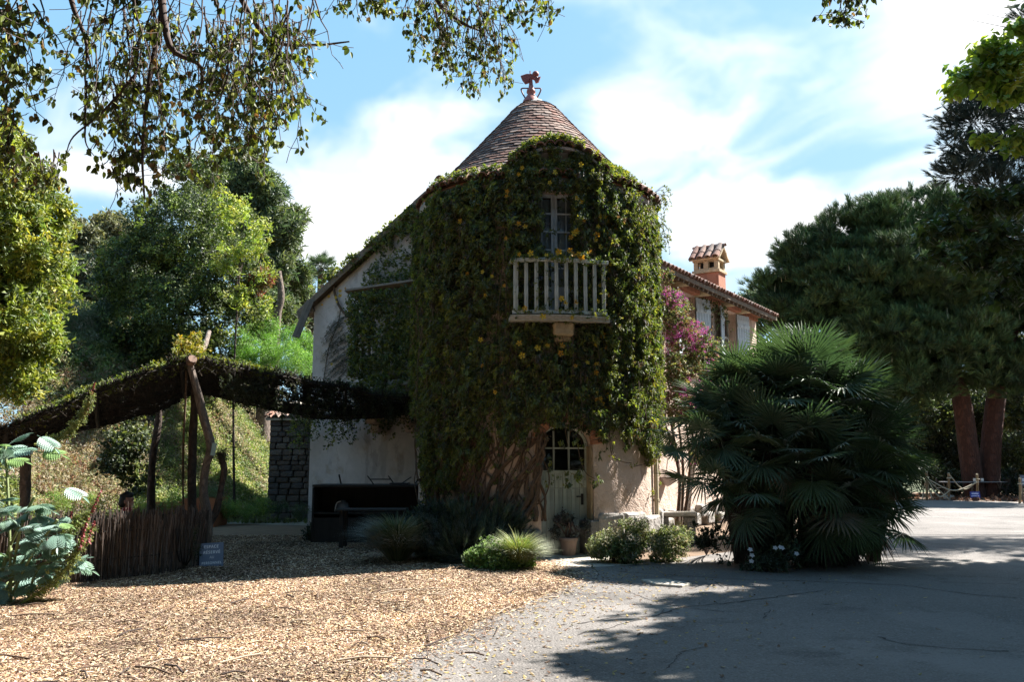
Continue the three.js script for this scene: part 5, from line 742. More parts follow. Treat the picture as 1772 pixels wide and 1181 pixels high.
[[[[1600, 720, 45, 50], [1565, 760, 45, 44], [1640, 690, 46, 44]], 'sun-flecked bush right of the fan palm behind the rope barrier', [[0.06, 0.09, 0.02], [0.13, 0.16, 0.035], [0.03, 0.046, 0.015]]], [[[1690, 720, 47, 50], [1690, 800, 46, 46], [1640, 790, 45, 46]], 'dark undergrowth between and behind the pine trunks', [[0.03, 0.045, 0.018], [0.05, 0.07, 0.02]]], [[[1765, 700, 44, 56], [1760, 790, 43, 44], [1775, 620, 45, 50]], 'leafy bush with bright speckles right of the pine trunks', [[0.08, 0.11, 0.03], [0.19, 0.22, 0.05], [0.04, 0.06, 0.018]]], [[[1590, 820, 42.5, 34], [1640, 835, 43, 26], [1700, 838, 43, 28], [1745, 835, 42, 26]], 'low dark hedge plants behind the cafe tables', [[0.025, 0.04, 0.015], [0.04, 0.06, 0.018]]], [[[1480, 700, 48, 60], [1400, 700, 48, 60], [1540, 690, 48, 50], [1440, 640, 48, 50]], 'shaded bush mass under the pine behind the fan palm', [[0.03, 0.045, 0.018], [0.05, 0.07, 0.02]]], [[[1850, 760, 40, 70], [1880, 650, 42, 90], [1840, 840, 38, 40]], 'shrubbery at the right edge beyond the road', [[0.04, 0.06, 0.02], [0.07, 0.1, 0.025]]]].forEach(([b, label, cols]) => bush(label, b, cols, { size: 0.7, per: 160, freq: 0.6, gap: 0.06, leaf: LG.broad[0], x: { group: 'undergrowth beyond the road' } }));
bush('distant rounded treetop beyond the far end of the roof', [[1310, 515, 72, 22], [1285, 520, 72, 18], [1335, 520, 72, 20]], [[0.1, 0.13, 0.06], [0.07, 0.1, 0.045]], { name: 'far_tree', cat: 'tree', size: 0.9, per: 70, leaf: LG.broad[1], trunk: 0.2 });
// a wood closing the view far behind
{ const l = []; reseed(133); for (let i = 0; i < 9000; i++) { const a = rr(-1.05, 1.05), d = rr(66, 84), x = Math.tan(a) * d; if (x > -30 && x < 24) continue; const y = groundAt(x, d) + rr(0, 7) * (0.7 + 0.4 * fbm(x * 0.1, 1, 1, 2)); l.push({ p: V(x, y, -d), q: QR(), s: rr(1.6, 2.8), c: varyC(pick(pal([0.05, 0.075, 0.03], [0.08, 0.1, 0.04])), 0.3) }); } const o = scatter(scene, 'far_wood', LG.broad[0], M.leaf, l); tag(o, 'far dark wood closing the view behind the trees', 'wood'); }

// ---------------------------------------------------------------- an old oak behind the photographer: its limbs hang into the top of the view
{
  reseed(140);
  const base = V(-3.4, 0, 2.4), oak = thing('overhanging_oak', 'old oak with bare twigs and small round leaves hanging into the top of the view', 'tree', base);
  part(oak, 'trunk', new GB().tube(curve([base, V(-3.2, 2.5, 2.2), V(-2.8, 5.2, 1.4)], 12), (t, a) => 0.34 * (1.2 - 0.45 * t) * (1 + 0.1 * Math.sin(3 * a + t * 5)), 12), M.barkgrey);
  const twig = new GB(), leaves = [], fork = V(-2.8, 5.1, 1.4);
  const limb = (pts, w) => { const q = curve(pts.map((p) => (p.isVector3 ? p : P(...p))), 22); part(oak, 'branch', new GB().tube(q, (t) => w * (1.08 - 0.9 * t), 7), M.twig); return q; };
  const addLeaf = (p, k = 1, hot = 0) => leaves.push({ p, s: rr(0.034, 0.055) * k, hot });
  const hang = (a, n, len, spread, dens, k = 1, lean = 0) => {             // a drooping twig with side shoots and tufts
    let p = a.clone(), d = V(gauss() * spread + lean, -0.7 + gauss() * 0.3, gauss() * spread).normalize(); const pts = [p.clone()];
    for (let i = 0; i < n; i++) { d.add(V(gauss() * 0.34 + lean * 0.2, -0.2 + gauss() * 0.16, gauss() * 0.3)).normalize(); p = p.clone().addScaledVector(d, len / n); pts.push(p.clone());
      if (rnd() < 0.75) { const s = V(gauss(), gauss() * 0.6 - 0.25, gauss()).normalize(), L = rr(0.04, 0.22) * k, e = p.clone().addScaledVector(s, L), m = p.clone().lerp(e, 0.5).add(V(gauss() * 0.012, -0.008, 0)); twig.tube([p.clone(), m, e], 0.0024 * k, 3, false); if (rnd() < dens) { const c = 3 + Math.floor(rnd() * 6); for (let j = 0; j < c; j++) addLeaf(p.clone().lerp(e, rr(0.4, 1.05)).add(V(gauss(), gauss(), gauss()).multiplyScalar(0.018)), k, rnd()); } }
    }
    twig.tube(pts, (t) => 0.0046 * (1.15 - 0.75 * t) * k, 4, false);
    if (rnd() < dens) for (let j = 0; j < 5; j++) addLeaf(p.clone().add(V(gauss(), gauss(), gauss()).multiplyScalar(0.03)), k, rnd());
  };
  const D1 = 5.2;
  const A = limb([fork, V(-2.7, 5.2, -2), [270, -60, D1], [283, 30, D1], [300, 88, D1], [345, 112, D1 + 0.1], [352, 145, D1 + 0.2]], 0.04);
  const B = limb([fork, V(-3.2, 5, -2), [105, -50, D1], [130, 20, D1], [150, 75, D1], [148, 140, D1]], 0.03);
  const Cc = limb([fork, V(-1.6, 5.6, -2.5), [395, -60, D1 + 0.4], [430, 20, D1 + 0.4], [470, 70, D1 + 0.5], [545, 78, D1 + 0.5], [605, 72, D1 + 0.5]], 0.03);
  const E = limb([fork, V(-2.2, 5.1, -2.2), [280, -20, D1], [262, 120, D1], [252, 200, D1 - 0.05], [247, 280, D1 - 0.05], [251, 345, D1]], 0.026);
  const F = limb([V(-1, 5.9, -2.5), [740, -60, D1 + 1], [760, 5, D1 + 1], [800, 40, D1 + 1], [835, 55, D1 + 1.1]], 0.03);
  part(oak, 'branch', new GB().tube(curve([fork, V(-1.9, 5.7, -0.6), V(-1, 5.9, -2.5)], 8), 0.05, 7), M.twig);
  limb([[235, 130, D1], [205, 165, D1], [172, 200, D1], [125, 240, D1], [113, 275, D1]], 0.012); limb([[150, 140, D1], [148, 215, D1], [150, 250, D1], [172, 280, D1]], 0.009);
  const tipY = [[130, 200], [180, 250], [225, 340], [262, 330], [300, 250], [380, 285], [440, 300], [485, 285], [515, 265], [545, 110], [560, 90]];
  for (let i = 0; i < 118; i++) { const x = rr(150, 545), top = rr(-40, 120) * (x > 480 ? 0.5 : 1), yt = lerpLine(tipY, x), L = Math.max(0.1, (yt - top) / FPX * D1 * rr(0.55, 1.0)), d = D1 + rr(-0.35, 0.6); hang(P(x - rr(-6, 16), top, d), Math.max(4, Math.round(L / 0.075)), L, 0.34, 0.62, 1, rr(-0.1, 0.14)); }
  for (let i = 0; i < 30; i++) { const x = rr(190, 470), d = D1 + rr(-0.2, 0.5); hang(P(x, rr(120, 230), d), 6, rr(0.25, 0.5), 0.5, 0.7, 1, 0.1); }
  for (let i = 0; i < 12; i++) { const x = rr(190, 255), d = D1; hang(P(x, rr(200, 300), d), 4, rr(0.08, 0.2), 0.4, 0.75); }
  for (let i = 0; i < 16; i++) hang(P(rr(-30, 70), rr(-30, 60), D1 - 0.4), 6, rr(0.2, 0.55), 0.4, 0.85, 1.15); for (let i = 0; i < 16; i++) hang(P(rr(-25, 30), rr(90, 230), D1 - 0.2), 5, rr(0.15, 0.4), 0.4, 0.9, 1);
  for (let i = 0; i < 14; i++) hang(P(rr(20, 110), rr(255, 290), D1 + 0.6), 4, rr(0.1, 0.2), 0.6, 0.9, 1);
  for (let i = 0; i < 10; i++) hang(P(rr(160, 300), rr(-40, 20), D1), 6, rr(0.3, 0.55), 0.5, 0.15, 1, -0.1);
  const tip2 = [[575, 30], [680, 30], [700, 60], [745, 130], [790, 150], [835, 195], [880, 190], [900, 90], [960, 50]], D2 = D1 + 1;
  for (let i = 0; i < 50; i++) { const x = rr(735, 880), top = rr(-30, 40), yt = lerpLine(tip2, x), L = Math.max(0.08, (yt - top) / FPX * D2 * rr(0.6, 1.0)); hang(P(x - 8, top, D2 + rr(-0.2, 0.5)), Math.max(3, Math.round(L / 0.075)), L, 0.3, 0.62, 0.92, 0.06); }
  for (let i = 0; i < 12; i++) hang(P(rr(600, 680), rr(-30, -5), D2), 3, rr(0.08, 0.16), 0.5, 0.9, 1, -0.1); for (let i = 0; i < 13; i++) hang(P(rr(860, 955), rr(-30, 10), D2), 3, rr(0.1, 0.2), 0.4, 0.8, 1, 0.1); for (let i = 0; i < 8; i++) hang(P(rr(700, 745), rr(-30, 0), D2), 4, rr(0.12, 0.3), 0.3, 0.5, 1);
  for (let i = 0; i < 8; i++) hang(P(rr(1400, 1510), rr(-25, -5), 6), 3, rr(0.06, 0.1), 0.8, 0.8, 1.1); for (let i = 0; i < 3; i++) hang(P(rr(1455, 1475), 0, 6), 4, 0.16, 0.1, 0.9, 1.1);
  limb([V(-1, 5.9, -2.5), V(1.2, 5.6, -4), [1400, -40, 6], [1460, -12, 6], [1520, -5, 6]], 0.03);
  const t = part(oak, 'twig', twig, M.twig); t.userData.kind = 'stuff';
  const lgeo = [0, 1, 2].map((i) => { const gb = new GB(); leafTris(gb, V(), V(0, 1, 0), V(0, 0, 1), 1, [0.62, 0.54, 0.7][i], [0.08, 0.2, 0.14][i], 6); return gb.build(); });
  const lm = [[0.08, 0.11, 0.018], [0.2, 0.26, 0.03], [0.045, 0.06, 0.015], [0.32, 0.36, 0.035], [0.2, 0.11, 0.03]].map((c) => { const m = leafMat(0.42, 0.3); m.color = C(...c); return m; });
  const order = leaves.map((e) => ({ e, k: e.s / -e.p.z })).sort((a, b) => b.k - a.k), rest = [];
  order.forEach(({ e }, i) => {
    const down = V(gauss() * 0.8, -1 + gauss() * 0.5, gauss() * 0.8).normalize(), q = qTo(V(0, 1, 0), down).multiply(new THREE.Quaternion().setFromAxisAngle(V(0, 1, 0), rnd() * 6.28)), ci = e.hot < 0.35 ? 0 : e.hot < 0.55 ? 1 : e.hot < 0.8 ? 2 : e.hot < 0.95 ? 3 : 4;
    if (i < 290) { const o = new THREE.Mesh(pick(lgeo), lm[ci]); o.name = 'leaf'; o.castShadow = o.receiveShadow = true; o.position.copy(e.p).sub(base); o.quaternion.copy(q); o.scale.setScalar(e.s); oak.add(o); } else rest.push({ p: e.p, q, s: e.s, c: varyC(lm[ci].color, 0.25, 0.1) });
  });
  scatter(oak, 'small_leaves', lgeo[0], M.leaf, rest);
  // the crown overhead and behind, out of the frame, widened to block skylight
  const pts = crownPoints([W(-5, 8.2, -3, 3.6), W(0, 9, -4.5, 3.8), W(5, 9.2, -5, 3.8), W(-9, 8, -1, 3.4), W(-2.5, 9.4, 0.2, 2.8), W(-9.5, 7, -7, 4), W(9, 8, -9, 4.4), W(0, 7.6, -10, 4.6), W(-13, 6.6, 1, 3.6), W(-5, 11.5, 4, 3.4), W(-9, 11, 7, 3.5), W(-3.2, 12, 8, 2.8), W(10.5, 12.5, 7, 3.2), W(3, 12, 1.2, 3.4), W(8, 12, 2.4, 3.4), W(-13, 9.5, 6, 3.4)], 130, 0.1, 0.6, 0.2), cl = [];
  pts.forEach((e) => cl.push({ p: e.p, q: QR(), s: rr(0.6, 1.1), c: varyC(pick(pal([0.07, 0.09, 0.025], [0.1, 0.13, 0.03])), 0.25) })); scatter(oak, 'crown', LG.broad[0], M.leaf, cl);
  for (const b of [[-5, 8.2, 3], [0, 9, 4.5], [5, 9.2, 5], [-9, 8, 1], [-2.5, 9.4, -0.2]]) part(oak, 'limb', new GB().tube(curve([fork, V((fork.x + b[0]) / 2, 6.6, (1.4 + b[2]) / 2), V(b[0], b[1], b[2])], 10), (t2) => 0.14 * (1.1 - t2), 7), M.barkgrey);
}

{ // unseen trees added behind and beside the viewpoint to cut skylight
  reseed(150);
  tree('added_shade_trees', 'unseen trees added behind the viewpoint to deepen the shade', 'trees', { base: V(0, 0, 15), trunk: 0.4, blobs: [W(-12, 5, -13, 5.5), W(-3, 5.5, -16, 5.5), W(6, 5.5, -15, 5.5), W(14, 6, -9, 5.5), W(20, 6, 0, 5), W(-19, 6, -5, 5.5), W(-2, 9.5, -11, 5), W(21, 6.5, 9, 4.5), W(-20, 6, 6, 4.5)], leaf: LG.broad[0], cols: pal([0.05, 0.07, 0.02], [0.07, 0.1, 0.025]), per: 60, size: 1.3, gap: 0.02, freq: 0.4, shell: 0.3 });
}

// ---------------------------------------------------------------- canopy on crooked posts
{
  reseed(201);
  const near = [[-60, 768, 12.6], [0, 742, 12.8], [60, 722, 13], [130, 690, 13.4], [190, 668, 13.8], [250, 645, 14.2], [322, 624, 14.7], [360, 626, 15], [400, 632, 15.6], [470, 645, 17], [550, 660, 18.8], [640, 678, 20], [742, 692, 20.8]].map((a) => P(...a));
  const far = [[-60, 782, 15.6], [0, 774, 16], [60, 762, 16.5], [130, 744, 16.8], [200, 728, 17], [270, 704, 17.4], [335, 672, 18], [380, 684, 18.6], [440, 700, 19.5], [500, 712, 21], [560, 720, 22.2], [640, 720, 22], [742, 714, 21.6]].map((a) => P(...a));
  const cn = new THREE.CatmullRomCurve3(near), cf = new THREE.CatmullRomCurve3(far), surf = (s, t) => { const p = cn.getPoint(s).lerp(cf.getPoint(s), t); p.y -= 0.22 * Math.sin(Math.PI * t) * (1 + 0.5 * Math.sin(s * 17)); p.y += 0.06 * fbm(s * 20, t * 4, 1, 2); return p; };
  const can = thing('canopy', 'shade canopy of dark brushwood netting slung over crooked posts beside the house', 'canopy', V(-4.6, 0, -14.5));
  const l = []; const stick = new THREE.CylinderGeometry(0.5, 0.35, 1, 4, 1);
  for (let i = 0; i < 27000; i++) { const s = rnd(), t = rnd(); if (fbm(s * 60, t * 9, 2.5, 3) < -0.12) continue; const p = surf(s, t), q = surf(Math.min(1, s + 0.01), t), r = surf(s, Math.min(1, t + 0.02)); const along = rnd() < 0.6 ? r.sub(p) : q.sub(p); const d = along.normalize().add(V(gauss() * 0.3, gauss() * 0.1, gauss() * 0.3)).normalize(); p.y += gauss() * 0.02; l.push({ p, q: qTo(V(0, 1, 0), d), s: V(rr(0.012, 0.026), rr(0.25, 0.6), rr(0.012, 0.026)), c: varyC(pick(pal([0.018, 0.014, 0.011], [0.028, 0.022, 0.016], [0.013, 0.013, 0.009])), 0.3) }); }
  for (let i = 0; i < 900; i++) { const s = rnd(), t = pick([0, 0, 1, 1, rnd()]), p = surf(s, t); l.push({ p: p.add(V(0, rr(-0.14, 0.02), 0)), q: qTo(V(0, 1, 0), V(gauss(), gauss() * 0.8 - 0.4, gauss()).normalize()), s: V(0.009, rr(0.12, 0.42), 0.009), c: varyC(C(0.04, 0.032, 0.022), 0.4) }); }
  scatter(can, 'netting', stick, std(C(1, 1, 1), { roughness: 0.95 }), l);
  for (const t of [0, 0.5, 1]) { const pts = []; for (let i = 0; i <= 40; i++) pts.push(surf(i / 40, t).add(V(0, -0.04, 0))); part(can, 'cable', new GB().tube(pts, 0.018, 5), M.darkwood); }
  for (const s of [0.1, 0.3, 0.49, 0.7, 0.88]) { const pts = []; for (let i = 0; i <= 8; i++) pts.push(surf(s, i / 8).add(V(0, -0.05, 0))); part(can, 'pole', new GB().tube(pts, 0.035, 6), M.darkwood); }
  const post = (pts, w, m, rough = 1) => part(can, 'post', new GB().tube(curve(pts.map((a) => P(...a)), 22), (t, a) => w * (1.1 - 0.25 * t) * (1 + 0.12 * rough * Math.sin(a * 2 + t * 11) + 0.06 * Math.sin(a * 5 + t * 23)), 11), m);
  const foot = (px, d) => [px, 800 + EYE * FPX / d + 4, d];
  post([foot(350, 14.9), [361, 905, 14.9], [352, 850, 14.9], [356, 812, 14.9], [365, 775, 14.85], [356, 735, 14.8], [345, 690, 14.75], [334, 650, 14.7], [326, 618, 14.7]], 0.072, M.barkgrey);
  post([[360, 912, 14.9], [374, 885, 14.95], [384, 840, 15.0], [388, 812, 15.0], [381, 785, 15.0]], 0.055, M.barkdark);
  post([foot(333, 16), [333, 800, 16], [338, 672, 16]], 0.078, M.barkdark, 0.3);
  post([foot(262, 18), [264, 800, 18], [274, 735, 18], [276, 706, 18]], 0.075, M.barkdark, 0.6);
  post([foot(42, 14.2), [44, 850, 14.2], [47, 760, 14.2]], 0.08, M.barkgrey);
  post([[332, 640, 15], [352, 605, 15.4], [362, 575, 16.4]], 0.05, M.barkgrey, 0.4);
  part(can, 'sawn_end', new GB().tube([P(330, 628, 14.66), P(334, 621, 14.58)], 0.075, 10), std(C(0.24, 0.15, 0.11), { map: tx.wood }));
  const tuft = []; for (let i = 0; i < 60; i++) tuft.push({ p: P(383 + gauss() * 9, 790 + gauss() * 10, 15.0 + gauss() * 0.1), q: QR(), s: rr(0.12, 0.2), c: varyC(C(0.03, 0.03, 0.015), 0.3) }); scatter(can, 'dry_tuft', LG.fine[0], M.dry, tuft);
  const tagp = part(can, 'post_tag', new GB().add(new THREE.BoxGeometry(0.075, 0.21, 0.012), new THREE.Matrix4().makeRotationZ(-0.12).setPosition(P(370, 778, 14.72))), std(C(0.25, 0.36, 0.36)));
  const vine = thing('canopy_vine', 'yellow-green climber trailing along the top edge of the canopy', 'vine', P(330, 610, 14.8)), vl = [];
  for (let i = 0; i < 3800; i++) { const s = rr(0.12, 0.97), t = Math.abs(gauss()) * 0.09, d = Math.abs(s - 0.5); if (rnd() > (s < 0.5 ? 0.75 : 0.9) * (0.5 + fbm(s * 14, 2, 3, 2))) continue; vl.push({ p: surf(s, Math.min(1, t)).add(V(0, rr(-0.03, 0.11), 0)), q: QR(), s: rr(0.1, 0.2), c: varyC(pick(s < 0.75 ? pal([0.17, 0.22, 0.02], [0.1, 0.14, 0.02], [0.24, 0.25, 0.02]) : pal([0.05, 0.07, 0.02], [0.07, 0.09, 0.02])), 0.3) }); }
  for (let i = 0; i < 150; i++) { const k = rnd(); vl.push({ p: P(mix(308, 352, k) + gauss() * 10, mix(580, 622, rnd()) + gauss() * 5, 15.1 + gauss() * 0.3), q: QR(), s: rr(0.12, 0.2), c: varyC(pick(pal([0.3, 0.29, 0.02], [0.2, 0.24, 0.02], [0.34, 0.26, 0.015])), 0.2) }); }
  for (let i = 0; i < 260; i++) { const s = rr(0.62, 1), n = 2 + Math.floor(rnd() * 5), a = surf(s, rr(0, 0.4)); for (let k = 0; k < n; k++) vl.push({ p: a.clone().add(V(gauss() * 0.04, -0.06 - k * 0.08, gauss() * 0.04)), q: QR(), s: rr(0.1, 0.18), c: varyC(C(0.04, 0.055, 0.018), 0.3) }); }
  scatter(vine, 'foliage', LG.vine[0], M.leaf, vl); part(vine, 'stem', new GB().tube(curve([G(318, 925).setY(0), P(318, 760, 15.2), P(322, 640, 15), P(312, 590, 15.1)], 16), 0.02, 5), M.vinestem);
}
// ---------------------------------------------------------------- brush fence
{
  reseed(211);
  const line = [V(-7.6, 0, -11.0), V(-6.6, 0, -11.75), V(-5.84, 0, -12.35), V(-5.2, 0, -13.15), V(-4.95, 0, -14.3)], cv = new THREE.CatmullRomCurve3(line), f = thing('brush_fence', 'low fence of dark upright brushwood in front of the canopy', 'fence', line[2]), l = [];
  const stick = new THREE.CylinderGeometry(0.35, 0.5, 1, 4, 3).translate(0, 0.5, 0); { const p = stick.attributes.position; for (let i = 0; i < p.count; i++) p.setX(i, p.getX(i) + 0.9 * Math.sin(p.getY(i) * 5)); }
  for (let i = 0; i < 5200; i++) { const t = rnd(), p = cv.getPoint(t), off = gauss() * 0.05; p.z += off; p.y = rr(0, 0.25); l.push({ p, q: new THREE.Quaternion().setFromEuler(new THREE.Euler(gauss() * 0.07, rnd() * 6.28, gauss() * 0.09)), s: V(rr(0.008, 0.018), rr(0.5, 0.78) + (rnd() < 0.05 ? 0.1 : 0) - (t > 0.86 ? 0.12 * rnd() : 0), rr(0.008, 0.018)), c: varyC(pick(pal([0.075, 0.052, 0.04], [0.1, 0.075, 0.06], [0.05, 0.036, 0.03], [0.14, 0.11, 0.095])), 0.3) }); }
  scatter(f, 'brushwood', stick, std(C(1, 1, 1), { roughness: 0.95 }), l);
  for (const y of [0.3, 0.68]) part(f, 'rail', new GB().tube(cv.getPoints(24).map((p) => V(p.x, y, p.z + 0.05)), 0.014, 5), M.darkwood);
  for (let i = 0; i < 5; i++) { const p = cv.getPoint(i / 4); part(f, 'stake', new GB().tube([p, V(p.x + 0.02, 0.88, p.z)], 0.028, 7), M.darkwood); }
  const b = thing('fence_shrub', 'dark scrubby bush growing at the end of the brush fence beside the slate sign', 'shrub', G(318, 985)), bl = [];
  for (const e of crownPoints([[318, 930, 13.9, 24, 1.3], [308, 962, 13.8, 24, 1], [330, 955, 14.1, 22, 1]].map(pxBlob), 2600, 0.2, 2.5, 0.2)) bl.push({ p: e.p, q: QR(), s: rr(0.1, 0.19), c: varyC(pick(pal([0.035, 0.055, 0.02], [0.05, 0.08, 0.025], [0.09, 0.09, 0.03])), 0.3) });
  scatter(b, 'foliage', LG.small[0], M.leaf, bl); for (let i = 0; i < 5; i++) part(b, 'stem', new GB().tube(curve([b.position.clone(), P(308 + i * 6, 960, 13.4), P(305 + i * 7, 915, 13.3)], 8), 0.012, 5), M.darkwood);
}
// ---------------------------------------------------------------- slate sign
{
  const c = document.createElement('canvas'); c.width = 512; c.height = 512; const x = c.getContext('2d');
  x.fillStyle = '#76849c'; x.fillRect(0, 0, 512, 512); reseed(221); for (let i = 0; i < 900; i++) { x.fillStyle = `rgba(${120 + rnd() * 60},${135 + rnd() * 60},${160 + rnd() * 60},${0.02 + rnd() * 0.06})`; x.fillRect(rnd() * 512, rnd() * 512, 20 + rnd() * 120, 1 + rnd() * 4); }
  x.fillStyle = '#f2f5fa'; x.textAlign = 'center'; x.font = 'bold 92px sans-serif';
  x.fillText('ESPACE', 250, 112); x.fillText('RÉSERVÉ', 262, 232); x.font = '78px sans-serif'; x.fillText('AU', 268, 334); x.font = 'bold 76px sans-serif'; x.fillText('PERSONNEL', 262, 456, 480);
  x.globalAlpha = 0.25; x.fillStyle = '#76849c'; for (let i = 0; i < 240; i++) x.fillRect(rnd() * 512, rnd() * 512, 6 + rnd() * 22, 2 + rnd() * 5);
  const t = new THREE.CanvasTexture(c); t.colorSpace = THREE.SRGBColorSpace; const face = std(C(1, 1, 1), { map: t, roughness: 0.7 });
  const o = thing('slate_sign', 'small slate board chalked ESPACE RÉSERVÉ AU PERSONNEL leaning on the mulch', 'sign', G(366, 982)), m = new THREE.Matrix4().makeRotationFromEuler(new THREE.Euler(-0.2, 0.18, 0.09)).setPosition(o.position.clone().add(V(0, 0.0, 0)));
  part(o, 'board', new GB().box(0, 0.19, 0, 0.37, 0.38, 0.02, 0.004, m), std(C(0.12, 0.13, 0.17), { map: tx.stone }));
  part(o, 'lettering', new GB().add(new THREE.PlaneGeometry(0.36, 0.37), new THREE.Matrix4().makeTranslation(0, 0.19, 0.0125).premultiply(m)), face);
  part(o, 'prop', new GB().bar(V(0, 0.28, -0.02).applyMatrix4(m), o.position.clone().add(V(0, 0.0, -0.24)), 0.03, 0.02), M.oldwood);
}
// ---------------------------------------------------------------- rusty planter, stone outbuilding
{
  reseed(231);
  const p = thing('rusty_planter', 'long rust-coloured steel planter on the grass behind the canopy posts', 'planter', V(-8.4, 0, -23.2)), g = new GB();
  const q = (x0, x1, z0, z1, h) => { g.box((x0 + x1) / 2, h / 2, z0, x1 - x0, h, 0.02); g.box((x0 + x1) / 2, h / 2, z1, x1 - x0, h, 0.02); g.box(x0, h / 2, (z0 + z1) / 2, 0.02, h - 0.01, z0 - z1 - 0.022); g.box(x1, h / 2, (z0 + z1) / 2, 0.02, h - 0.01, z0 - z1 - 0.022); };
  q(-9.5, -8.5, -23.0, -24, 0.62); q(-8.45, -7.62, -22.6, -23.6, 0.72); part(p, 'panel', g, M.rust); part(p, 'soil', new GB().box(-9, 0.27, -23.5, 0.94, 0.5, 0.94).box(-8.03, 0.3, -23.1, 0.78, 0.6, 0.94), std(C(0.06, 0.045, 0.03), { map: tx.earth }));
  const l = []; for (let i = 0; i < 110; i++) l.push({ p: V(rr(-8.4, -7.7), 0.8 + rr(-0.06, 0.2), rr(-23.5, -22.7)), q: QR(), s: rr(0.14, 0.26), c: varyC(pick(pal([0.09, 0.15, 0.05], [0.14, 0.2, 0.06])), 0.3) }); scatter(p, 'herbs', LG.fine[0], M.leaf, l);
  const o = thing('stone_outbuilding', 'low dark outbuilding of rough stone courses behind the left corner of the house', 'building', V(-6.2, 0, -25.4)), x0 = -7.0, x1 = -4.6, zf = -25.2, H = 2.85;
  part(o, 'wall', new GB().box((x0 + x1) / 2, H / 2, zf - 1.3, x1 - x0, H, 2.5), std(C(0.11, 0.09, 0.075), { map: tx.earth, roughness: 1 }));
  const mats = [[0.13, 0.105, 0.09], [0.09, 0.075, 0.065], [0.17, 0.145, 0.125], [0.11, 0.095, 0.09]].map((c) => std(C(...c), { map: tx.stone, bumpMap: tx.stoneB, bumpScale: 0.02, roughness: 1 }));
  const stones = [0, 1, 2, 3].map(() => { const b = new RoundedBoxGeometry(1, 1, 1, 2, 0.16), pp = b.attributes.position; for (let i = 0; i < pp.count; i++) { const k = 0.12 * fbm(pp.getX(i) * 2 + i * 0.0, pp.getY(i) * 2, pp.getZ(i) * 2 + rnd(), 2); pp.setXYZ(i, pp.getX(i) * (1 + k), pp.getY(i) * (1 + k), pp.getZ(i) * (1 + k)); } b.computeVertexNormals(); return boxUV(b); });
  for (let y = 0.02; y < H - 0.1;) { const h = rr(0.12, 0.19); for (let x = x0; x < -5.2;) { const w = rr(0.18, 0.42), s = new THREE.Mesh(pick(stones), pick(mats)); s.name = 'stone'; s.castShadow = s.receiveShadow = true; s.position.set(x + w / 2 - o.position.x, y + h / 2, zf - 0.04 + rr(-0.02, 0.02) - o.position.z); s.scale.set(w * 0.93, h * 0.9, 0.16); s.rotation.z = gauss() * 0.03; o.add(s); x += w; } y += h; }
  for (let i = 0; i < 13; i++) { const b = house.userData.barrel, s = new THREE.Mesh(b, pick(house.userData.eaveMats)); s.name = 'roof_tile'; s.castShadow = s.receiveShadow = true; s.position.set(x0 - 0.05 + i * 0.22 - o.position.x, H + 0.05, zf + 0.14 - o.position.z); s.rotation.x = 0.28; s.rotation.y = Math.PI; s.scale.set(1.1, 1.1, 3.4); o.add(s); }
  part(o, 'roof', new GB().bar(V((x0 + x1) / 2, H + 0.02, zf + 0.12), V((x0 + x1) / 2, H + 0.7, zf - 2.6), x1 - x0 + 0.2, 0.06), M.concrete);
}
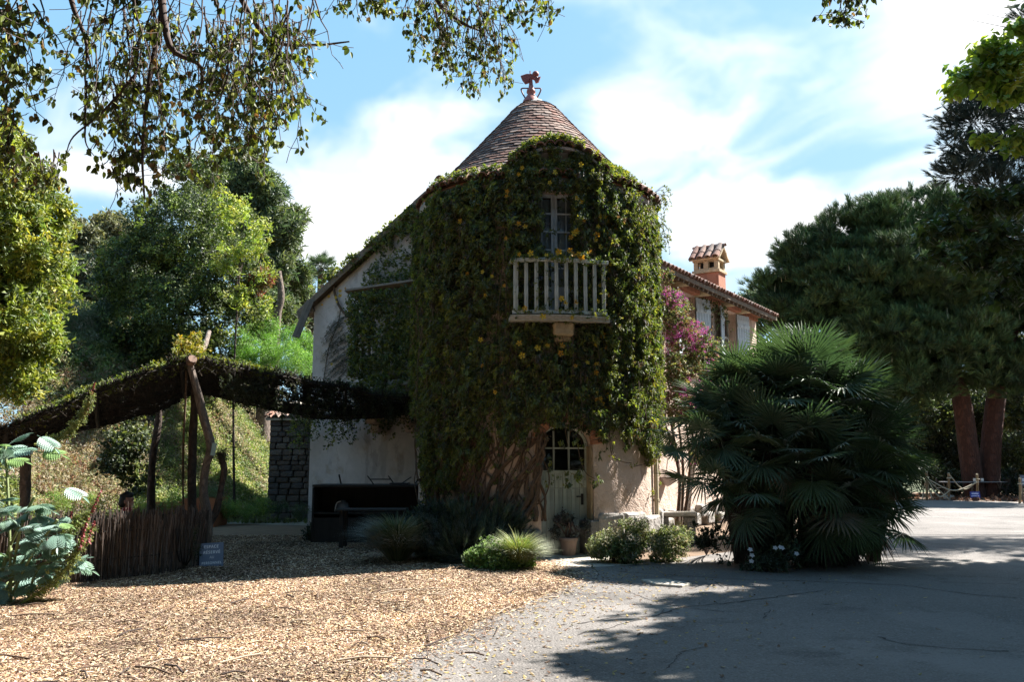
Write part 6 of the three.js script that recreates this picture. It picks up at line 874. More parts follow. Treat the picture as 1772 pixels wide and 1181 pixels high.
// ---------------------------------------------------------------- counter, table, jug and chair in the shade of the gable
{
  const k = thing('wooden_counter', 'black open-fronted wooden counter against the gable wall', 'counter', V(-2.9, 0, -18.6)), x0 = -4.12, x1 = -1.75, zf = -18.15, zb = -18.95;
  part(k, 'counter_top', new GB().box((x0 + x1) / 2, 1.16, (zf + zb) / 2, x1 - x0, 0.05, zf - zb + 0.04, 0.006), M.darkwood);
  part(k, 'back_panel', new GB().box((x0 + x1) / 2, 0.57, zb + 0.02, x1 - x0 - 0.08, 1.12, 0.03), M.darkwood);
  for (const x of [x0 + 0.02, x1 - 0.02]) part(k, 'side_panel', new GB().box(x, 0.565, (zf + zb) / 2, 0.04, 1.128, zf - zb, 0.004), M.darkwood);
  part(k, 'shelf', new GB().box((x0 + x1) / 2, 0.6, (zf + zb) / 2, x1 - x0 - 0.085, 0.03, zf - zb - 0.1), M.darkwood); part(k, 'kick_board', new GB().box((x0 + x1) / 2, 0.26, zf - 0.03, x1 - x0 - 0.085, 0.5, 0.03), M.darkwood);
  const j = thing('grey_jug', 'grey plastic jug with a pale bent handle on the counter shelf', 'jug', P(594, 882, 18.5).setY(0.615)); part(j, 'body', new GB().add(new THREE.LatheGeometry([[0, 0], [0.12, 0.0], [0.135, 0.03], [0.13, 0.14], [0.09, 0.19], [0.05, 0.21], [0.05, 0.24], [0.0, 0.24]].map((q) => new THREE.Vector2(...q)), 18), new THREE.Matrix4().setPosition(j.position)), std(C(0.16, 0.17, 0.19), { roughness: 0.5 }));
  part(j, 'handle', new GB().tube(curve([V(-0.15, 0.01, 0.1), V(-0.13, 0.15, 0.1), V(-0.1, 0.2, 0.1), V(-0.03, 0.22, 0.1)].map((p) => p.add(j.position)), 10), 0.013, 6), std(C(0.72, 0.72, 0.68), { roughness: 0.5 }));
  const t = thing('wooden_table', 'dark rough wooden table standing in front of the counter', 'table', V(-2.75, 0, -17.2)); part(t, 'tabletop', (() => { const g = new GB(); for (let i = 0; i < 4; i++) g.box(-2.72, 0.73, -17.45 + i * 0.155, 1.35, 0.035, 0.145, 0.004); return g; })(), M.darkwood);
  for (const [x, z] of [[-3.28, -17.0], [-2.16, -17.0], [-3.28, -17.44], [-2.16, -17.44]]) part(t, 'leg', new GB().box(x, 0.355, z, 0.075, 0.71, 0.075, 0.006), M.darkwood);
  const c = thing('iron_chair', 'thin dark iron garden chair upturned on the right end of the counter', 'chair', P(690, 838, 18.4).setY(1.186)), w = (a, b) => part(c, 'bar', new GB().tube([P(...a), P(...b)], 0.013, 5), M.iron);
  w([636, 824, 18.3], [650, 843, 18.3]); w([672, 824, 18.5], [686, 843, 18.5]); w([640, 830, 18.3], [676, 830, 18.5]); w([712, 826, 18.3], [688, 842, 18.3]); w([728, 826, 18.5], [714, 842, 18.5]); part(c, 'seat', new GB().box(P(692, 841, 18.4).x, 1.205, -18.4, 0.4, 0.03, 0.36, 0.01), M.iron);
  const s = thing('leaning_pole', 'dark broomstick leaning on the wall above the counter', 'pole', P(592, 842, 18.85)); part(s, 'shaft', new GB().tube([P(592, 846, 18.85), P(587, 822, 18.95)], 0.018, 6), M.darkwood);
}
// ---------------------------------------------------------------- stone bench and wall basin right of the tower
{
  const b = thing('stone_bench', 'pale stone slab bench beside the downpipe of the tower', 'bench', P(1170, 890, 18).setY(0)), c = b.position;
  part(b, 'seat_slab', new GB().box(c.x, 0.60, c.z, 0.8, 0.1, 0.36, 0.03), M.concrete); for (const s of [-0.27, 0.27]) part(b, 'support', new GB().box(c.x + s, 0.275, c.z - 0.02, 0.2, 0.55, 0.28, 0.03), M.greystone);
  part(house, 'wall_basin', new GB().add(new THREE.LatheGeometry([[0.0, -0.16], [0.08, -0.12], [0.2, 0.0], [0.26, 0.08], [0.22, 0.08], [0.0, 0.02]].map((q) => new THREE.Vector2(...q)), 20), new THREE.Matrix4().setPosition(hp(3.2, -0.1, 1.22))), M.paleplaster);
  reseed(236); for (let i = 0; i < 14; i++) { const g = new RoundedBoxGeometry(rr(0.3, 0.5), rr(0.2, 0.34), 0.3, 2, 0.06); part(house, 'stone', new GB().add(boxUV(g), new THREE.Matrix4().makeRotationY(gauss() * 0.1 + 0.98).setPosition(hp(2.2 + i * 0.45, -0.05, 0.18 + (i % 2) * 0.2))), M.greystone); }
}
// ---------------------------------------------------------------- a person sitting behind the brush fence
{
  const o = V(-6.62, 0, -15), per = thing('person', 'person with dark hair in a dark jacket seated low behind the brush fence', 'person', o), skin = std(C(0.42, 0.19, 0.13), { roughness: 0.6 });
  const build = (bones, lo, size, res) => {
    const mc = new MarchingCubes(res, M.iron, false, false, 60000); mc.isolation = 0; const F = mc.field, sm = 0.035;
    for (let z = 0; z < res; z++) for (let y = 0; y < res; y++) for (let x = 0; x < res; x++) {
      const px = lo.x + size * x / res, py = lo.y + size * y / res, pz = lo.z + size * z / res; let d = 9;
      for (const [a, b, r0, r1] of bones) { const dx = b[0] - a[0], dy = b[1] - a[1], dz = b[2] - a[2], L = dx * dx + dy * dy + dz * dz || 1e-9, t = Math.min(1, Math.max(0, ((px - a[0]) * dx + (py - a[1]) * dy + (pz - a[2]) * dz) / L)), q = Math.hypot(px - a[0] - dx * t, py - a[1] - dy * t, pz - a[2] - dz * t) - mix(r0, r1, t), h = Math.max(0, sm - Math.abs(d - q)) / sm; d = Math.min(d, q) - h * h * sm * 0.25; }
      F[x + y * res + z * res * res] = -d;
    }
    mc.update(); const n = mc.count, g = new THREE.BufferGeometry(), P_ = new Float32Array(n * 3), N_ = new Float32Array(n * 3);
    for (let i = 0; i < n; i++) { for (let k = 0; k < 3; k++) { P_[i * 3 + k] = lo.getComponent(k) + size * (mc.positionArray[i * 3 + k] + 1) / 2 + o.getComponent(k); N_[i * 3 + k] = mc.normalArray[i * 3 + k]; } }
    g.setAttribute('position', new THREE.BufferAttribute(P_, 3)); g.setAttribute('normal', new THREE.BufferAttribute(N_, 3)); g.setAttribute('uv', new THREE.BufferAttribute(new Float32Array(n * 2), 2)); return g;
  };
  // body: seated on a low log, leaning towards the right, arms on the knees
  const body = build([[[0, 0.4, 0], [0.04, 0.66, 0], 0.15, 0.16], [[0.04, 0.66, 0], [0.06, 0.76, 0], 0.15, 0.1], [[0.06, 0.78, 0], [0.06, 0.9, 0], 0.055, 0.05], [[0.05, 0.77, 0.16], [0.2, 0.56, 0.24], 0.06, 0.045], [[0.2, 0.56, 0.24], [0.4, 0.52, 0.16], 0.043, 0.033], [[0.05, 0.77, -0.16], [0.2, 0.56, -0.24], 0.06, 0.045], [[0.2, 0.56, -0.24], [0.4, 0.52, -0.16], 0.043, 0.033], [[0.02, 0.38, 0.1], [0.42, 0.46, 0.14], 0.095, 0.07], [[0.42, 0.46, 0.14], [0.4, 0.08, 0.14], 0.065, 0.045], [[0.02, 0.38, -0.1], [0.42, 0.46, -0.14], 0.095, 0.07], [[0.42, 0.46, -0.14], [0.4, 0.08, -0.14], 0.065, 0.045], [[0.38, 0.05, 0.14], [0.54, 0.04, 0.15], 0.045, 0.035], [[0.38, 0.05, -0.14], [0.54, 0.04, -0.15], 0.045, 0.035],
    ...[-1, 1].flatMap((s) => [[[0.4, 0.52, s * 0.16], [0.47, 0.5, s * 0.15], 0.032, 0.028], ...[-1, 0, 1, 2].map((k) => [[0.46, 0.5, s * 0.15 + k * 0.018 - 0.009], [0.53, 0.465, s * 0.15 + k * 0.02 - 0.01], 0.0095, 0.008]), [[0.43, 0.5, s * 0.15 - s * 0.03], [0.475, 0.475, s * 0.15 - s * 0.055], 0.011, 0.009]])], V(-0.4, 0, -0.5), 1.0, 72);
  part(per, 'body', body, std(C(0.03, 0.03, 0.036), { roughness: 0.9 }));
  const head = build([[[0.07, 0.96, 0], [0.075, 1.04, 0], 0.075, 0.09], [[0.09, 0.93, 0], [0.12, 0.925, 0], 0.055, 0.04], [[0.155, 0.985, 0], [0.178, 0.965, 0], 0.012, 0.016], [[0.155, 1.015, 0.03], [0.158, 1.015, 0.03], 0.012, 0.012], [[0.155, 1.015, -0.03], [0.158, 1.015, -0.03], 0.012, 0.012], [[0.15, 0.935, -0.015], [0.15, 0.935, 0.015], 0.014, 0.014], [[0.07, 0.99, 0.085], [0.07, 0.97, 0.088], 0.018, 0.014], [[0.07, 0.99, -0.085], [0.07, 0.97, -0.088], 0.018, 0.014], [[0.06, 0.84, 0], [0.065, 0.93, 0], 0.05, 0.05]], V(-0.1, 0.78, -0.2), 0.4, 64);
  part(per, 'head', head, skin);
  part(per, 'hair', build([[[0.045, 1.04, 0], [0.06, 1.06, 0], 0.1, 0.092], [[0.02, 0.96, 0.03], [0.02, 0.96, -0.03], 0.08, 0.08], [[0.11, 1.09, 0.03], [0.11, 1.09, -0.03], 0.05, 0.05]], V(-0.15, 0.78, -0.2), 0.42, 56), std(C(0.018, 0.015, 0.015), { roughness: 0.5 }));
  part(per, 'scarf', build([[[0.02, 0.855, 0.04], [0.1, 0.84, 0.03], 0.04, 0.04], [[0.02, 0.855, -0.04], [0.1, 0.84, -0.03], 0.04, 0.04], [[0.1, 0.84, 0.03], [0.1, 0.84, -0.03], 0.042, 0.042]], V(-0.15, 0.7, -0.2), 0.4, 40), std(C(0.4, 0.04, 0.05), { roughness: 0.9 }));
  const log = thing('log_stool', 'short cut log used as a stool behind the fence', 'log', o.clone().add(V(-0.02, 0, 0))); part(log, 'log', new GB().tube([o.clone().add(V(-0.02, 0, 0)), o.clone().add(V(-0.02, 0.27, 0))], 0.17, 12), M.barkgrey);
}

// ---------------------------------------------------------------- fan palm clump
{
  reseed(301);
  const base = G(1385, 972), t = thing('fan_palm', 'big many-headed fan palm clump standing dark against the sunlit road', 'palm', base), dk = [frondMats[0], frondMats[2], frondMats[1], frondMats[3], frondMats[0], frondMats[4]];
  const heads = [[1252, 745, 14.4, 24, 0.95], [1318, 690, 14.7, 30, 1.05], [1395, 685, 14.3, 34, 1.1], [1462, 720, 14.7, 32, 1.1], [1490, 800, 14.4, 30, 1.05], [1410, 640, 15.1, 22, 0.9], [1330, 780, 13.9, 24, 1], [1478, 870, 14.3, 22, 0.95], [1400, 800, 13.8, 24, 1], [1345, 652, 15.2, 18, 0.9], [1295, 850, 13.9, 16, 0.85], [1440, 870, 13.8, 18, 0.9], [1530, 780, 14.9, 22, 0.85], [1270, 690, 15, 20, 0.9]];
  for (const [x, y, d, n, s] of heads) { const h = P(x, y, d); palmHead(t, h, n, s, [-1.15, 1.35], dk, 0.07); const f = V(mix(h.x, base.x, 0.2), 0, mix(h.z, base.z, 0.4)); part(t, 'trunk', new GB().tube(curve([f, f.clone().lerp(h, 0.5).add(V(gauss() * 0.06, 0, 0.03)), h], 14), (q, a) => 0.12 * (1 + 0.18 * Math.sin(a * 5 + q * 40)), 10), M.barkdark); }
  for (const [x, y, d] of [[1238, 838, 14.0], [1205, 770, 14.2], [1520, 900, 14.0]]) palmHead(t, P(x, y, d), 7, 0.8, [-0.5, 0.9], dk, 0.1);
  // thatch of dead leaf bases round the stems
  const l = []; for (const [x, y, d] of heads) { const h = P(x, y, d), f = V(mix(h.x, base.x, 0.2), 0, mix(h.z, base.z, 0.4)); for (let i = 0; i < 170; i++) { const k = rr(0.15, 1), p = f.clone().lerp(h, k), a = rnd() * 6.28; p.x += Math.cos(a) * 0.13; p.z += Math.sin(a) * 0.13; l.push({ p, q: qTo(V(0, 1, 0), V(Math.cos(a) * 0.5, -1 + gauss() * 0.3, Math.sin(a) * 0.5).normalize()), s: V(0.035, rr(0.25, 0.6), 0.02), c: varyC(C(0.06, 0.045, 0.03), 0.3) }); } }
  scatter(t, 'thatch', new THREE.ConeGeometry(0.5, 1, 4).translate(0, 0.5, 0), M.dry, l);
  const u = thing('palm_underplanting', 'low leafy plants with a few white flowers round the foot of the fan palm', 'plant', G(1320, 985)), ul = [];
  for (const e of crownPoints([[1250, 950, 13.9, 30, 0.9], [1290, 965, 13.6, 34, 0.7], [1340, 960, 13.6, 40, 0.8], [1395, 955, 13.9, 34, 0.8], [1450, 950, 14.3, 30, 0.7], [1490, 945, 14.6, 24, 0.6], [1345, 930, 14, 30, 1]].map(pxBlob), 700, 0.2, 2, 0.2)) if (e.p.y > 0.03) ul.push({ p: e.p, q: QR(), s: rr(0.18, 0.32), c: varyC(pick(pal([0.03, 0.055, 0.025], [0.05, 0.08, 0.035], [0.08, 0.11, 0.04])), 0.3) });
  scatter(u, 'foliage', LG.broad[1], M.gloss, ul);
  const fg = new GB(); for (let i = 0; i < 5; i++) { const a = i * 1.2566; leafTris(fg, V(), V(Math.cos(a), 0.25, Math.sin(a)).normalize(), V(0, 1, 0), 0.5, 0.42, 0.2, 3); } const fgeo = fg.build(), fm = M.petal.clone(); fm.color = C(0.75, 0.75, 0.78);
  for (const [x, y] of [[1298, 952], [1301, 962], [1341, 949], [1353, 949], [1350, 948], [1378, 959], [1300, 972]]) { const f = new THREE.Mesh(fgeo, fm); f.name = 'flower'; f.position.copy(P(x, y, 13.1)).sub(u.position); f.rotation.set(0.9, rnd() * 6, 0); f.scale.setScalar(0.085); f.castShadow = f.receiveShadow = true; u.add(f); }
  // a small shrub with dark oval leaves left of the palm
  const s = thing('young_shrub', 'young shrub with dark oval leaves between the bench and the fan palm', 'shrub', G(1222, 962)), sl = []; for (let i = 0; i < 26; i++) { const q = P(rr(1200, 1250), rr(905, 950), 14.5 + gauss() * 0.2); part(s, 'stem', new GB().tube(curve([s.position.clone(), s.position.clone().lerp(q, 0.5).add(V(0, 0.08, 0)), q], 6), 0.006, 4), M.twig); for (let k = 0; k < 3; k++) sl.push({ p: q.clone().add(V(gauss() * 0.04, gauss() * 0.04, gauss() * 0.04)), q: QR(), s: rr(0.14, 0.22), c: varyC(C(0.035, 0.05, 0.02), 0.3) }); } scatter(s, 'foliage', LG.vine[0], M.gloss, sl);
}
// ---------------------------------------------------------------- plants along the foot of the house
const blade = (() => { const gb = new GB(), q = (t, w) => V(w, t - 0.12 * t * t, 0.42 * t * t * t); for (let i = 0; i < 5; i++) { const a = i / 5, b = (i + 1) / 5, wa = 0.011 * (1 - a * a), wb = 0.011 * (1 - b * b); gb.quad(q(a, -wa), q(a, wa), q(b, wb), q(b, -wb)); } return gb.build(); })();
function grassClump(label, px, py, r, h, n, cols, lean = V()) {
  const b = G(px, py), t = thing('grass_clump', label, 'ornamental grass', b), l = [];
  for (let i = 0; i < n; i++) { const a = rnd() * 6.28, k = Math.pow(rnd(), 0.6), tilt = 0.12 + 0.75 * k * rr(0.6, 1.1), o = V(Math.cos(a), 0, Math.sin(a)), up = V(o.x * tilt, 1, o.z * tilt).add(lean).normalize(), z = V(up.x, 0, up.z).normalize(); z.addScaledVector(up, -z.dot(up)).normalize(); const x = V().crossVectors(up, z); l.push({ p: b.clone().addScaledVector(o, r * 0.45 * k * rnd()), q: new THREE.Quaternion().setFromRotationMatrix(new THREE.Matrix4().makeBasis(x, up, z)), s: h * rr(0.65, 1.15), c: varyC(pick(cols), 0.25, 0.08) }); }
  scatter(t, 'blades', blade, M.leaf, l);
  return t;
}
reseed(311);
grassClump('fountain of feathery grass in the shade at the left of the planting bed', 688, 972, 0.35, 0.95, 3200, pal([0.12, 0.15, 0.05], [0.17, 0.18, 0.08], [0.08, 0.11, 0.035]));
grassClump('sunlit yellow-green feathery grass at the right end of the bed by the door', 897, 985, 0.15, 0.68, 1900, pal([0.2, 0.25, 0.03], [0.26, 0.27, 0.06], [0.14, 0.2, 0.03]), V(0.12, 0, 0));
grassClump('yellowish strappy grass clump below the stone bench', 1170, 942, 0.28, 0.62, 900, pal([0.19, 0.22, 0.03], [0.25, 0.24, 0.05], [0.12, 0.16, 0.03]));
grassClump('small tuft of grass at the front of the bush right of the door', 1088, 972, 0.2, 0.45, 900, pal([0.12, 0.16, 0.03], [0.17, 0.19, 0.06]));
grassClump('little green tuft by the path beyond the stone bench', 1235, 905, 0.25, 0.45, 500, pal([0.13, 0.2, 0.03], [0.18, 0.22, 0.05]));
reseed(313);
const bed = (name, label, blobs, cols, geo, size, per = 1300, mat = M.leaf) => { const b0 = pxBlob(blobs[0]), t = thing(name, label, 'shrub', V(b0.x, 0, b0.z)), l = []; for (const e of crownPoints(blobs.map(pxBlob), per, 0.2, 2, 0.15)) if (e.p.y > 0.02) l.push({ p: e.p, q: qTo(V(0, 1, 0), e.d.clone().add(V(0, 0.7, 0)).normalize()), s: rr(0.7, 1.25) * size, c: varyC(pick(pal(...cols)), 0.3, 0.1) }); scatter(t, 'foliage', geo, mat, l); for (let i = 0; i < 4; i++) part(t, 'stem', new GB().tube([V(b0.x + gauss() * 0.1, 0, b0.z), V(b0.x + gauss() * 0.25, b0.y, b0.z + gauss() * 0.1)], 0.012, 5), M.twig); return t; };
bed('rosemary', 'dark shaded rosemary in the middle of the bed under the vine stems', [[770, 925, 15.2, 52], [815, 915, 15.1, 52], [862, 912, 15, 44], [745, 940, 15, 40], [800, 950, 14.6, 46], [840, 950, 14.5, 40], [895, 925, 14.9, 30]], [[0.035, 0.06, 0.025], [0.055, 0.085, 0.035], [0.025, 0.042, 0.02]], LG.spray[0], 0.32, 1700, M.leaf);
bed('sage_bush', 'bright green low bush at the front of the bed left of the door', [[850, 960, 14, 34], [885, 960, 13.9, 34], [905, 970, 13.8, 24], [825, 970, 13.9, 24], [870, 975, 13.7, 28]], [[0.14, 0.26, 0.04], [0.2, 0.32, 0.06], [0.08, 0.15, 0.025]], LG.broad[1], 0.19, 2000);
bed('dark_ivy', 'dark ivy heap between the counter and the woody vine stems', [[745, 905, 15.6, 34], [725, 930, 15.4, 26], [770, 895, 15.6, 26], [715, 905, 15.9, 20]], [[0.02, 0.035, 0.014], [0.035, 0.055, 0.02]], LG.broad[0], 0.22, 1100);
bed('cistus_bush', 'rounded grey-green bush dotted with pale blooms right of the door', [[1068, 942, 14.8, 44], [1112, 938, 14.9, 48], [1090, 928, 15, 38], [1142, 942, 14.9, 44], [1046, 950, 14.7, 32], [1168, 936, 15.2, 34], [1092, 950, 14.6, 36]], [[0.17, 0.22, 0.05], [0.25, 0.28, 0.08], [0.09, 0.13, 0.03], [0.4, 0.36, 0.22]], LG.broad[1], 0.15, 2600);
bed('ivy_heap', 'dark leafy heap at the house corner left of the counter', [[540, 930, 18.6, 16], [548, 915, 19, 14]], [[0.03, 0.05, 0.02]], LG.broad[0], 0.18, 1200);
{
  reseed(317);
  const b = G(984, 964), t = thing('potted_plant', 'dark succulent in a clay pot standing before the arched door', 'potted plant', b);
  part(t, 'pot', new GB().add(new THREE.LatheGeometry([[0.001, 0.01], [0.105, 0.0], [0.115, 0.02], [0.15, 0.27], [0.165, 0.27], [0.168, 0.33], [0.145, 0.335], [0.135, 0.29], [0.001, 0.29]].map((q) => new THREE.Vector2(...q)), 28), new THREE.Matrix4().setPosition(b)), M.pot);
  for (let i = 0; i < 9; i++) part(t, 'stem', new GB().tube(curve([b.clone().add(V(gauss() * 0.03, 0.28, gauss() * 0.03)), b.clone().add(V(gauss() * 0.1, 0.42, gauss() * 0.1)), b.clone().add(V(gauss() * 0.2, 0.6, gauss() * 0.15))], 8), 0.012, 5), M.twig);
  const l = []; for (const e of crownPoints([W(b.x - 0.14, 0.52, -b.z, 0.22), W(b.x + 0.16, 0.54, -b.z, 0.22), W(b.x, 0.6, -b.z, 0.25), W(b.x - 0.28, 0.46, -b.z, 0.14), W(b.x + 0.3, 0.48, -b.z, 0.14)], 2400, 0.2, 3, 0.2)) l.push({ p: e.p, q: QR(), s: rr(0.09, 0.16), c: varyC(pick(pal([0.035, 0.045, 0.03], [0.055, 0.06, 0.045], [0.05, 0.035, 0.03])), 0.3) });
  scatter(t, 'foliage', LG.broad[0], M.gloss, l);
}
// ---------------------------------------------------------------- honey flower: big blue-green toothed leaves and dark red spikes
{
  reseed(321);
  const base = V(-6.1, 0, -10.7), t = thing('honey_flower', 'blue-green shrub with big toothed leaves and dark red flower spikes at lower left', 'shrub', base);
  const leaflet = (gb, at, dir, up, L) => { const s = V().crossVectors(dir, up).normalize(), n = V().crossVectors(s, dir), N = 6; for (const sg of [-1, 1]) for (let i = 0; i < N; i++) { const a = i / N, b = (i + 1) / N, wa = 0.15 * L * Math.sin(Math.PI * (0.12 + 0.88 * a)), wb = 0.15 * L * Math.sin(Math.PI * (0.12 + 0.88 * b)), c = (q, w) => at.clone().addScaledVector(dir, q * L).addScaledVector(s, sg * w).addScaledVector(n, Math.abs(w) * 0.5 - 0.12 * L * q * q); const m0 = c(a, 0), m1 = c(b, 0), e0 = c(a, wa * 0.62), e1 = c(b + 0.03, wb * 1.12 + 0.015 * L); if (sg > 0) { gb.tri(m0, e0, e1); gb.tri(m0, e1, m1); } else { gb.tri(m0, e1, e0); gb.tri(m0, m1, e1); } } };
  const lg = [0, 1, 2, 3].map(() => { const gb = new GB(), pts = []; const bend = rr(0.25, 0.6); for (let i = 0; i <= 10; i++) { const q = i / 10; pts.push(V(0, q * (1 - 0.15 * q), -bend * q * q * 0.6)); } gb.tube(pts, (q) => 0.014 * (1.1 - 0.8 * q), 4, false); for (let i = 2; i <= 9; i++) { const p = pts[i], L = 0.42 * Math.sin(Math.PI * (0.2 + 0.72 * i / 10)) + 0.06; for (const s of [-1, 1]) leaflet(gb, p, V(s, 0.55, -0.25).normalize(), V(0, 0.2, 1).normalize(), L); } leaflet(gb, pts[10], V(0, 1, -0.5).normalize(), V(0, 0.4, 1).normalize(), 0.34); return gb.build(); });
  const mats = [[0.19, 0.32, 0.25], [0.25, 0.38, 0.32], [0.12, 0.22, 0.14], [0.18, 0.31, 0.08]].map((c) => { const m = leafMat(0.3, 0.35); m.color = C(...c); return m; });
  const put = (p, dir, s, k) => { const o = new THREE.Mesh(pick(lg), mats[k ?? Math.floor(rnd() * 3.4)]); o.name = 'leaf'; o.castShadow = o.receiveShadow = true; const y = dir.clone().normalize(), z = V(gauss() * 0.2, 1, 0.35 + gauss() * 0.2).addScaledVector(y, 0); z.addScaledVector(y, -z.dot(y)).normalize(); const x = V().crossVectors(y, z); o.quaternion.setFromRotationMatrix(new THREE.Matrix4().makeBasis(x, y, z)); o.position.copy(p).sub(base); o.scale.setScalar(s); t.add(o); };
  const stems = [[-30, 800], [10, 770], [40, 900], [80, 930], [20, 950], [-40, 930], [120, 960], [60, 860], [0, 870], [70, 980], [-20, 1000], [30, 1010], [100, 900]];
  for (const [x, y] of stems) { const top = P(x, y, 10.6 + gauss() * 0.3), b = base.clone().add(V(gauss() * 0.35, 0, gauss() * 0.25)); part(t, 'stem', new GB().tube(curve([b, b.clone().lerp(top, 0.5).add(V(0, 0.1, 0)), top], 10), 0.018, 6), std(C(0.16, 0.2, 0.08))); for (let i = 0; i < 11; i++) { const a = i * 2.4 + rnd(), e = rr(-0.5, 0.8); put(top.clone().add(V(gauss() * 0.04, -rr(0, 0.25), gauss() * 0.04)), V(Math.cos(a) * Math.cos(e), Math.sin(e), Math.sin(a) * Math.cos(e)), rr(0.2, 0.36)); } }
  for (const [x, y, a] of [[60, 770, -0.2], [110, 768, 0.1], [105, 740, 0.5], [150, 830, 0.3]]) put(P(x - 40, y + 14, 10.8), V(1, 0.1 - a, 0.2), 0.34);
  const rm = std(C(0.19, 0.022, 0.028), { roughness: 0.6 });
  for (const [a, b] of [[[150, 905, 10.9], [176, 848, 10.9]], [[122, 925, 10.8], [124, 885, 10.8]], [[138, 950, 10.6], [150, 905, 10.6]], [[152, 940, 10.5], [164, 902, 10.5]], [[148, 720, 11.6], [165, 662, 11.6]]]) { const g = new GB(), A = P(...a), B = P(...b); g.tube([A, B], 0.008, 5); for (let i = 0; i < 34; i++) { const k = i / 34, p = A.clone().lerp(B, k), d = V(gauss(), gauss() * 0.3 - 0.2, gauss()).normalize(); leafTris(g, p, d, V(0, 1, 0), rr(0.035, 0.055) * (1.15 - 0.5 * k), 0.026, 0.2, 3); } part(t, 'flower_spike', g, rm); }
  const sl = []; for (const a of [[[30, 1050, 10.4], [90, 1010, 10.5], [130, 965, 10.6], [160, 915, 10.8]], [[60, 770, 11.4], [100, 762, 11.5], [135, 730, 11.6], [158, 690, 11.6]], [[90, 960, 10.6], [115, 925, 10.7], [150, 890, 10.9]]]) { const q = curve(a.map((z) => P(...z)), 26); part(t, 'arching_stem', new GB().tube(q, 0.016, 6), std(C(0.2, 0.22, 0.05))); q.forEach((p, i) => { if (i > 3) for (let k = 0; k < 9; k++) sl.push({ p: p.clone().add(V(gauss() * 0.06, gauss() * 0.06, gauss() * 0.05)), q: QR(), s: rr(0.06, 0.12), c: varyC(pick(pal([0.2, 0.24, 0.04], [0.13, 0.17, 0.03], [0.28, 0.3, 0.08])), 0.3) }); }); } scatter(t, 'bracts', LG.broad[1], M.leaf, sl);
}
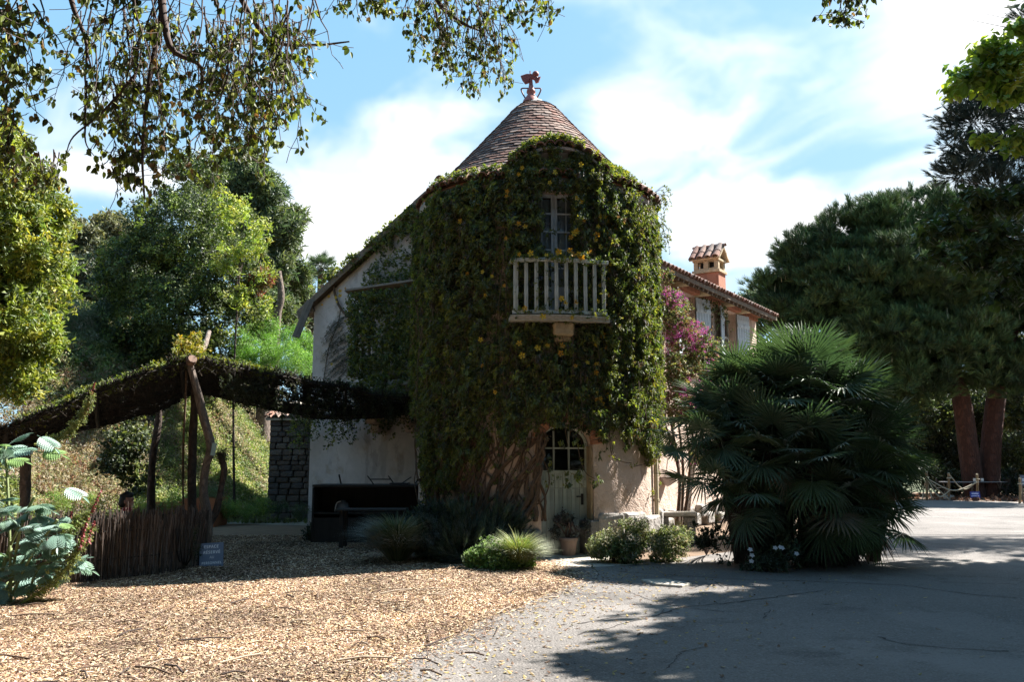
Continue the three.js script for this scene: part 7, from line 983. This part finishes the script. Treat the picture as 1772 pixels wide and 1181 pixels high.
// ---------------------------------------------------------------- rope barrier, cafe tables and signs beyond the road
{
  reseed(331);
  const rope = std(C(0.34, 0.30, 0.22), { roughness: 1 }), wood = std(C(0.34, 0.27, 0.17), { map: tx.wood }), D = 37.6, pp = [], yb = (d) => 800 + EYE * FPX / d;
  [[1603, 817, 37.6, 'leftmost pale barrier post, tied with ropes down to the ground'], [1641, 819, 38, 'pale barrier post on a stone foot, second from the left'], [1690, 821, 38.2, 'pale barrier post behind the little blue sign'], [1764, 828, 34.5, 'pale wooden post at the right edge beside the notice board']].forEach(([x, y, d, label], i) => { const b = G(x, yb(d)), top = P(x, y, d), t = thing('barrier_post', label, 'post', b, 'posts of the rope barrier'); pp.push(top); part(t, 'post', new GB().tube([b, b.clone().lerp(top, 0.5).add(V(0.02, 0, 0)), top], 0.05, 8), wood); part(t, 'knot', new GB().add(new THREE.TorusGeometry(0.07, 0.028, 6, 12).rotateX(Math.PI / 2), new THREE.Matrix4().setPosition(top.clone().add(V(0, -0.22, 0)))), rope); if (i === 1) part(t, 'foot', new GB().box(b.x, 0.1, b.z, 0.4, 0.2, 0.3, 0.04), M.greystone); if (i === 0) for (const s of [-0.28, 0.16, 0.9]) part(t, 'guy_rope', new GB().tube(curve([top.clone().add(V(0, -0.3, 0)), V(b.x + s * 0.55, 0.45, b.z + 0.1), V(b.x + s, 0.01, b.z + 0.2)], 8), 0.026, 6), rope); });
  const sag = (a, b, s) => curve([a, a.clone().lerp(b, 0.5).add(V(0, -s, 0)), b], 16); [[0, 1, 0.5, -0.3, -0.75], [1, 2, 0.5, -0.05, -0.3], [0, 2, 0.42, -0.3, -0.35]].forEach(([i, j, s, da, db], k) => { const a = pp[i].clone().add(V(0, da, 0)), b = pp[j].clone().add(V(0, db, 0)), r = thing('barrier_rope', ['sagging rope between the leftmost and second barrier posts', 'rope looped low from the second barrier post to the third', 'long slack rope running behind the second barrier post'][k], 'rope', a, 'ropes of the barrier'); part(r, 'rope', new GB().tube(sag(a, b, s), 0.028, 6), rope); });
  const tb = (px, d, label) => { const c = G(px, yb(d)), t = thing('cafe_table', label, 'table', c, 'folding cafe tables under the pine'); part(t, 'tabletop', (() => { const g = new GB(); for (let i = 0; i < 6; i++) g.box(c.x, 0.74, c.z - 0.36 + i * 0.142, 1.5, 0.03, 0.125, 0.004); return g; })(), std(C(0.2, 0.2, 0.21), { roughness: 0.6 })); for (const s of [-0.6, 0.6]) for (const k of [-1, 1]) part(t, 'leg', new GB().bar(V(c.x + s - k * 0.22, 0.72, c.z + 0.2 * k), V(c.x + s + k * 0.22, 0.0, c.z - 0.1 * k), 0.035, 0.035), M.oldwood); return c; };
  const c1 = tb(1660, 39.3, 'left folding table under the pine behind the rope barrier'), c2 = tb(1708, 39.6, 'right folding table under the pine with two white cups');
  const ch = (px, d, turn, label) => { const c = G(px, yb(d)), t = thing('folding_chair', label, 'chair', c, 'folding chairs at the cafe tables'), m = new THREE.Matrix4().makeRotationY(turn).setPosition(c); part(t, 'seat', new GB().box(0, 0.45, 0, 0.42, 0.03, 0.4, 0.008, m), M.darkwood); part(t, 'backrest', new GB().box(0, 0.8, -0.2, 0.42, 0.16, 0.025, 0.006, m).box(0, 0.62, -0.19, 0.42, 0.06, 0.025, 0, m), M.darkwood); for (const s of [-0.19, 0.19]) { part(t, 'leg', new GB().bar(V(s, 0.9, -0.21).applyMatrix4(m), V(s, 0, 0.2).applyMatrix4(m), 0.03, 0.03), M.darkwood); part(t, 'leg', new GB().bar(V(s * 0.85, 0.45, 0.18).applyMatrix4(m), V(s * 0.85, 0, -0.24).applyMatrix4(m), 0.03, 0.03), M.darkwood); } };
  ch(1630, 39.6, 1.2, 'dark folding chair at the left end of the left table'); ch(1683, 40.4, 3.1, 'dark folding chair between the two tables, back towards the pine'); ch(1738, 39.2, -1.4, 'dark folding chair at the right end of the right table');
  [[1684, 'white cup at the left of the right table'], [1697, 'white cup at the middle of the right table']].forEach(([x, label]) => { const p = V(c2.x + (x - 1708) / FPX * 39.4, 0.757, c2.z + 0.2), t = thing('white_cup', label, 'cup', p); part(t, 'cup', new GB().add(new THREE.LatheGeometry([[0.001, 0.01], [0.055, 0], [0.07, 0.06], [0.072, 0.15], [0.062, 0.15], [0.05, 0.02], [0.001, 0.02]].map((q) => new THREE.Vector2(...q)), 14), new THREE.Matrix4().setPosition(p)), std(C(0.75, 0.75, 0.74), { roughness: 0.4 })); });
  const c = document.createElement('canvas'); c.width = 256; c.height = 160; const x = c.getContext('2d'); x.fillStyle = '#23307c'; x.fillRect(0, 0, 256, 160); x.fillStyle = '#dfe3f2'; x.textAlign = 'center'; x.font = 'bold 52px sans-serif'; x.fillText('RESERVE', 128, 66, 190); x.font = 'bold 38px sans-serif'; x.fillText('AU SALON DE THE', 128, 122, 210);
  const tt = new THREE.CanvasTexture(c); tt.colorSpace = THREE.SRGBColorSpace;
  const sp = G(1688, yb(36.4)), sg = thing('blue_sign', 'small blue notice board with white lettering low in front of the barrier', 'sign', sp), sm = new THREE.Matrix4().makeRotationX(-0.15).setPosition(sp.x, 0.14, sp.z); part(sg, 'board', new GB().box(0, 0.13, 0, 0.42, 0.27, 0.02, 0.003, sm), std(C(0.02, 0.03, 0.16))); part(sg, 'lettering', new GB().add(new THREE.PlaneGeometry(0.4, 0.25), new THREE.Matrix4().makeTranslation(0, 0.13, 0.0115).premultiply(sm)), std(C(1, 1, 1), { map: tt })); part(sg, 'foot', new GB().box(0, -0.05, 0, 0.26, 0.16, 0.16, 0.03, sm), M.barkred);
  const np = G(1771, yb(34.2)), nb = thing('notice_board', 'dark blue notice board cut by the right edge of the view', 'notice board', np); part(nb, 'panel', new GB().box(np.x + 0.18, 0.92, np.z, 0.5, 0.42, 0.03, 0.005), std(C(0.04, 0.06, 0.1), { roughness: 0.4 })); part(nb, 'paper', new GB().box(np.x + 0.18, 0.94, np.z + 0.018, 0.36, 0.12, 0.004).box(np.x + 0.18, 0.8, np.z + 0.018, 0.36, 0.04, 0.004), std(C(0.35, 0.42, 0.5))); for (const s of [0, 0.36]) part(nb, 'leg', new GB().box(np.x + s, 0.36, np.z - 0.02, 0.04, 0.72, 0.03), M.oldwood);
  const dl = [], l = pal([0.16, 0.075, 0.045], [0.22, 0.11, 0.06], [0.1, 0.06, 0.04]); for (let i = 0; i < 5000; i++) { const x = rr(17, 30), d = rr(29, 44), edge = lerpLine([[17, 38.5], [21, 37], [22.6, 33.5], [30, 28]], x); if (d < edge) continue; dl.push({ p: V(x, 0.01, -d), q: QR(), s: rr(0.1, 0.24), c: varyC(pick(l), 0.3) }); }
  const g = new GB(); leafTris(g, V(), V(0, 1, 0), V(0, 0, 1), 1, 0.6, 0.2, 4); tag(scatter(scene, 'fallen_leaves', g.build(), M.dry, dl), 'reddish fallen leaves along the far edge of the road', 'fallen leaves');
}
// ---------------------------------------------------------------- wood-chip mulch and litter
{
  reseed(341);
  const flake = (bend) => { const gb = new GB(), q = (x, y, z) => V(x, y + bend * x * x, z), N = [q(-0.5, 0, 0), q(-0.2, 0.05, 0.2), q(-0.15, 0.05, -0.17), q(0.25, 0.05, 0.15), q(0.2, 0.05, -0.2), q(0.5, 0, 0.02), q(0, -0.06, 0)]; gb.tri(N[0], N[1], N[2]); gb.quad(N[1], N[3], N[4], N[2]); gb.tri(N[3], N[5], N[4]); gb.tri(N[0], N[2], N[6]); gb.tri(N[0], N[6], N[1]); gb.tri(N[1], N[6], N[3]); gb.tri(N[3], N[6], N[5]); gb.tri(N[5], N[6], N[4]); gb.tri(N[4], N[6], N[2]); return gb.build(); };
  const cols = pal([0.40, 0.295, 0.19], [0.49, 0.38, 0.255], [0.32, 0.215, 0.135], [0.23, 0.135, 0.085], [0.58, 0.46, 0.32], [0.38, 0.275, 0.14], [0.085, 0.05, 0.035], [0.17, 0.1, 0.065], [0.12, 0.07, 0.05], [0.44, 0.305, 0.225]), l = [], l2 = [];
  const chip = (x, d, big) => { const e = new THREE.Euler(gauss() * 0.28, rnd() * 6.28, gauss() * 0.28); (rnd() < 0.5 ? l : l2).push({ p: V(x, rr(0.0, 0.022), -d), q: new THREE.Quaternion().setFromEuler(e), s: V((rnd() < 0.06 ? rr(0.07, 0.14) : rr(0.018, 0.06)) * big, rr(0.025, 0.06), rr(0.012, 0.036) * big), c: varyC(pick(cols), 0.3, 0.06).multiplyScalar(1.1 + 1.1 * fbm(x * 0.8, d * 0.8, 3, 4)) }); };
  for (let i = 0; i < 620000 && l.length + l2.length < 380000; i++) {
    const d = 6.2 + 13.8 * Math.pow(rnd(), 1.25), hw = 0.62 * d, x = rr(-hw, 1.4), e = lerpLine(mulchEdge, d), past = x - e;
    if (x > -2 && d > 15.6) continue; if (past > 0 && rnd() > 0.12 * Math.exp(-past * 3.2) + (past < 0.35 ? 0.55 * (1 - past / 0.35) : 0) * (0.4 + fbm(x * 3, d * 3, 2, 2))) continue;
    if (past < 0 && past > -0.5 && rnd() < 0.3 * (1 + past / 0.5)) continue;
    chip(x, d, d > 12 ? 1.25 : 1);
  }
  const cm = std(C(1, 1, 1), { roughness: 0.95 });
  tag(scatter(scene, 'wood_chips', flake(0.12), cm, l), 'pale wood-chip mulch spread over the yard left of the road', 'mulch'); tag(scatter(scene, 'bark_flakes', flake(-0.2), cm, l2), 'tan bark flakes mixed through the mulch of the yard', 'mulch');
  // twigs and dead leaves lying about
  const g = new GB(); g.col = C(1, 1, 1); for (let i = 0; i < 90; i++) { const d = rr(6.4, 12), x = rr(-0.6 * d, lerpLine(mulchEdge, d) + 0.5), a = rnd() * 6.28, L = rr(0.12, 0.5); g.col = pick(pal([0.1, 0.065, 0.045], [0.05, 0.035, 0.03], [0.3, 0.24, 0.18])); const p = V(x, 0.03, -d), q = p.clone().add(V(Math.cos(a) * L, 0.01, Math.sin(a) * L)); g.tube([p, p.clone().lerp(q, 0.5).add(V(gauss() * 0.03, 0.015, gauss() * 0.03)), q], rr(0.004, 0.009), 4); }
  tag(struct('fallen_twigs', g, std(C(1, 1, 1), { vertexColors: true, roughness: 0.95 })), 'loose twigs scattered over the wood-chip mulch', 'twigs').userData.kind = 'stuff';
  const lv = []; for (let i = 0; i < 1300; i++) { const d = rr(6.5, 15), x = rr(lerpLine(mulchEdge, d), lerpLine(mulchEdge, d) + 1 + 6 * rnd() * rnd()); lv.push({ p: V(x, 0.012, -d), q: new THREE.Quaternion().setFromEuler(new THREE.Euler(Math.PI / 2 + gauss() * 0.3, 0, rnd() * 6.28)), s: rr(0.03, 0.06), c: varyC(pick(pal([0.3, 0.2, 0.08], [0.16, 0.09, 0.05], [0.35, 0.27, 0.1])), 0.3) }); }
  const g2 = new GB(); leafTris(g2, V(), V(0, 1, 0), V(0, 0, 1), 1, 0.55, 0.15, 4); tag(scatter(scene, 'road_litter', g2.build(), M.dry, lv), 'dry leaves and bits scattered on the asphalt', 'leaf litter');
}
renderer.render(scene, camera);
